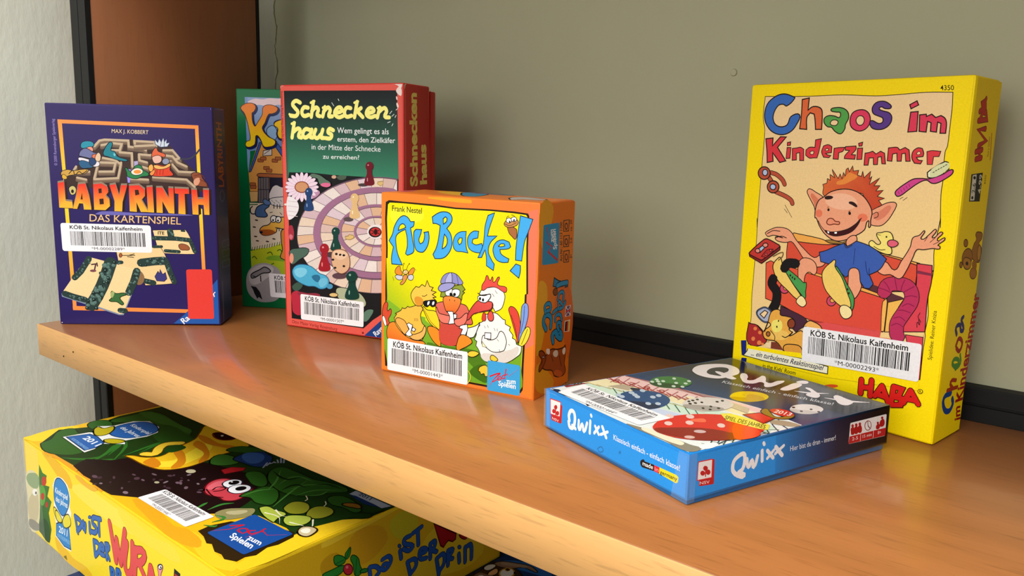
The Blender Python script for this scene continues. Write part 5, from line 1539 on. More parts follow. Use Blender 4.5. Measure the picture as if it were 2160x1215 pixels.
E;7;6a8a84;352 334 6 0 -7 -5;6
E;7;55726c;384 507 7 -16 -19 10;7
E;7;6a8a84;382 511 6 0 -6 -5;6
E;7;55726c;235 167 17 -1 -20 -12;7
E;7;6a8a84;232 171 6 0 -6 -5;6
E;7;55726c;365 434 10 -14 -21 5;7
E;7;6a8a84;362 437 6 0 -6 -5;6
E;7;1a2824;344 227 17 -4 -20 -10;7
E;7;6a8a84;342 230 6 0 -7 -5;6
E;7;55726c;262 212 1 -18 -14 16;7
E;7;6a8a84;260 216 6 0 -7 -5;6
E;7;55726c;281 182 10 -14 -20 5;7
E;7;6a8a84;279 185 6 1 -6 -6;6
E;7;1a2824;327 279 17 -2 -19 -11;7
E;7;6a8a84;324 283 7 0 -7 -5;6
E;7;55726c;397 510 7 -17 -19 11;7
E;7;6a8a84;395 513 6 0 -6 -5;6
E;7;55726c;396 365 12 -11 -22 1;7
E;7;6a8a84;393 369 6 0 -6 -5;6
E;7;55726c;354 315 9 -14 -20 6;7
E;7;6a8a84;351 319 6 0 -6 -5;6
E;7;55726c;342 322 4 -17 -17 12;7
E;7;6a8a84;339 326 6 0 -6 -6;6
E;7;55726c;326 241 15 -8 -21 -4;7
E;7;6a8a84;324 245 6 0 -6 -5;6
E;7;55726c;305 293 8 -15 -20 8;7
E;7;6a8a84;303 297 6 0 -7 -5;6
E;7;1a2824;400 367 16 -7 -21 -6;7
E;7;6a8a84;398 370 6 0 -6 -5;6
E;7;4a6660;356 262 3 -17 -16 15;7
E;7;6a8a84;354 266 6 0 -6 -5;6
E;7;4a6660;386 388 16 -4 -20 -9;7
E;7;6a8a84;384 392 6 0 -7 -6;6
E;7;4a6660;416 423 1 -18 -14 16;7
E;7;6a8a84;414 426 6 0 -6 -5;6
E;7;55726c;371 416 0 -18 -13 16;7
E;7;6a8a84;368 419 6 0 -6 -5;6
E;7;1a2824;288 216 14 -9 -21 -4;7
E;7;6a8a84;285 219 6 0 -6 -5;6
E;7;4a6660;332 219 4 -17 -16 13;7
E;7;6a8a84;330 223 6 0 -6 -6;6
E;7;55726c;403 397 10 -14 -21 6;7
E;7;6a8a84;400 401 6 0 -6 -5;6
E;7;4a6660;415 439 13 -10 -21 -1;7
E;7;6a8a84;413 443 6 0 -7 -5;6
E;7;4a6660;431 467 5 -17 -17 12;7
E;7;6a8a84;429 470 6 0 -6 -5;6
E;7;1a2824;241 204 7 -15 -19 8;7
E;7;6a8a84;238 208 6 0 -6 -6;6
E;7;4a6660;335 209 4 -17 -16 13;7
E;7;6a8a84;333 213 6 0 -6 -5;6
E;7;1a2824;414 399 6 -16 -18 10;7
E;7;6a8a84;412 403 6 0 -7 -6;6
E;7;1a2824;395 465 0 -18 -13 16;7
E;7;6a8a84;392 468 6 0 -6 -5;6
S;7;2c3e3a;269 563 -71 -108 -54 -54;0;49
E;7;4a6660;207 454 7 -4 -11 -1;7
E;7;6a8a84;205 458 3 0 -3 -3;6
E;7;55726c;143 396 4 -8 -9 5;7
E;7;6a8a84;141 399 3 0 -3 -2;6
E;7;4a6660;189 438 0 -8 -6 8;7
E;7;6a8a84;187 442 3 0 -3 -3;6
E;7;1a2824;212 495 2 -8 -8 6;7
E;7;6a8a84;210 498 2 0 -3 -2;6
E;7;55726c;265 553 2 -8 -8 6;7
E;7;6a8a84;263 557 3 0 -3 -3;6
E;7;1a2824;271 532 5 -6 -10 2;7
E;7;6a8a84;268 536 3 0 -3 -3;6
E;7;4a6660;272 527 4 -8 -9 4;7
E;7;6a8a84;270 530 3 0 -3 -2;6
E;7;1a2824;148 390 7 -3 -9 -4;7
E;7;6a8a84;145 393 3 0 -3 -2;6
E;7;4a6660;162 446 6 -5 -10 0;7
E;7;6a8a84;159 450 3 0 -3 -3;6
E;7;55726c;213 474 5 -7 -10 2;7
E;7;6a8a84;211 477 3 0 -3 -2;6
E;7;1a2824;169 451 7 -3 -10 -3;7
E;7;6a8a84;167 455 2 0 -3 -2;6
E;7;55726c;164 412 8 -2 -10 -5;7
E;7;6a8a84;162 415 2 0 -3 -2;6
E;7;1a2824;231 512 7 -2 -9 -4;7
E;7;6a8a84;228 515 3 0 -3 -2;6
E;7;4a6660;229 499 8 -3 -10 -3;7
E;7;6a8a84;227 502 3 0 -3 -2;6
E;7;4a6660;204 461 2 -8 -8 5;7
E;7;6a8a84;202 464 2 0 -3 -2;6
E;7;55726c;223 524 7 -4 -10 -2;7
E;7;6a8a84;221 527 3 0 -3 -2;6
S;7;2c3e3a;55 265 70 -26 92 -26;0;49
E;7;4a6660;97 245 4 -8 -9 4;7
E;7;6a8a84;95 248 3 0 -3 -2;6
E;7;4a6660;168 225 8 -2 -9 -4;7
E;7;6a8a84;166 229 3 0 -3 -3;6
E;7;55726c;121 245 8 -1 -10 -5;7
E;7;6a8a84;118 249 3 0 -3 -3;6
E;7;4a6660;175 211 8 -1 -9 -6;7
E;7;6a8a84;173 214 3 0 -3 -2;6
E;7;55726c;193 233 3 -8 -8 5;7
E;7;6a8a84;191 236 3 1 -3 -3;6
E;7;4a6660;219 225 5 -6 -10 1;7
E;7;6a8a84;216 229 3 0 -3 -3;6
E;7;55726c;174 228 1 -8 -7 7;7
E;7;6a8a84;172 232 3 0 -3 -3;6
E;7;1a2824;156 238 2 -8 -8 6;7
E;7;6a8a84;154 241 3 0 -3 -2;6
E;7;1a2824;221 212 -1 -9 -5 8;7
E;7;6a8a84;218 215 3 0 -3 -2;6
E;7;55726c;125 241 7 -3 -10 -3;7
E;7;6a8a84;122 244 3 1 -3 -3;6
E;7;1a2824;120 239 7 -3 -10 -3;7
E;7;6a8a84;118 243 3 0 -3 -3;6
E;7;1a2824;199 217 7 -3 -10 -3;7
E;7;6a8a84;197 220 2 0 -3 -2;6
E;7;1a2824;78 271 4 -7 -9 4;7
E;7;6a8a84;76 275 3 0 -3 -2;6
E;7;4a6660;102 244 7 -3 -10 -3;7
E;7;6a8a84;100 247 2 0 -3 -2;6
E;7;55726c;132 241 8 -2 -10 -4;7
E;7;6a8a84;130 245 2 0 -3 -3;6
E;7;55726c;125 229 7 -3 -9 -3;7
E;7;6a8a84;123 233 3 0 -4 -3;6
S;7;2c3e3a;649 461 -30 -91 -44 -91;0;62
E;7;4a6660;652 434 9 -4 -13 -3;7
E;7;6a8a84;649 438 4 0 -4 -4;6
E;7;55726c;644 407 7 -7 -13 1;7
E;7;6a8a84;642 410 3 0 -4 -3;6
E;7;55726c;580 283 10 -4 -13 -4;7
E;7;6a8a84;578 286 4 0 -4 -3;6
E;7;1a2824;578 309 5 -9 -12 4;7
E;7;6a8a84;576 312 3 0 -4 -3;6
E;7;4a6660;642 426 10 0 -10 -9;7
E;7;6a8a84;640 429 3 0 -3 -3;6
E;7;55726c;651 471 9 -4 -12 -4;7
E;7;6a8a84;648 474 4 0 -4 -3;6
E;7;55726c;571 260 2 -11 -9 9;7
E;7;6a8a84;569 263 4 0 -4 -3;6
E;7;1a2824;649 425 6 -8 -12 3;7
E;7;6a8a84;647 429 3 0 -3 -4;6
E;7;55726c;594 365 6 -7 -12 2;7
E;7;6a8a84;591 369 4 0 -4 -3;6
E;7;55726c;636 439 7 -7 -13 1;7
E;7;6a8a84;634 443 3 0 -3 -4;6
E;7;55726c;659 462 10 -2 -12 -6;7
E;7;6a8a84;656 465 4 0 -4 -3;6
E;7;1a2824;635 422 10 -1 -12 -7;7
E;7;6a8a84;633 426 3 0 -4 -3;6
E;7;55726c;628 372 9 -5 -13 -2;7
E;7;6a8a84;626 376 4 0 -4 -3;6
E;7;55726c;617 362 7 -7 -13 1;7
E;7;6a8a84;614 365 4 0 -4 -3;6
E;7;4a6660;650 397 6 -8 -12 3;7
E;7;6a8a84;648 401 4 0 -4 -4;6
E;7;1a2824;609 375 8 -6 -13 -1;7
E;7;6a8a84;607 378 3 0 -4 -3;6
E;7;55726c;554 271 0 -10 -8 10;7
E;7;6a8a84;552 275 3 0 -4 -3;6
E;7;1a2824;625 428 6 -8 -12 2;7
E;7;6a8a84;623 431 3 0 -3 -3;6
E;7;4a6660;576 335 8 -5 -13 -2;7
E;7;6a8a84;573 339 4 0 -4 -3;6
E;7;55726c;581 293 0 -11 -8 11;7
E;7;6a8a84;579 297 3 0 -3 -4;6
S;7;2c3e3a;494 124 42 -4;0;44
E;7;4a6660;518 112 1 -8 -6 7;7
E;7;6a8a84;516 116 3 0 -3 -3;6
E;7;4a6660;489 113 1 -8 -7 6;7
E;7;6a8a84;486 116 3 0 -3 -2;6
E;7;1a2824;528 126 6 -4 -9 -1;7
E;7;6a8a84;526 129 2 0 -2 -2;6
E;7;4a6660;504 108 1 -8 -6 6;7
E;7;6a8a84;502 111 3 0 -3 -2;6
E;7;1a2824;518 106 5 -5 -9 0;7
E;7;6a8a84;515 110 3 0 -3 -2;6
S;7;4a2c38;287 514 34 5 -14 -54;0;11
S;7;4a2c38;330 528 3 -27;0;10
E;7;7a4a50;296 461 26 0 -27 -11;14
P;7;3c6a3c;434 287 34 -18 85 -3 -53 -33 27 -49 -14 -14 -41 27 -60 8 19 28;1;6;142814
P;7;9ab070;430 278 22 9 2 -27 -23 -27;1
P;8;2458a8;928 12 141 121 96 97 142 170 0 -388
T;9;f0f0f4;1014 7 52 46 -82 -8;Ra;0.02
T;10;f0f0f4;1272 245 21 21 -34 20;r;0.02
P;11;e04038;1052 462 1 8 4 7 5 3 9 2 174 2 8 -1 6 -4 4 -6 1 -9 2 -389 -1 -9 -3 -6 -6 -4 -9 -1 -175 0 -8 1 -6 4 -4 6 -1 9
P;12;f0eef2;60 837 1 10 4 7 7 4 10 1 677 -9 9 -2 7 -4 4 -7 2 -10 1 -185 -2 -10 -4 -7 -7 -5 -9 -1 -676 6 -9 1 -7 5 -4 7 -2 10
T;13;151515;132 811 580 -8 -580 37;KÖB St. Nikolaus Kaifenheim;0.018
B;14;1c1c1e;132 792 598 -7 1 -117 -598 6;7
T;13;151515;295 638 269 -2 -270 24;*M-00002289*
P;15;d8d0d8;1305 1819 2 0 0 -17 0 4
P;16;c8c0d0;12 21 9 -2 -1 -7 -8 0
P;17;c8c0d0;1307 12 0 0 0 0 0 0"""),
 ('lab', 'right'): ('side_print side_print/side_title_lettering worn_spot#4', """P;0;28244c;12 1811 312 8 25 -1807 -309 0;0;0;;20305c;52 1432 119 -1420
T;1;a05a28;246 1169 -18 542 -123 -537;LABYRINTH;0.03
E;0;4a5a78;182 1095 72 -5 -78 -47;14
E;0;28244c;182 1095 51 -4 -56 -38;14
P;0;3a4878;130 714 219 -6 0 -62 -215 3
P;0;20284e;153 704 196 -4 0 -46 -192 3
P;0;3a4878;119 633 230 -9 0 -62 -226 6
P;0;20284e;143 623 199 -7 7 -45 -203 5
P;0;3a4878;107 543 242 -12 0 -63 -238 10
P;0;20284e;131 532 198 -9 8 -45 -203 8
S;2;8888a0;96 361 0 -194 -6 -155;0;9"""),
 ('schn', 'front'): ('cover_print cover_print/title_lettering cover_print/question_lettering cover_print/imprint_lettering cover_print/printed_spiral_track cover_print/printed_flowers cover_print/printed_blue_bottle cover_print/printed_shadow#1 cover_print/printed_pawn#1 cover_print/printed_pawn#2 cover_print/printed_shadow#2 cover_print/printed_pawn#3 cover_print/printed_pawn#4 cover_print/printed_shadow#3 cover_print/printed_pawn#5 cover_print/printed_number_die cover_print/printed_pawn#6 maker_corner maker_corner/corner_lettering cover_print/publisher_lettering cover_print/trademark_dot barcode_sticker barcode_sticker/sticker_lettering barcode_sticker/barcode_bars worn_spot#5 worn_spot#6 worn_spot#7 worn_spot#8 worn_spot#9 worn_spot#10 worn_spot#11 worn_spot#12 worn_spot#13 worn_spot#14 worn_spot#15 worn_spot#16 worn_spot#17 worn_spot#18 worn_spot#19 worn_spot#20 worn_spot#21 worn_spot#22 worn_spot#23', """P;0;dc5a50;12 2025 62 0 1128 0 3 -2013 -1188 0
P;0;c8403a;12 1633 0 1 3 -349 -3 -1;1
P;0;1a1e22;44 1988 1114 -9 13 -691 -638 15 -438 11 -41 -217 10 -46;0;0;;3a8466;595 1782 -9 -461
P;0;1a1a1e;78 1322 239 4 216 -11 635 -10 -7 -476 14 -505 -259 -172 -94 -81 -755 1 -6 468 -1 574 -7 94
S;1;f6ee86;212 1891 -43 15 -36 -25 23 -32 30 -33 -21 -31 -55 2;1;34
S;1;f6ee86;293 1850 -43 3 -23 -38 21 -30 49 9;1;34
S;1;f6ee86;348 1898 -24 -121;1;33
S;1;f6ee86;330 1823 44 29 23 -16 -12 -42 28 -11;1;33
S;1;f6ee86;465 1856 -25 -76;1;33
S;1;f6ee86;450 1819 46 33 21 -21 -14 -45 34 -4;1;33
S;1;f6ee86;569 1811 63 14 -13 27 -39 -11 -18 -39 38 -27 47 11;1;32
S;1;f6ee86;720 1846 -41 3 -21 -38 20 -31 49 8;1;32
S;1;f6ee86;782 1895 -27 -121;1;32
S;1;f6ee86;765 1813 55 34;1;32
S;1;f6ee86;791 1815 45 -39;1;32
S;1;f6ee86;880 1807 60 16 -16 24 -37 -9 -17 -38 37 -24 47 11;1;31
S;1;f6ee86;997 1851 -24 -78;1;31
S;1;f6ee86;987 1815 52 32 21 -24 -15 -40 40 -8;1;31
S;1;f6ee86;144 1728 -26 -120;1;34
S;1;f6ee86;130 1652 52 31 24 -14 -18 -48 29 -12;1;34
S;1;f6ee86;310 1671 -49 7 -29 -42 25 -26 52 27;1;34
S;1;f6ee86;326 1676 -17 -57 26 -8;1;34
S;1;f6ee86;367 1676 -18 -45 30 -24 41 32;1;33
S;1;f6ee86;439 1677 -17 -62 30 -5;1;33
S;1;f6ee86;545 1672 -38 11 -15 -27 35 -20 -15 -28 -47 1;1;33
S;1;f6ee86;321 1890 38 13;0;21
S;1;f6ee86;443 1850 27 6;0;21
S;1;f6ee86;756 1888 36 10;0;20
S;1;f6ee86;977 1845 27 8;0;20
S;1;f6ee86;117 1721 36 10;0;21
S;1;f6ee86;97 1798 18 -17;0;21
T;2;e8eaea;582 1651 497 -5 -496 49;Wem gelingt es als;0.006
T;2;e8eaea;583 1584 556 -4 -556 44;erstem, den Zielkäfer;0.006
T;2;e8eaea;320 1517 681 -6 -680 48;in der Mitte der Schnecke;0.006
T;2;e8eaea;434 1444 362 1 -361 33;zu erreichen?;0.006
T;3;5a1614;29 1556 -2 429 -20 -429;1985 by Otto Maier Verlag Ravensburg;0.01
P;4;7a5a70;1158 864 0 -61 0 -59 -1 -58 0 -55 0 -51 0 -47 0 -40 0 -35 -1 -27 0 -20 -93 -21 -102 -14 -103 -6 -103 2 -101 11 -96 19 -90 28 -82 35 -73 43 -61 49 -48 55 -34 59 -21 62 -5 64 9 65 24 65 38 63 51 60 63 55 73 51 82 45 90 37 95 31 98 23 101 16 101 7 100 0 91 -9 0 -19 -1 -26 0 -33 0 -39 0 -45 0 -50 0 -54 -1 -57 0 -59
P;4;d6c2cc;1157 437 -1 -14 -5 -11 -38 102 44 23;0;4;66505c
P;4;e4d8d2;1151 412 -62 -14 -64 -11 -12 107 100 20;0;4;66505c
P;4;d2b4ac;1025 387 -64 -8 -65 -5 15 111 102 9;0;4;66505c
P;4;d8b090;896 374 -65 -1 -64 2 41 111 103 -1;0;4;66505c
P;4;dccdc4;767 375 -64 5 -62 8 68 110 99 -12;0;4;66505c
P;4;e0cab6;641 388 -60 12 -59 15 93 104 94 -21;0;4;66505c
P;4;d2b4ac;522 415 -55 19 -52 21 116 96 84 -32;0;4;66505c
P;4;e6dcd8;415 455 -49 25 -44 27 136 84 73 -40;0;4;66505c
P;4;dccdc4;322 507 -40 29 -35 32 153 72 58 -49;0;4;66505c
P;4;e4d8d2;247 568 -30 34 -25 36 165 56 43 -54;0;4;66505c
P;4;cdb0b8;192 638 -19 38 -13 39 171 39 26 -60;0;4;66505c
P;4;d8b090;160 715 -8 39 -2 41 173 21 8 -62;0;4;66505c
P;4;dccdc4;150 795 5 40 10 41 169 4 -11 -64;0;4;66505c
P;4;e0cab6;165 876 15 40 21 40 162 -14 -29 -62;0;4;66505c
P;4;cdb0b8;201 956 27 38 32 38 148 -30 -45 -60;0;4;66505c
P;4;e6dcd8;260 1032 36 35 41 34 131 -44 -60 -55;0;4;66505c
P;4;d6c2cc;337 1101 45 32 49 30 111 -57 -74 -49;0;4;66505c
P;4;e4d8d2;431 1163 52 28 55 24 89 -68 -85 -41;0;4;66505c
P;4;cdb0b8;538 1215 58 22 60 19 63 -76 -92 -33;0;4;66505c
P;4;d8b090;656 1256 61 17 62 13 38 -82 -98 -24;0;4;66505c
P;4;d6c2cc;779 1286 63 10 64 7 12 -85 -101 -14;0;4;66505c
P;4;e0cab6;906 1303 63 3 63 1 -14 -85 -100 -4;0;4;66505c
P;4;d2b4ac;1032 1307 62 -3 60 -5 -38 -83 -98 6;0;4;66505c
P;4;e6dcd8;1154 1299 6 -10 -1 -14 0 -76 -43 17;0;4;66505c
P;4;9a6c8a;1158 884 0 -48 0 -46 0 -45 -1 -43 0 -40 0 -36 0 -32 0 -26 0 -22 -35 -18 -79 -17 -81 -10 -82 -4 -81 2 -79 9 -75 16 -71 21 -64 28 -56 33 -48 38 -37 42 -27 46 -16 48 -5 50 7 50 19 50 29 49 39 46 49 44 57 39 64 35 71 30 74 24 78 19 80 12 80 7 80 0 77 -6 34 -14 0 -20 0 -26 0 -31 0 -35 0 -39 0 -42 -1 -45 0 -46
P;4;dccdc4;1157 637 0 -20 0 -18 -30 80 30 29;0;4;66505c
P;4;e0cab6;1157 599 -15 -15 -58 -15 -36 87 79 23;0;4;66505c
P;4;d2b4ac;1084 569 -60 -11 -61 -7 0 92 85 13;0;4;66505c
P;4;e6dcd8;963 551 -62 -3 -62 0 39 94 85 1;0;4;66505c
P;4;d6c2cc;839 548 -60 5 -58 10 75 90 82 -11;0;4;66505c
P;4;e0cab6;721 563 -56 13 -52 17 109 82 74 -22;0;4;66505c
P;4;cdb0b8;613 593 -48 21 -42 24 137 69 62 -32;0;4;66505c
P;4;d8b090;523 638 -38 28 -31 30 159 51 47 -40;0;4;66505c
P;4;dccdc4;454 696 -24 33 -17 34 172 31 28 -47;0;4;66505c
P;4;e0cab6;413 763 -11 36 -2 37 176 9 9 -51;0;4;66505c
P;4;d2b4ac;400 836 4 37 12 37 171 -13 -11 -52;0;4;66505c
P;4;d8b090;416 910 19 37 26 35 156 -34 -30 -51;0;4;66505c
P;4;d6c2cc;461 982 32 34 38 32 134 -54 -48 -46;0;4;66505c
P;4;e4d8d2;531 1048 43 29 48 26 105 -70 -62 -39;0;4;66505c
P;4;cdb0b8;622 1103 52 24 55 20 72 -83 -74 -31;0;4;66505c
P;4;d8b090;729 1147 58 16 60 12 36 -90 -82 -21;0;4;66505c
P;4;dccdc4;847 1175 60 9 61 4 -1 -93 -84 -10;0;4;66505c
P;4;e4d8d2;968 1188 60 1 59 -3 -36 -93 -84 2;0;4;66505c
P;4;d2b4ac;1087 1186 57 -7 15 -13 -30 -85 -78 12;0;4;66505c
P;4;e6dcd8;1159 1166 0 -17 0 -20 0 -73 -30 25;0;4;66505c
P;4;9a6c8a;1158 887 0 -30 0 -28 0 -28 0 -26 0 -25 0 -22 -1 -19 -3 -17 -44 -17 -47 -13 -49 -10 -51 -6 -50 -2 -50 2 -48 6 -47 10 -42 14 -39 17 -34 20 -29 23 -23 26 -16 28 -10 29 -3 30 4 31 11 30 17 30 24 28 29 27 35 24 39 22 43 19 46 15 48 12 49 8 50 4 50 1 48 -3 47 -7 43 -11 4 -16 0 -19 0 -22 -1 -24 0 -26 0 -28 0 -28
P;4;e6dcd8;1158 824 0 -31 0 -29 -29 48 29 39;0;4;66505c
P;4;d6c2cc;1158 764 0 -24 -25 -22 -61 62 57 32;0;4;66505c
P;4;e0cab6;1133 718 -53 -18 -57 -14 -21 74 70 20;0;4;66505c
P;4;cdb0b8;1023 686 -59 -7 -60 -2 23 78 75 5;0;4;66505c
P;4;d8b090;904 677 -58 5 -55 11 64 72 72 -10;0;4;66505c
P;4;dccdc4;791 693 -50 16 -43 22 98 58 59 -24;0;4;66505c
P;4;e0cab6;698 731 -35 27 -25 30 120 37 38 -36;0;4;66505c
P;4;d2b4ac;638 788 -16 33 -4 35 127 11 13 -42;0;4;66505c
P;4;d8b090;618 856 6 36 16 35 119 -15 -14 -45;0;4;66505c
P;4;d6c2cc;640 927 27 33 35 31 96 -39 -39 -40;0;4;66505c
P;4;e4d8d2;702 991 44 27 50 22 61 -57 -59 -31;0;4;66505c
P;4;cdb0b8;796 1040 54 18 58 12 21 -68 -72 -19;0;4;66505c
P;4;d8b090;908 1070 59 6 59 0 -22 -70 -75 -4;0;4;66505c
P;4;dccdc4;1026 1076 56 -6 52 -12 -60 -62 -70 10;0;4;66505c
P;4;e4d8d2;1134 1058 25 -18 0 -24 -29 -45 -56 25;0;4;66505c
P;4;d2b4ac;1159 1016 -1 -28 0 -31 0 -21 -28 35;0;4;66505c
P;4;9a6c8a;1158 895 0 -17 0 -16 0 -15 -5 -15 -16 -15 -18 -13 -22 -13 -23 -11 -26 -9 -27 -7 -28 -5 -29 -3 -28 -1 -29 1 -27 3 -26 6 -24 7 -22 10 -20 11 -16 13 -13 14 -9 15 -5 17 -2 16 2 17 6 17 10 16 13 16 16 15 20 13 22 13 24 10 26 9 28 7 28 4 29 3 28 1 28 -2 27 -4 25 -6 23 -7 21 -10 19 -11 15 -13 5 -14 0 -15 0 -16
P;4;e0cab6;1158 895 -7 -32 -22 -29 -91 23 14 31;0;4;66505c
P;4;d2b4ac;1129 834 -36 -26 -47 -20 -45 46 37 23;0;4;66505c
P;4;e6dcd8;1046 788 -53 -13 -57 -4 17 55 48 8;0;4;66505c
P;4;dccdc4;936 771 -54 5 -47 14 73 46 45 -10;0;4;66505c
P;4;e4d8d2;835 790 -37 21 -24 28 108 22 26 -25;0;4;66505c
P;4;cdb0b8;774 839 -8 31 9 32 107 -9 0 -32;0;4;66505c
P;4;d8b090;775 902 24 30 38 26 72 -37 -27 -28;0;4;66505c
P;4;dccdc4;837 958 47 20 54 12 16 -53 -45 -16;0;4;66505c
P;4;e0cab6;938 990 56 3 53 -6 -45 -52 -48 2;0;4;66505c
P;4;cdb0b8;1047 987 46 -14 36 -21 -91 -35 -36 18;0;4;66505c
P;4;e6dcd8;1129 952 23 -27 6 -30 -106 -7 -14 29;0;4;66505c
P;4;e8e0e0;1054 886 -1 -8 -2 -7 -4 -8 -5 -7 -6 -6 -8 -7 -9 -5 -9 -5 -11 -4 -11 -3 -11 -3 -12 -1 -12 0 -11 1 -11 1 -11 3 -10 4 -8 4 -8 5 -6 6 -6 7 -3 7 -3 7 0 8 1 7 2 8 4 7 5 8 7 6 8 7 8 5 10 5 11 4 11 3 11 2 12 1 12 1 11 -1 11 -2 10 -3 10 -3 9 -5 7 -5 6 -6 6 -6 3 -7 2 -8
E;4;20181c;953 876 63 4 -63 -47;14
E;4;c03030;956 878 50 3 -51 -37;14
E;4;301010;959 878 17 1 -17 -25;14
S;4;301010;917 888 75 -22;0;7
S;4;301010;919 861 71 32;0;7
P;4;d8b878;657 821 32 7 6 11 44 -3 6 -20 -38 -17 -44 2;0;5;a08040
P;4;d8b878;977 1276 50 6 0 -24 -25 -14 -30 16;0;4;a08040
P;4;b88aa8;99 1099 102 27 178 60 21 -26 -88 -51 -99 12;1
E;5;e8d0e0;334 1210 56 2 -56 -19;8;2;a088a8
E;5;e8d0e0;328 1185 53 -9 -59 -7;8;2;a088a8
E;5;e8d0e0;310 1163 47 -21 -58 6;8;2;a088a8
E;5;e8d0e0;283 1144 36 -32 -52 21;8;2;a088a8
E;5;e8d0e0;250 1132 19 -41 -39 34;8;2;a088a8
E;5;e8d0e0;212 1126 -1 -45 -20 44;8;2;a088a8
E;5;e8d0e0;175 1128 -22 -42 3 47;8;2;a088a8
E;5;e8d0e0;142 1138 -39 -36 23 46;8;2;a088a8
E;5;e8d0e0;115 1154 -50 -25 40 39;8;2;a088a8
E;5;e8d0e0;99 1176 -57 -14 52 30;8;2;a088a8
E;5;e8d0e0;93 1200 -57 -2 58 19;8;2;a088a8
E;5;e8d0e0;100 1225 -55 9 61 7;8;2;a088a8
E;5;e8d0e0;118 1247 -48 22 60 -7;8;2;a088a8
E;5;e8d0e0;146 1266 -37 32 53 -21;8;2;a088a8
E;5;e8d0e0;180 1278 -20 41 39 -34;8;2;a088a8
E;5;e8d0e0;217 1283 1 45 20 -44;8;2;a088a8
E;5;e8d0e0;254 1281 21 42 -2 -47;8;2;a088a8
E;5;e8d0e0;287 1271 37 34 -22 -44;8;2;a088a8
E;5;e8d0e0;313 1255 48 24 -38 -38;8;2;a088a8
E;5;e8d0e0;329 1233 54 14 -49 -29;8;2;a088a8
E;5;8a3a28;215 1205 76 3 -78 -51;10
E;5;c89068;215 1205 66 3 -67 -44;14
P;5;e6e0e4;58 1114 62 -3 52 -44 -2 -63 -55 -61 -55 -13;1
S;5;c8b8c4;65 1083 101 -6;0;5
S;5;c8b8c4;64 1041 100 -6;0;5
S;5;c8b8c4;63 998 100 -5;0;5
S;5;c8b8c4;62 962 100 -5;0;5
P;5;5a7060;306 1304 87 7 75 -36 47 -33 -59 -19 -54 15 -20 42;1
P;5;d86a90;413 1234 54 15 48 -11 -27 -22 -54 2;1
P;5;4a5a4c;575 1304 95 8 -11 -26 -63 -7;1
E;5;c8a088;543 1299 24 1 -24 -15;14
P;5;a03040;58 861 41 13 10 -106 -41 -13;1
P;5;4a6458;65 659 82 27 120 4 -14 -49 -82 -49 -82 -50 -19 42;1;6;20181c
P;5;d89078;64 616 28 23 12 -52 -29 -35;1
P;5;c86a7a;67 798 32 -9 -10 -27 -20 -2;1
P;5;b02c40;74 292 89 20 25 -85 -17 -110 -82 7 -14 70;1
P;5;8a3040;136 304 108 5 133 2 -54 -37 -134 -3;1
P;5;5a7a68;830 210 87 30 -7 -42 -81 -72;1;5;20181c
P;5;3c5448;83 358 110 43 -15 -55 -69 -29;1
P;5;a8b090;547 370 78 23 163 -31 62 -67 -20 -43 -118 29 -128 8;1;6;20181c
E;5;d8b878;521 322 46 3 -48 -22;14;6;20181c
P;6;4aa6cc;94 500 49 42 81 12 79 -15 78 -47 65 -15 32 -40 -21 -54 -66 -23 -65 16 -80 -3 -107 34 -40 39;1;6;2a5a80
P;6;78c4e0;114 496 82 29 53 -23 -55 -58 -61 5;1
P;6;2a6a90;301 464 80 7 -15 -54 -52 16;1
E;6;4a90b8;486 391 32 3 -33 -25;14
P;6;6ab8d8;373 428 73 28 12 -41 -67 -39;1
E;7;4a3c40;835 1246 51 2 -51 -15;14
P;8;6a1424;876 1370 42 1 4 -34 22 -59 -4 -25 -44 -11 -45 8 -3 24 24 62;1
E;8;6a1424;898 1395 38 1 -39 -37;14
E;8;c08090;886 1404 8 1 -8 -7;14
E;8;c08090;877 1289 5 0 -5 -16;14
P;9;24406e;264 1139 44 2 3 -35 22 -61 -5 -25 -45 -12 -46 7 -3 25 26 64;1
E;9;24406e;287 1165 39 2 -40 -39;14
E;9;8aa8d0;275 1174 8 0 -8 -7;14
E;9;8aa8d0;264 1056 5 0 -5 -16;14
E;10;5a4a4c;691 963 50 2 -50 -21;14
P;11;dcb680;733 1109 44 3 4 -37 23 -63 -4 -27 -47 -13 -47 8 -3 26 25 67;1
E;11;dcb680;755 1137 41 2 -41 -41;14
E;11;f4e4c0;743 1146 8 1 -8 -8;14
E;11;f4e4c0;733 1022 6 0 -6 -16;14
P;12;164038;536 827 46 3 3 -36 24 -61 -5 -26 -48 -14 -48 6 -4 26 27 66;1
E;12;164038;559 854 42 3 -42 -41;14
E;12;90b0a8;547 863 8 1 -8 -8;14
E;12;90b0a8;536 741 5 1 -5 -17;14
E;13;4a3a40;502 660 51 4 -52 -27;14
P;14;9c1c2a;411 672 53 4 3 -42 27 -74 -5 -31 -55 -16 -55 7 -4 31 30 78;1
E;14;9c1c2a;438 704 48 4 -49 -48;14
E;14;e09090;424 715 10 1 -10 -9;14
E;14;e09090;411 570 6 1 -6 -20;14
E;15;5a4048;588 489 76 7 -76 -33;14
P;15;d8ac88;511 619 10 63 46 26 76 -1 43 -33 12 -82 -27 -54 -63 -28 -64 28 -25 40;1;6;7a5040
P;15;e4c0a0;528 672 45 30 70 -3 30 -36 -82 -38;1
E;15;20181c;563 670 14 1 -14 -11;14
E;15;20181c;602 667 13 2 -14 -11;14
E;15;20181c;639 665 14 1 -14 -10;14
E;15;20181c;548 554 14 1 -14 -10;14
E;15;20181c;638 575 14 1 -14 -10;14
E;15;20181c;527 620 14 1 -15 -10;14
P;16;123c34;683 462 62 6 5 -43 33 -74 -6 -32 -65 -19 -65 6 -5 31 35 81;1
E;16;123c34;715 496 56 5 -57 -51;14
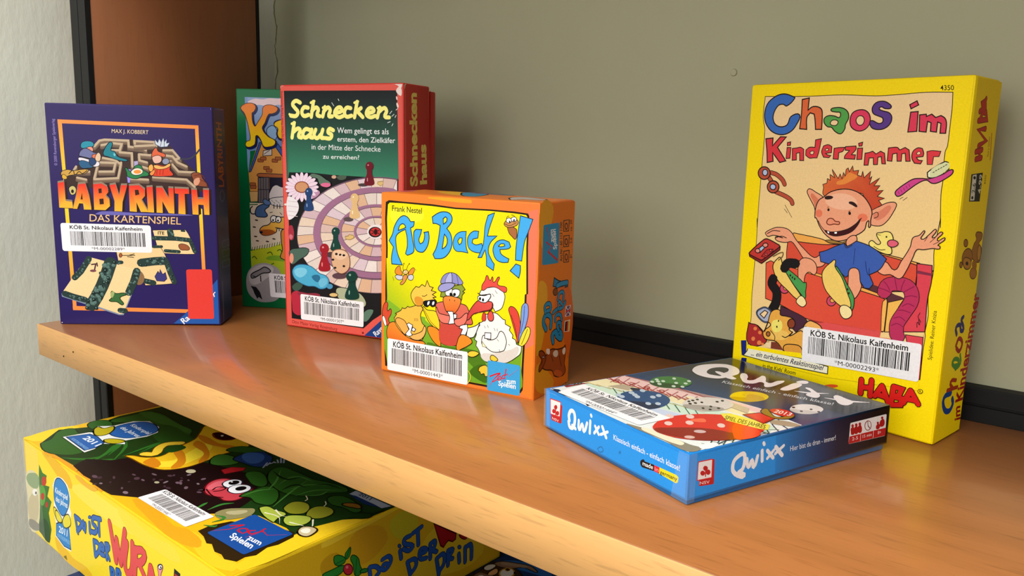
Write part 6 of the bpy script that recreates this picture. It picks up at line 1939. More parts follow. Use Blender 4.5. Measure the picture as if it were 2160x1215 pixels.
E;16;8ab0a4;698 507 11 1 -11 -10;14
E;16;8ab0a4;685 358 7 1 -8 -20;14
P;17;1e3f80;830 12 347 302 12 -302
T;18;e8ecf4;946 16 225 205 -256 -174;Ravensburger;0.02
T;19;7a1e1c;66 30 485 -11 -480 39;Otto Maier Verlag Ravensburg;0.004
E;20;7a1e1c;815 32 10 1 -10 -10;14
P;21;f0eef2;169 281 2 7 3 4 6 3 8 1 622 -3 7 -1 6 -3 3 -4 1 -7 -5 -182 -1 -7 -3 -4 -6 -3 -7 -1 -616 -6 -9 1 -5 3 -4 5 -1 6
T;22;151515;217 242 565 -1 -565 40;KÖB St. Nikolaus Kaifenheim;0.018
B;23;1c1c1e;207 232 571 0 -2 -102 -569 -4;11
T;22;151515;378 91 248 2 -248 22;*M-00001507*
P;24;ead6d0;12 2025 0 0 62 0 -23 0 -39 0 0 -22 0 8;1
P;25;ead6d0;1106 2025 99 0 0 -6 -18 -30 -19 23 -38 13;1
P;26;ead6d0;1149 1981 38 23 10 -63 -29 8;1
P;27;ead6d0;228 2025 108 0 -5 0 -82 0;1
P;28;ead6d0;474 2025 63 0 -10 0;1
P;29;ead6d0;1153 1886 19 -24 -9 -15;1
P;30;ead6d0;1149 1934 11 -8 -4 -20;1
S;31;c8ccc8;1090 1803 19 20;0;6
S;32;c8ccc8;1109 1783 20 16;0;6
S;33;c8ccc8;1148 1831 15 12;0;6
S;34;c8ccc8;1070 1735 24 8;0;6
S;35;c8ccc8;1138 1775 10 16;0;6
S;36;c8ccc8;597 1918 8 -13;0;6
S;37;c8ccc8;534 1889 20 -25;0;6
S;38;c8ccc8;1109 1711 10 16;0;6
P;39;ead6d0;21 1054 27 5 -4 -14 -18 -1;1
P;40;ead6d0;17 12 27 0 -7 0 -18 0
P;41;ead6d0;12 459 0 3 0 -24
P;42;ead6d0;585 12 59 0 -13 0 -39 0"""),
 ('schn', 'right'): ('side_print side_print/side_title_lettering worn_spot#24 worn_spot#25 worn_spot#26 worn_spot#27', """P;0;c03a30;27 2025 327 0 38 -892 -352 16;0;0;;b02c22;27 1649 362 10
P;0;d45a50;12 1979 15 3 13 -833 -28 1
T;1;e8d870;195 1245 -16 726 -82 -728;Schnecken;0.045
T;1;e8d870;335 1258 -15 319 -81 -321;haus;0.045
P;2;e8d0c8;12 2025 30 0 -15 -3 -14 -41 -1 7;1
P;3;e0c8c0;13 2025 147 0 -118 0;1
P;4;d8b0a8;314 2025 64 0 8 -3 -40 3;1
S;5;902018;386 2001 11 -427 11 -342;0;8"""),
 ('kbox', 'front'): ('cover_print cover_print/printed_barn cover_print/title_lettering cover_print/printed_yard cover_print/printed_cat cover_print/printed_dog cover_print/printed_die barcode_sticker barcode_sticker/sticker_lettering barcode_sticker/barcode_bars', """P;0;0f6e42;12 2036 386 0 150 -3 302 -2021 -838 0;0;0;;0a6036;124 2015 75 -963
P;0;8fa6cc;85 1971 462 -4 -8 -418 -421 -70 -26 135;0;0;;6a8ac0;224 1961 -12 -421
P;0;e8ccd0;122 1935 61 23 71 -4 71 11 81 -3 121 3 -1 -64 -121 7 -82 -21 -101 17 -61 -11 -61 18;1
P;0;7a94cc;87 1971 25 1 10 -531 -20 -157 -8 59
P;1;d8984c;102 1284 100 265 52 31 132 -35 151 -93 85 -382 -502 -52 -9 105
P;1;3c5ca8;107 1285 106 274 31 11 -116 -275;2;6;182030
P;1;3c5ca8;356 1544 41 10 138 -198 -21 -30;2;6;182030
P;1;8ab0d8;288 1676 72 40 28 -95 -52 -39;1;6;182030
P;1;d0c8c0;252 1488 82 17 -1 -58 -87 -8;2;6;182030
S;1;182030;256 1454 57 40;0;5
P;1;a8623c;195 1404 1 3 1 3 3 1 4 1 41 0 3 -1 3 -1 1 -3 0 -3 -1 -14 -1 -3 -2 -3 -2 -1 -4 -1 -39 1 -4 0 -2 2 -2 2 0 3;0;5;5a2c18
P;1;a8623c;221 1422 1 4 2 2 2 2 4 0 41 0 3 -1 3 -1 1 -3 0 -3 -1 -14 -1 -3 -2 -2 -2 -2 -4 0 -39 0 -3 0 -3 2 -1 2 -1 4;0;5;5a2c18
P;1;a8623c;334 1406 0 3 2 3 3 1 3 1 41 0 4 -1 2 -1 1 -3 0 -3 -1 -14 -1 -3 -1 -3 -3 -1 -4 -1 -39 1 -3 0 -3 2 -1 2 -1 4;0;5;5a2c18
P;1;a8623c;250 1336 1 3 1 3 3 1 3 0 41 0 4 0 2 -2 2 -2 0 -4 -1 -13 -1 -4 -2 -2 -3 -2 -3 0 -39 0 -4 1 -3 1 -1 3 0 3;0;5;5a2c18
P;1;a8623c;275 1312 1 4 1 2 3 1 3 1 41 0 4 -1 2 -1 2 -3 0 -3 -1 -14 -1 -3 -2 -3 -3 -1 -3 -1 -39 1 -4 0 -2 2 -2 2 0 3;0;5;5a2c18
P;1;a8623c;112 1180 0 3 2 3 2 1 4 1 41 0 4 -1 2 -1 2 -3 0 -3 -1 -14 -1 -3 -2 -3 -3 -1 -4 -1 -39 0 -3 1 -3 1 -1 3 -1 3;0;5;5a2c18
P;1;a8623c;116 1156 1 3 1 2 3 2 3 0 42 0 3 0 3 -2 1 -2 0 -4 -1 -13 -1 -4 -2 -2 -2 -2 -4 0 -39 0 -4 0 -3 2 -1 2 0 4;0;5;5a2c18
P;1;a8623c;140 1078 0 3 2 3 2 1 4 0 42 0 3 0 3 -1 1 -3 0 -3 -1 -14 -1 -4 -2 -2 -3 -2 -3 0 -40 0 -3 0 -3 2 -1 2 -1 4;0;5;5a2c18
P;1;a8623c;365 1426 1 4 1 2 3 2 3 0 41 0 4 -1 2 -1 1 -3 1 -3 -2 -14 -1 -3 -1 -2 -3 -2 -4 0 -38 0 -4 0 -2 2 -2 2 0 4;0;5;5a2c18
P;1;a8623c;184 1263 31 15 206 -3 112 -2 0 -24 -329 -5;1;6;182030
P;1;6a6468;194 1238 103 6 0 -203 -109 -4;2;6;182030
S;1;2c2a30;219 1234 -5 -196;0;5
S;1;2c2a30;245 1235 -5 -196;0;5
S;1;2c2a30;271 1236 -5 -196;0;5
P;1;2a2838;302 1242 230 -3 -3 -190 -227 -8
P;1;d8d0d0;325 1145 42 30 51 -17 112 -16 -1 -93 -227 -8;1;6;182030
P;1;d8b070;104 1105 86 3 -6 -94 -70 -6;0;4;182030
P;1;6a6468;191 1126 110 3 -9 -122 -104 -4;2;6;182030
S;1;2c2a30;219 1127 -3 -117;0;5
S;1;2c2a30;246 1127 -3 -116;0;5
S;1;2c2a30;273 1128 -3 -116;0;5
P;2;182858;53 1860 26 31 52 16 51 -8 17 -31 -19 -38 -19 -15 20 -114 37 39 42 68 7 57 26 24 61 4 55 -25 -11 -34 -41 -19 -36 -6 -37 -77 -27 -53 54 -71 66 -37 -6 -38 -47 -19 -56 1 -29 62 -40 38 -11 -49 -12 -39 -57 -22 -28 15 9 34 36 21 -7 86 -18 86 -24 66;1;22;182858
P;2;ea7a2c;43 1871 27 31 51 16 51 -8 17 -31 -19 -38 -19 -15 20 -114 37 39 43 68 6 57 26 24 61 4 55 -25 -11 -33 -41 -20 -35 -6 -38 -77 -27 -53 54 -71 66 -36 -6 -39 -47 -19 -56 2 -29 62 -40 37 -11 -48 -12 -39 -57 -23 -28 16 9 34 37 20 -8 86 -18 86 -24 67;1;6;502808;f6d420;191 1865 -8 -268
P;2;182858;365 1736 36 29 81 -8 -3 -152 -61 -12 -30 48 12 57;1;16;182858
P;2;f4c424;362 1726 29 34 91 7 -3 -153 -61 -11 -25 38 5 52;1;6;502808
P;3;e2d4bc;105 1000 187 1 329 5 -7 -381 -196 4 -137 -54 -174 -19
S;3;3c6a3c;107 982 74 5;0;10
E;3;4a4038;144 772 17 -2 -18 -5;14
E;3;4a4038;171 642 17 -2 -18 -5;14
E;3;4a4038;270 640 17 -2 -18 -5;14
E;3;4a4038;335 667 17 -2 -18 -5;14
E;3;4a4038;167 838 17 -3 -19 -4;14
E;3;4a4038;154 683 17 -2 -19 -5;14
P;3;c0cc2c;100 544 82 27 99 10 137 48 196 -4 -6 -310 -503 -23;0;0;;98b428;244 598 -7 -276
S;3;4a6a1c;113 545 7 33;0;7
S;3;4a6a1c;138 550 7 34;0;7
S;3;4a6a1c;163 556 7 34;0;7
S;3;4a6a1c;188 562 7 34;0;7
S;3;4a6a1c;213 568 7 33;0;7
S;3;4a6a1c;238 574 7 33;0;7
S;3;4a6a1c;263 579 7 34;0;7
S;3;4a6a1c;287 585 7 34;0;7
S;3;4a6a1c;312 591 7 34;0;7
S;3;4a6a1c;337 597 7 33;0;7
S;3;4a6a1c;362 603 7 33;0;7
S;3;4a6a1c;387 608 7 34;0;7
S;3;4a6a1c;117 479 19 13 24 -23;1;10
S;3;4a6a1c;267 527 32 13 18 -23;1;10
S;3;4a6a1c;367 555 25 13 18 -17;1;10
S;3;4a6a1c;302 421 25 13;1;10
P;3;78a82c;254 485 161 25 197 -4 -1 -47 -246 1;1
P;3;d8d4d0;305 1042 98 21 219 7 -2 -81 -268 -10 -42 22;1;6;182030
S;3;6a6468;317 1031 14 -11;1;5
S;3;6a6468;339 1015 14 -11;1;5
S;3;6a6468;361 1032 14 -11;1;5
S;3;6a6468;383 1017 14 -11;1;5
S;3;6a6468;405 1034 14 -11;1;5
S;3;182030;343 991 -1 -35;0;8
S;3;182030;375 992 -1 -35;0;8
S;3;182030;402 993 -1 -35;0;8
P;4;4a6898;160 884 8 65 37 31 74 20 18 -23 -44 -42 23 -52 -61 -14;1;8;182030
S;4;182030;160 896 -43 5 -5 46 19 19;1;10
P;4;5a78a8;237 1028 25 13 18 -12 24 -10 6 -24 -31 -12 -30 10;1;6;182030
P;5;e0903c;421 759 -15 -95 11 -95 -15 -84 209 -3 6 308;1;8;182030
P;5;e89c38;196 738 29 43 62 20 38 48 25 31 61 -4 207 -4 -2 -105 -195 -2 -49 4 -13 -36 -75 -33 -62 1;1;8;182030;f2bc50;284 706 28 108
P;5;a85a28;196 732 28 19 123 -13 -63 -38 -55 2;1
E;5;182030;211 725 17 0 -18 -12;14
E;5;f4f0e8;337 856 31 0 -33 -32;14;8;182030
E;5;f4f0e8;384 852 28 0 -30 -30;14;8;182030
E;5;182030;331 844 8 0 -9 -11;14
E;5;182030;380 842 8 0 -8 -10;14
S;5;182030;354 774 30 -5 6 -23;1;8
S;5;182030;302 913 24 7;1;6
S;5;182030;400 917 18 -17;1;6
P;6;a8a4a6;48 241 21 97 58 63 88 31 87 -11 85 -56 21 -180 -52 -99 -101 -32 -100 9 -86 69;1;0;;8c888c;114 389 217 -305
P;6;c0bcbe;75 314 64 76 101 28 85 -44 -89 -100 -126 -55;1
P;6;8a868a;100 316 89 52 50 26 55 -33 -19 -19 -62 -9 -102 -53;1;10;202024
S;6;202024;193 308 3 -54;0;10
S;6;202024;112 304 37 -10;1;8
P;6;202024;90 206 56 -9 37 -47 23 -72 -37 23 -13 -19 -30 53 -12 36
P;7;f0eef2;276 321 1 8 2 5 6 3 7 0 587 -22 8 -2 5 -3 3 -5 1 -8 1 -192 -1 -7 -3 -5 -5 -3 -8 -1 -575 19 -7 2 -6 3 -4 5 -1 8
T;8;151515;331 280 523 -19 -525 55;KÖB St. Nikolaus Kaifenheim;0.018
B;9;1c1c1e;332 270 522 -20 1 -115 -517 18;19
T;8;151515;477 114 232 -8 -233 33;*M-00002287*"""),
 ('wurm', 'front'): ('front_print front_print/printed_plants award_badge award_badge/badge_lettering front_print/title_lettering front_print/printed_worm', """P;0;fada2c;46 737 921 0 1156 0 783 0 49 -3 0 -707 -2943 -15
P;0;f0b820;393 737 333 0 201 -94 -175 -33 -240 75;1
P;0;f8e050;927 643 623 60 564 -36 -186 -57 -605 -39;1
P;0;f0bc20;544 127 293 -54 328 0 -199 -61 -389 7;1
P;0;f6da40;1648 679 468 7 335 -8 -255 -69;1
P;0;eeb030;991 737 183 0 172 -4 -225 -30;1
P;1;3f7a2c;313 617 59 -48 80 3 -42 -89 82 15 -56 -93 75 -19 -72 -110 32 -121 -64 -132 -199 29 50 341;0;0;;2a5a20;368 622 -55 -600
P;1;5aa03a;310 453 92 -15 -50 -125 -70 -12;1
P;1;1e4a1c;236 130 162 66 20 -158 -182 19;1
E;1;c03a28;388 509 51 16 -59 -57;14
E;1;c03a28;336 373 40 13 -46 -43;14
E;1;b83020;409 331 28 9 -33 -34;14
P;1;e0d4a8;15 452 172 79 97 -43 -87 -417 -185 -56 0 249;1
P;1;8aa070;19 431 135 74 128 5 -35 -99 -175 -31;1
P;1;c8b890;12 213 172 156 65 -23 -51 -195 -157 -76;1
E;1;f4f0e8;182 358 53 16 -59 -47;14
E;1;303030;204 359 18 6 -20 -18;14
P;1;8a8478;12 83 201 28 -10 -55 -187 -36;1
P;2;f4f4f0;557 529 56 70 69 34 75 7 82 -24 37 -71 -27 -91 24 -34 -47 -109 -3 -201 -131 -16 -152 37 34 93 -31 119 31 106
P;2;2f84cc;582 526 42 66 61 30 65 2 69 -25 37 -71 -40 -95 -108 -89 -95 32 -43 50;1;8;183a6a
P;2;2f84cc;577 241 124 59 110 -5 10 -170 -127 -18 -137 35;0;8;183a6a
P;2;e8d83c;545 354 64 0 79 -59 -69 -29 -47 22;1;8;3a3a10
P;2;e8d83c;855 342 -40 49 -112 -80 17 -47 91 29;1;8;3a3a10
P;2;e8d83c;582 345 98 -21 7 -35 -92 -15;1;8;3a3a10
T;3;eaf2f8;593 487 227 11 -211 34;Kinderspiel;0.015
T;3;eaf2f8;595 422 214 13 -201 31;des Jahres;0.015
T;3;eaf2f8;611 188 159 19 -145 32;2011;0.02
T;3;8ac0e8;577 139 229 18 -218 12;KRITIKERPREIS;0.01
S;4;142850;939 417 30 -108;1;44
S;4;142850;939 417 93 -4 7 -28 -80 -70;1;44
S;4;142850;1080 424 -18 -42 38 -7;1;43
S;4;142850;1113 420 -15 -56;1;43
S;4;142850;1185 450 -2 -66;1;42
S;4;142850;1317 530 -67 -18 -17 -41 63 -18 -27 -39 -58 -15;1;42
S;4;142850;1284 523 89 21;1;41
S;4;142850;1340 537 -6 -119;1;41
S;4;3a6ab4;939 417 30 -108;1;32
S;4;3a6ab4;939 417 93 -4 7 -28 -80 -70;1;32
S;4;3a6ab4;1080 424 -18 -42 38 -7;1;31
S;4;3a6ab4;1113 420 -15 -56;1;31
S;4;3a6ab4;1185 450 -2 -66;1;31
S;4;3a6ab4;1317 530 -67 -18 -17 -41 63 -18 -27 -39 -58 -15;1;30
S;4;3a6ab4;1284 523 89 21;1;30
S;4;3a6ab4;1340 537 -6 -119;1;30
E;4;142850;1192 497 28 10 -30 -25;14
E;4;3a6ab4;1192 497 21 7 -23 -18;14
S;4;142850;1236 338 8 -103;1;42
S;4;142850;1237 343 77 3 -2 -45 -56 -56;1;42
S;4;142850;1333 328 54 5 -6 33 -42 -26 -11 -48 65 4;1;41
S;4;142850;1431 388 -1 -103;1;41
S;4;142850;1426 387 53 5 -38 -54 32 -41;1;40
S;4;3a6ab4;1236 338 8 -103;1;31
S;4;3a6ab4;1237 343 77 3 -2 -45 -56 -56;1;30
S;4;3a6ab4;1333 328 54 5 -6 33 -42 -26 -11 -48 65 4;1;30
S;4;3a6ab4;1431 388 -1 -103;1;29
S;4;3a6ab4;1426 387 53 5 -38 -54 32 -41;1;29
S;4;142850;1480 236 11 -74;1;40
S;4;142850;1480 236 52 0 -22 -42;1;40
S;4;142850;1576 258 2 -62;1;40
S;4;142850;1580 263 47 1 -38 -64;1;40
S;4;3a6ab4;1480 236 11 -74;1;29
S;4;3a6ab4;1480 236 52 0 -22 -42;1;29
S;4;3a6ab4;1576 258 2 -62;1;29
S;4;3a6ab4;1580 263 47 1 -38 -64;1;29
S;4;7a1c20;1512 567 62 -242;1;60
S;4;7a1c20;1604 485 -30 -160;1;60
S;4;7a1c20;1604 485 41 -152;1;59
S;4;7a1c20;1735 588 -90 -255;1;58
S;4;7a1c20;1756 516 -49 -164 34 -49 63 49 31 188;1;58
S;4;7a1c20;1880 519 -45 -240;1;57
S;4;7a1c20;1880 515 113 19 -35 -68 -88 -43;1;56
S;4;7a1c20;1909 438 101 -89;1;55
S;4;7a1c20;2068 471 -42 -143;1;55
S;4;7a1c20;2077 475 29 -70;1;54
S;4;e05050;1512 567 62 -242;1;52
S;4;e05050;1604 485 -30 -160;1;51
S;4;e05050;1604 485 41 -152;1;51
S;4;e05050;1735 588 -90 -255;1;50
S;4;e05050;1756 516 -49 -164 34 -49 63 49 31 188;1;50
S;4;e05050;1880 519 -45 -240;1;49
S;4;e05050;1880 515 113 19 -35 -68 -88 -43;1;48
S;4;e05050;1909 438 101 -89;1;48
S;4;e05050;2068 471 -42 -143;1;47
S;4;e05050;2077 475 29 -70;1;46
P;5;e8909a;2160 511 46 31 25 -8 -32 -70 32 -27 -53 -12 -13 48;1;6;702030
E;5;f8f4f4;2196 521 25 9 -28 -25;14;6;10284a
E;5;101010;2201 521 9 3 -10 -10;14
P;0;181818;2370 579 72 -6 -15 -84 -73 6
P;0;b02828;2375 551 62 -4 -6 -26 -61 2
P;0;7a6a20;666 14 56 32 19 -34 -39 0"""),
 ('wurm', 'right'): ('right_print right_print/title_lettering right_print/printed_plant', """P;0;d8a81c;15 724 2146 13 -6 -716 -2143 11
P;0;e8c030;594 726 163 -4 356 15 19 -8 -341 -27 -198 -11;1
P;0;d0981c;799 677 222 0 55 -136 -235 -60;1
P;0;c8b424;1113 682 194 -14 22 -144 -168 15;1
P;0;e0b828;1516 496 339 -167 126 -225 -460 14 -210 105;1
P;0;c09018;592 612 122 -5 -42 -122 -81 34;1
S;1;14224a;938 426 9 -60;1;32
S;1;14224a;943 428 50 -17 27 -42 -27 -22;1;33
S;1;14224a;1043 437 52 3 19 -39 -38 -40 -33 14 14 25 38 -15;1;33
S;1;14224a;1191 441 10 -59;1;34
S;1;14224a;1279 511 -50 -5 1 -32 69 -43 -30 -21 -49 32;1;35
S;1;14224a;1299 519 80 19;1;35
S;1;14224a;1344 523 6 -104;1;35
S;1;14224a;1255 336 26 -100;1;35
S;1;14224a;1255 336 65 -6 11 -50 -45 -38;1;35
S;1;14224a;1381 346 42 4 -21 25 -36 -3 5 -59 52 -17;1;36
S;1;14224a;1459 385 1 -108;1;37
S;1;14224a;1459 385 42 1 -10 -46 -31 0;1;37
S;1;14224a;1475 333 43 -29;1;37
S;1;14224a;1519 253 24 -127;1;37
S;1;14224a;1519 253 65 8 7 -70 -43 -42;1;38
S;1;14224a;1628 269 2 -111;1;38
S;1;14224a;1628 269 45 -13 -33 -43 34 -22;1;38
S;1;14224a;1736 201 7 -64;1;39
S;1;14224a;1799 228 3 -114;1;39
S;1;14224a;1805 226 52 -3 9 -109;1;40
S;1;2c5294;938 426 9 -60;1;25
S;1;2c5294;943 428 50 -17 27 -42 -27 -22;1;25
S;1;2c5294;1043 437 52 3 19 -39 -38 -40 -33 14 14 25 38 -15;1;26
S;1;2c5294;1191 441 10 -59;1;26
S;1;2c5294;1279 511 -50 -5 1 -32 69 -43 -30 -21 -49 32;1;27
S;1;2c5294;1299 519 80 19;1;27
S;1;2c5294;1344 523 6 -104;1;27
S;1;2c5294;1255 336 26 -100;1;27
S;1;2c5294;1255 336 65 -6 11 -50 -45 -38;1;27
S;1;2c5294;1381 346 42 4 -21 25 -36 -3 5 -59 52 -17;1;28
S;1;2c5294;1459 385 1 -108;1;28
S;1;2c5294;1459 385 42 1 -10 -46 -31 0;1;28
S;1;2c5294;1475 333 43 -29;1;28
S;1;2c5294;1519 253 24 -127;1;29
S;1;2c5294;1519 253 65 8 7 -70 -43 -42;1;29
S;1;2c5294;1628 269 2 -111;1;29
S;1;2c5294;1628 269 45 -13 -33 -43 34 -22;1;29
S;1;2c5294;1736 201 7 -64;1;30
S;1;2c5294;1799 228 3 -114;1;30
S;1;2c5294;1805 226 52 -3 9 -109;1;31
E;1;14224a;1186 475 17 -7 -17 -9;14
E;1;2c5294;1186 475 12 -5 -12 -7;14
E;1;14224a;1741 251 21 -8 -21 -10;14
E;1;2c5294;1741 251 15 -6 -15 -7;14
P;1;a41c1e;1489 522 215 -154 -5 -41 -28 -7 -39 24 -22 -9 -27 -23 -27 23;0;11;5a1014
P;1;a41c1e;1739 346 81 -48 -23 -9 -46 31;1;8;5a1014
P;2;2f7a2c;756 590 22 21 17 8 -1 -37 -13 -24 -21 -3;1;6;184818
P;2;2f7a2c;673 601 33 2 50 -42 -9 -26 -58 9;1;6;184818
P;2;2f7a2c;799 558 51 -28 17 -60 13 -50 -48 -5 -17 77;1;6;184818
P;2;2f7a2c;591 517 65 11 91 -8 -9 -34 -50 -10;1;6;184818
P;2;2f7a2c;867 433 62 -11 -18 -15;1;7;184818
S;2;184818;760 555 30 59;1;4
S;2;184818;681 554 66 3;1;4
S;2;184818;832 425 9 101;1;4
E;2;b82a34;776 482 35 -15 -35 -21;14;6;501418
E;2;e06a70;768 500 10 -4 -10 -6;14"""),
 ('wurm', 'top'): ('cover_print cover_print/printed_garden cover_print/printed_soil cover_print/printed_yellow_worm cover_print/printed_blue_bug cover_print/printed_red_worm top_award_badge top_award_badge/top_badge_lettering top_award_badge/award_year_lettering top_award_badge/award_small_lettering barcode_sticker barcode_sticker/sticker_lettering barcode_sticker/barcode_bars maker_badge maker_badge/badge_lettering', """P;0;e6b41e;23 12 -11 706 47 1436 2896 10 0 -2152
P;0;f2cc2c;28 12 -16 341 224 -77 -45 -207 -64 -57;1
P;0;e89a28;397 35 244 88 393 -68 372 -43 -267 0 -480 0;1
P;0;f0c42a;2341 114 162 16 229 -43 120 30 56 -65 -214 -40;1
P;0;ecc428;2865 110 -44 341 -25 413 114 296 42 -2 3 -524 0 -530;1
P;0;dda020;1673 122 519 -30 113 35 237 -49 -114 -63 -359 10;1
P;1;1e3a18;222 59 -193 184 100 187 -96 276 53 1431 2206 -82 663 -815 0 -294 -99 -127 -47 -169 -1 -143 -103 21 -261 -23 -196 -134 -613 -142 -229 -217 -517 36 -422 -19
P;1;2f5c22;61 232 10 96 171 -4 13 56 166 -46 227 -166 -153 -149 -251 22 -40 81;1;8;12200c
P;1;2f5c22;31 468 -6 88 95 47 153 -75 -36 -79 -92 -26;1;9;12200c
P;1;2f5c22;112 595 -32 158 40 188 317 23 400 -55 -3 -88 -266 -90 -300 -28;1;9;12200c
P;1;3a6c28;75 846 45 95 434 -1 255 -16 -187 -52;1
P;1;27501e;454 841 397 39 246 -85 -171 -128 -269 22;1
S;1;2f6a28;927 51 -134 221 -140 208 330 -239;1;35;2
S;1;2f6a28;638 41 150 110 25 103;1;35;2
S;1;2f6a28;963 19 -72 203 155 116;1;34;2
S;1;2f6a28;813 254 -133 134 1 40 146 -141;1;36;2
S;1;2f6a28;910 349 -56 248 1 41 87 -185;1;36;2
S;1;2f6a28;1129 179 -103 35 -130 -22 150 41;1;33;2
P;2;1e1214;847 41 -64 112 149 109 62 168 470 276 201 56 181 42 86 18 257 -180 58 -113 42 -120 -127 -146 -351 18 -124 -31 -14 -128 -165 -102 -102 -8 58 0 -83 0 41 0 -95 0 -49 0 -87 0 -17 18 -106 -7
E;2;3c2a34;1182 81 4 15 19 -22;6
E;2;6a5460;1389 355 25 6 -14 -13;6
E;2;3c2a34;1264 18 6 14 6 -18;6
E;2;3c2a34;1626 313 9 5 8 -14;6
E;2;4a3640;1845 446 7 15 1 -19;6
E;2;4a3640;1498 439 3 8 13 -15;6
E;2;5a4450;1455 111 2 7 16 -14;6
E;2;3c2a34;1470 315 0 10 20 -17;6
E;2;7a6a74;1745 482 11 5 1 -12;6
E;2;3c2a34;1389 186 2 8 8 -12;6
E;2;6a5460;1655 408 4 8 19 -18;6
E;2;5a4450;1140 67 21 10 3 -21;6
E;2;7a6a74;1538 97 18 10 2 -20;6
E;2;7a6a74;1282 49 10 7 2 -13;6
E;2;3c2a34;1307 99 9 4 2 -10;6
E;2;5a4450;1297 259 19 5 -8 -11;6
E;2;6a5460;1632 398 13 9 3 -18;6
E;2;7a6a74;1563 513 3 15 9 -20;6
E;2;6a5460;1426 261 17 4 -6 -11;6
E;2;5a4450;1645 467 6 5 6 -11;6
E;2;3c2a34;1579 453 13 3 -5 -9;6
E;2;7a6a74;1694 233 25 7 -9 -16;6
E;2;4a3640;1371 245 9 16 15 -25;6
E;2;3c2a34;1669 316 17 9 -1 -18;6
E;2;5a4450;1873 422 16 10 -5 -17;6
E;2;4a3640;1248 148 9 5 15 -16;6
E;2;7a6a74;1566 349 -3 20 15 -24;6
E;2;6a5460;1746 398 3 13 18 -22;6
E;2;4a3640;1487 417 13 11 3 -19;6
E;2;3c2a34;1510 344 8 12 3 -17;6
E;2;5a4450;1620 428 0 12 14 -17;6
E;2;6a5460;1698 545 5 16 9 -22;6
E;2;2a1810;1100 12 -4 0 36 0;14
E;2;2a1810;1162 12 -3 0 31 0;14
E;2;2a1810;1144 12 -4 0 32 0;14
E;2;2a1810;1188 12 -4 0 24 0;14
E;2;2a1810;1534 12 -3 0 36 0;14
E;2;2a1810;1445 12 -3 0 28 0;14
E;2;2a1810;1532 12 -3 0 24 0;14
E;2;b8b090;1515 551 24 24 7 -40;14
E;2;a8a488;1528 307 12 12 5 -20;14
P;2;2c2010;2360 155 86 -11 89 -30 28 17 91 -34 56 10 59 -16 72 32 -10 56 26 53 -32 90 18 60 -14 110 -44 40 -154 -50 -242 -131 -40 -111
P;3;e8b824;918 375 136 77 52 87 -65 124 -77 202 -110 104 -99 123 264 -5 345 8 27 -130 1 -112 25 -121 13 -162 -69 -134 -159 -52 -192 -11;1;11;6a4008
P;3;f4d838;1188 439 55 124 -94 205 -31 127 118 -43 121 -214 -29 -167;1
P;3;d0801c;1140 393 -41 48 -3 52 191 -61;1
P;3;d0801c;1371 480 -107 103 -171 55 -16 60 228 -74 91 -87;1
P;3;d0801c;1415 660 -140 117 -211 25 -51 71 208 -35 172 -93;1
P;3;d0801c;903 931 167 -44 144 22 127 85 -164 -42 -201 8;1
S;3;6a4008;983 475 50 48 -90 83 -31 68 54 80;1;80
S;3;eec83a;983 475 50 48 -90 83 -31 68 54 80;1;66
P;3;224a1c;991 614 -22 96 98 36 36 -61 -18 -74;1
P;3;2a0c0c;954 1024 6 49 187 34 23 -60 -85 -55;1;14;7a2a18
P;3;e0d8c8;1024 1049 9 18 29 -14 -7 -16
P;1;3a6e2a;1471 713 -93 126 133 56 106 -41 -38 -106;1;10;12200c
P;1;2f5c24;1340 916 5 121 201 79 94 -59 -143 -65;1;8;12200c
P;4;1e3c74;1520 868 -23 124 72 109 26 -13 105 -10 105 -112 -34 -67 -136 -27;1;10;12200c
P;4;3a62a8;1497 955 28 84 109 12 85 -98 -56 -54;1
S;4;98a4bc;1761 994 56 -68;0;12
S;4;98a4bc;1775 1008 29 -46;0;12
S;4;98a4bc;1789 1021 3 -22;0;13
S;4;98a4bc;1803 1035 -23 1;0;13
S;4;98a4bc;1817 1048 -50 26;0;13
S;4;98a4bc;1831 1062 -77 50;0;13
S;4;98a4bc;1845 1075 -104 76;0;13
P;4;a82028;1640 705 7 74 83 64 33 -36 -41 -123;0;7;501014
P;5;c0404c;1873 456 -84 70 -20 81 47 55 170 23 94 -1 58 -91 11 -74 -47 -50 -66 -1 -89 -28;1;11;5a1018
P;5;d86470;1869 482 -68 87 32 62 75 -82;1
S;5;20080c;1902 499 -17 43 49 32 16 -44 -22 -36;1;11
S;5;20080c;1863 476 129 -22 63 32;1;9
P;5;eceef4;1868 587 -32 53 30 54 57 8 56 -69 -32 -47;1;9;202838
P;5;eceef4;1982 561 -45 61 45 65 63 8 41 -50 -26 -74;1;9;202838
E;5;101014;1899 654 15 32 16 -48;14
E;5;101014;2015 637 16 32 14 -48;14
E;5;f4f4f4;1879 650 6 5 2 -9;14
P;1;2c5a20;1823 782 -11 49 72 42 129 -38 84 -74 -72 -39 -106 23;1;9;12200c
P;1;2c5a20;2113 569 -17 130 14 74 109 14 153 -139 -93 -61 -103 14;1;9;12200c
P;1;2c5a20;1973 860 -91 146 145 39 214 9 105 38 207 14 -64 -120 -94 -148 -176 -51;1;9;12200c
P;1;2c5a20;2541 949 47 74 147 -2 121 -74 -137 -24 -83 -24;1;8;12200c
S;1;4a8238;2126 581 2 119 59 87;1;17;2
S;1;4a8238;2406 626 -99 187 -93 215;1;16;2
S;1;4a8238;2144 836 -36 154 171 37;1;17;2
S;1;4a8238;2258 825 25 144 151 114;1;17;2
S;1;4a8238;2420 863 54 80 -20 69;1;17;2
S;1;4a8238;2167 737 -75 111 -154 144;1;17;2
S;1;4a8238;2369 813 20 136 131 126;1;17;2
S;1;10240c;1918 939 189 -14 41 104;1;18;2
S;1;10240c;2232 800 -9 112 90 25;1;17;2
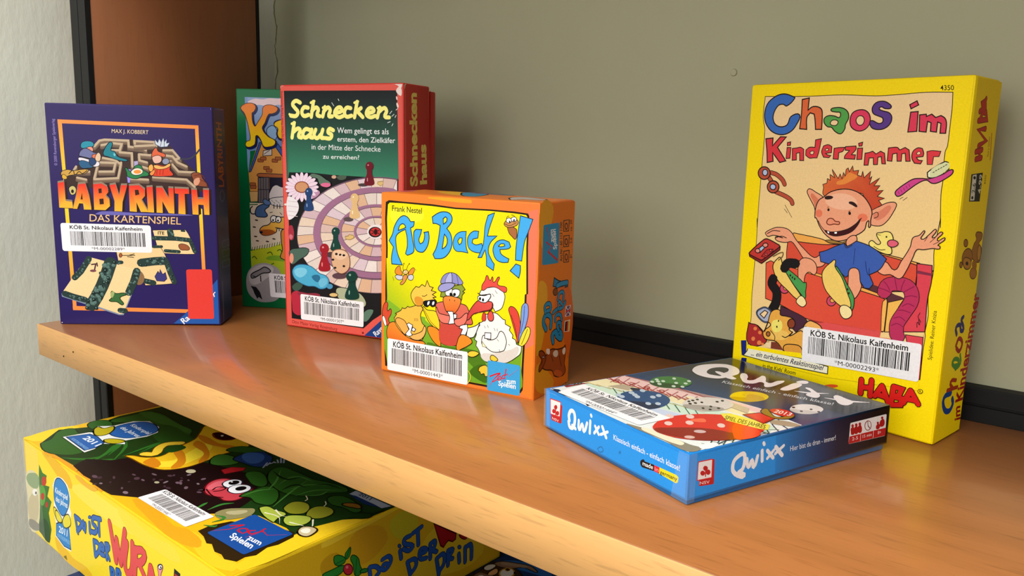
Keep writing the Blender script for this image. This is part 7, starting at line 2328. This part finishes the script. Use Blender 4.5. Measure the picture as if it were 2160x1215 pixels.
S;1;10240c;2316 1001 67 64 120 23;1;17;2
P;1;8a8c28;2456 673 -18 93 97 37 85 -80 -45 -69 -64 -8;1;8;12200c
P;1;8a8c28;2636 712 -43 92 63 60 88 -23 12 -92 -55 -52;1;8;12200c
P;1;a8b848;2361 556 11 52 80 8 98 15 11 -66 23 -54;1;8;12200c
P;1;a8b848;2576 604 51 74 80 25 40 -87 -72 -68;1;8;12200c
S;1;e8e4c8;2436 548 109 27 85 -45;1;12;1
S;1;e8e4c8;2452 616 90 -19 40 13;1;13;1
S;1;e8e4c8;2656 580 79 24 33 7;1;12;1
S;1;e8e4c8;2729 698 83 -69 -9 -33;1;12;1
P;1;c8b890;2811 533 -47 51 21 44 65 13 31 -42 0 -57;1;11;2a1c08
P;1;f0ead8;2801 559 -11 37 31 17 31 -41;1
P;1;8a8458;2233 330 -12 81 78 87 52 35 57 -63 -16 -65 -56 -78;1
P;1;b0a880;2264 386 24 61 57 42 -6 -72;1
S;1;3a7a34;2089 272 -29 79 -9 33;1;23;2
S;1;3a7a34;2150 330 -9 98 38 64;1;23;2
S;1;3a7a34;2322 263 4 79 -76 -21;1;22;2
S;1;3a7a34;2319 212 63 35 -4 21;1;21;2
P;1;8a6020;2687 948 9 36 67 36 56 -28 -42 -27 -47 -18;1;11;1a1408
S;1;12200c;2872 859 83 78 -28 51 -71 -41;1;10
S;1;12200c;2927 988 19 84;1;10
S;1;dad0b0;2420 863 50 -24 7 -21;1;7
S;1;c8c8a8;2578 899 36 -21 15 -26;1;7
P;1;a8b4c4;2596 1073 -10 65 353 8 -25 -64;0;6;405068
P;1;1c3468;2601 1069 52 16 180 2 78 -3 -122 -40
T;1;2c3a58;2650 1105 120 0 -131 31;2011;0.02
P;6;e4e6e4;211 202 38 180 43 34 -105 27 -29 38 75 96 4 151 93 92 186 -9 112 -65 28 -99 -15 -57 -16 -97 74 -28 -127 -112 64 -85 19 -79;0;6;12200c
P;6;2a5ea6;233 223 57 148 101 16 168 -19 56 -82 -2 -78;0;8;14284a
P;6;2a5ea6;272 571 2 152 77 76 159 -2 103 -66 4 -131 -57 -89 -163 -35;1;9;14284a
P;6;b8a820;279 403 -105 71 69 24 6 72 133 -87 1 -83;1;12;20200a
P;6;b8a820;498 389 10 51 117 53 22 -51 -58 -56;1;11;20200a
T;7;dce6f0;320 664 294 4 -306 37;Kinderspiel;0.015
T;7;dce6f0;320 583 295 3 -306 39;des Jahres;0.015
T;8;dce6f0;348 295 245 0 -265 51;2011;0.03
T;9;7aa8d8;305 229 302 -8 -310 32;KRITIKERPREIS;0.01
P;10;f0eef2;1677 281 2 5 4 4 7 3 9 1 548 16 8 0 6 -2 4 -4 1 -5 0 -161 -1 -5 -3 -4 -6 -2 -9 -1 -554 -11 -9 0 -7 2 -4 4 -1 5
T;11;151515;1701 257 499 14 -498 17;KÖB St. Nikolaus Kaifenheim;0.018
B;12;1c1c1e;1729 245 471 13 0 -94 -473 -10;9
T;11;151515;1823 123 228 4 -228 20;*M-00001446*
P;13;1c4c98;2413 477 2 8 4 6 8 4 11 1 339 15 10 -1 8 -3 4 -5 2 -8 5 -293 -1 -7 -4 -5 -8 -3 -10 -1 -337 -8 -11 1 -9 3 -5 5 -1 7
T;14;e8ecf2;2655 295 122 8 -147 32;zum;0.025
T;14;e8ecf2;2560 239 214 9 -239 37;Spielen;0.025
S;14;c81c28;2442 316 49 58;0;13
S;14;c81c28;2491 374 -12 -83 -57 -83;0;15;1
S;14;c81c28;2564 312 -42 7 14 37 42 -7 2 -38;1;11
S;14;c81c28;2600 381 -16 -27 39 -10 5 29;1;11
S;14;c81c28;2624 439 17 -66 -7 -76;0;13;1
S;14;c81c28;2634 378 8 31 62 -11 77 84;0;12;1"""),
 ('owl', 'top'): ('cover_print cover_print/printed_owl', """P;0;16325f;12 12 3426 0 0 3326 -3426 0
P;0;2a62a8;2147 2278 107 136 238 35 87 -48 -162 -59 -186 -34;1
P;0;10203c;2107 2007 12 412 20 2 -10 -327 28 -44
P;1;3a2418;2143 2004 -1 100 -6 121 13 76 108 29 100 -19 91 -63 37 -125 -181 -156;1;9;140c08
P;1;8a6a50;2157 2265 13 65 105 59 101 34 65 -17 30 -26 -39 -3 -79 -6 -60 -73 -90 -35;1;9;140c08
P;1;a08468;2185 2311 100 65 88 23 -68 -49;1
P;1;d8d4c8;2143 2168 -13 52 21 40 31 5 12 -43 -11 -51;1;9;140c08
E;1;d8d4c8;2310 2234 32 47 12 -94;14;11;b08018
E;1;2a1a10;2283 2273 13 11 1 -28;14;7;c89020
P;1;d8a068;2215 2127 -12 72 14 34 37 -31 7 -35 -15 -33;1;9;140c08
P;1;7a5c48;2157 2050 2 59 53 15 57 9 27 -96 -86 -35;1
P;1;c8b8a8;2179 2055 13 42 47 -30 -21 -38;1"""),
}

# ------------------------------------------------------------------ game boxes
def game(key, name, label, shells, ink, m='card', film=None):
    x, y, z, yaw, w, d, h, lean, roll = POSE[key]
    root = thing(name, (x, y, z), (lean, roll, yaw), label, 'board game',
                 'game boxes on the lower shelf' if z < -0.05 else 'game boxes set out on the shelf')
    names = {}
    for pn, lo, hi, c, bev in shells:
        names[pn] = link(pn, box_mesh([lo[i]*(w, d, h)[i] if abs(lo[i]) > 0 else 0 for i in range(3)],
                                      [hi[i]*(w, d, h)[i] for i in range(3)], bev, 2, c), M[m], root)
    for face in ('front', 'right', 'top'):
        if (key, face) in ART: draw(root, (w, d, h), face, ART[(key, face)], M[m], names)
    GAMES[key] = (root, (w, d, h))
    return root
GAMES = {}
POSE = {'lab': (0.01534, 0.01226, 0.00000, 0.74460, 0.13190, 0.03613, 0.18307, 0.00324, -0.00403),
        'kbox': (0.05234, 0.16092, 0.00000, 0.54556, 0.13800, 0.04600, 0.20475, 0.00029, -0.00063),
        'schn': (0.14972, 0.14082, 0.00000, 0.22344, 0.12169, 0.04720, 0.20368, 0.00256, -0.00532),
        'aub': (0.31267, 0.10303, 0.00000, 0.15051, 0.12284, 0.04992, 0.12532, 0.00203, 0.00343),
        'chaos': (0.51638, 0.23275, 0.00000, -0.17321, 0.13121, 0.04008, 0.20125, 0.00089, 0.00076),
        'qwl': (0.46815, 0.08688, 0.00119, -0.35105, 0.11515, 0.14821, 0.02220, 0.00473, -0.01179),
        'wurm': (0.07014, -0.04132, -0.14575, -0.03631, 0.29671, 0.21850, 0.07487, 0.00000, 0.00000),
        'owl': (0.16200, -0.07200, -0.24100, 0.00000, 0.34500, 0.33500, 0.09530, 0.00000, 0.00000)}
# each box is its card shells plus the printing on the faces the photograph shows
game('lab', 'board_game_box', 'purple card game box with stone maze letters at the left end of the shelf',
     [('lid', (0, 0, 0), (1, .93, 1), '30245a', .0012), ('tray', (.008, .93, .006), (.992, 1, .994), '2b2a4c', .0008)], None)
game('kbox', 'board_game_box', 'green game box with a farm picture half hidden behind the red box',
     [('lid', (0, 0, 0), (1, .9, 1), '0f6a3c', .0012), ('tray', (.008, .9, .006), (.992, 1, .994), '0c5a33', .0008)], None)
game('schn', 'board_game_box', 'worn red game box with a spiral track picture standing behind the orange box',
     [('lid', (0, 0, 0), (1, .80, 1), 'cf3a32', .0016), ('tray', (.01, .80, .006), (1.0, 1, .982), 'b32a24', .0016)], None)
game('aub', 'board_game_box', 'square orange and yellow game box with three cartoon birds on its front',
     [('lid', (0, 0, 0), (1, .93, 1), 'e8792c', .0014), ('tray', (.008, .93, .006), (.992, 1, .994), 'd86a20', .0008)], None)
game('chaos', 'board_game_box', 'tall yellow game box with a cartoon child in a red drawer at the right',
     [('lid', (0, 0, 0), (1, .93, 1), 'fadc00', .0020), ('tray', (.008, .93, .006), (.992, 1, .994), 'e0c000', .0010)], None, 'linen')
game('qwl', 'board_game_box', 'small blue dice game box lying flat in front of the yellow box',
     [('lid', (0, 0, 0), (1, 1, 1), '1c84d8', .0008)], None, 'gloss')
game('wurm', 'board_game_box', 'large yellow garden worm game box lying on the lower shelf',
     [('lid', (0, 0, 0), (1, 1, 1), 'e8c020', .0016)], None)
game('owl', 'board_game_box', 'dark blue game box with an owl picture under the yellow worm box',
     [('lid', (0, 0, 0), (1, 1, 1), '142c58', .0015)], None)
# the lid of the flat dice box sits askew on its tray, which stands flat on the shelf
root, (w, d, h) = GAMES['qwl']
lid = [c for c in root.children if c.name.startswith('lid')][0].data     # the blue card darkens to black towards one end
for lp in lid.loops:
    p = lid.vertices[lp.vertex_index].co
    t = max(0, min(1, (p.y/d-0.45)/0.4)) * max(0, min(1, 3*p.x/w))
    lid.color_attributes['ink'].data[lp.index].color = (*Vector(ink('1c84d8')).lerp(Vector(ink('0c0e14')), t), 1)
tray = link('tray', box_mesh((0.0016, 0.0012, 0.0), (w-0.0012, d-0.0016, 0.0135), 0.0006, 2, '1a74c0'), M['gloss'], root)
tray.matrix_parent_inverse = (Euler(root.rotation_euler, 'YXZ').to_matrix().to_4x4()).inverted() @ Matrix.Rotation(root.rotation_euler.z, 4, 'Z')
tray.location = (0.0, 0.0, -root.location.z + 0.0001)
tray['label'] = 'plain blue tray under the lid'
# clear tape folded round two corners of the dice box
def tape(root, name, quads):
    vs, fs = [], []
    for qd in quads:
        i = len(vs); vs += qd; fs.append((i, i+1, i+2, i+3))
    me = bpy.data.meshes.new('m'); me.from_pydata(vs, [], fs)
    o = link(name, me, M['film'], root); o['label'] = 'clear tape over the box corner'
e = 0.0005
tape(root, 'corner_tape', [[(w-.010, -e, -.001), (w+e, -e, -.0012), (w+e, -e, h), (w-.006, -e, h)],
                           [(w+e, -e, -.0012), (w+e, .004, -.0006), (w+e, .0045, h), (w+e, -e, h)]])
tape(root, 'corner_tape', [[(-e, -e, .0005), (.006, -e, .0002), (.005, -e, h), (-e, -e, h)],
                           [(-e, .007, .0005), (-e, -e, .0005), (-e, -e, h), (-e, .007, h)]])
root, (w, d, h) = GAMES['wurm']
tape(root, 'corner_tape', [[(-e, -e, 0.0005), (.034, -e, .002), (.031, -e, h-.002), (-e, -e, h-.0015)],
                           [(-e, .03, .001), (-e, -e, .0005), (-e, -e, h-.0015), (-e, .03, h-.002)]])
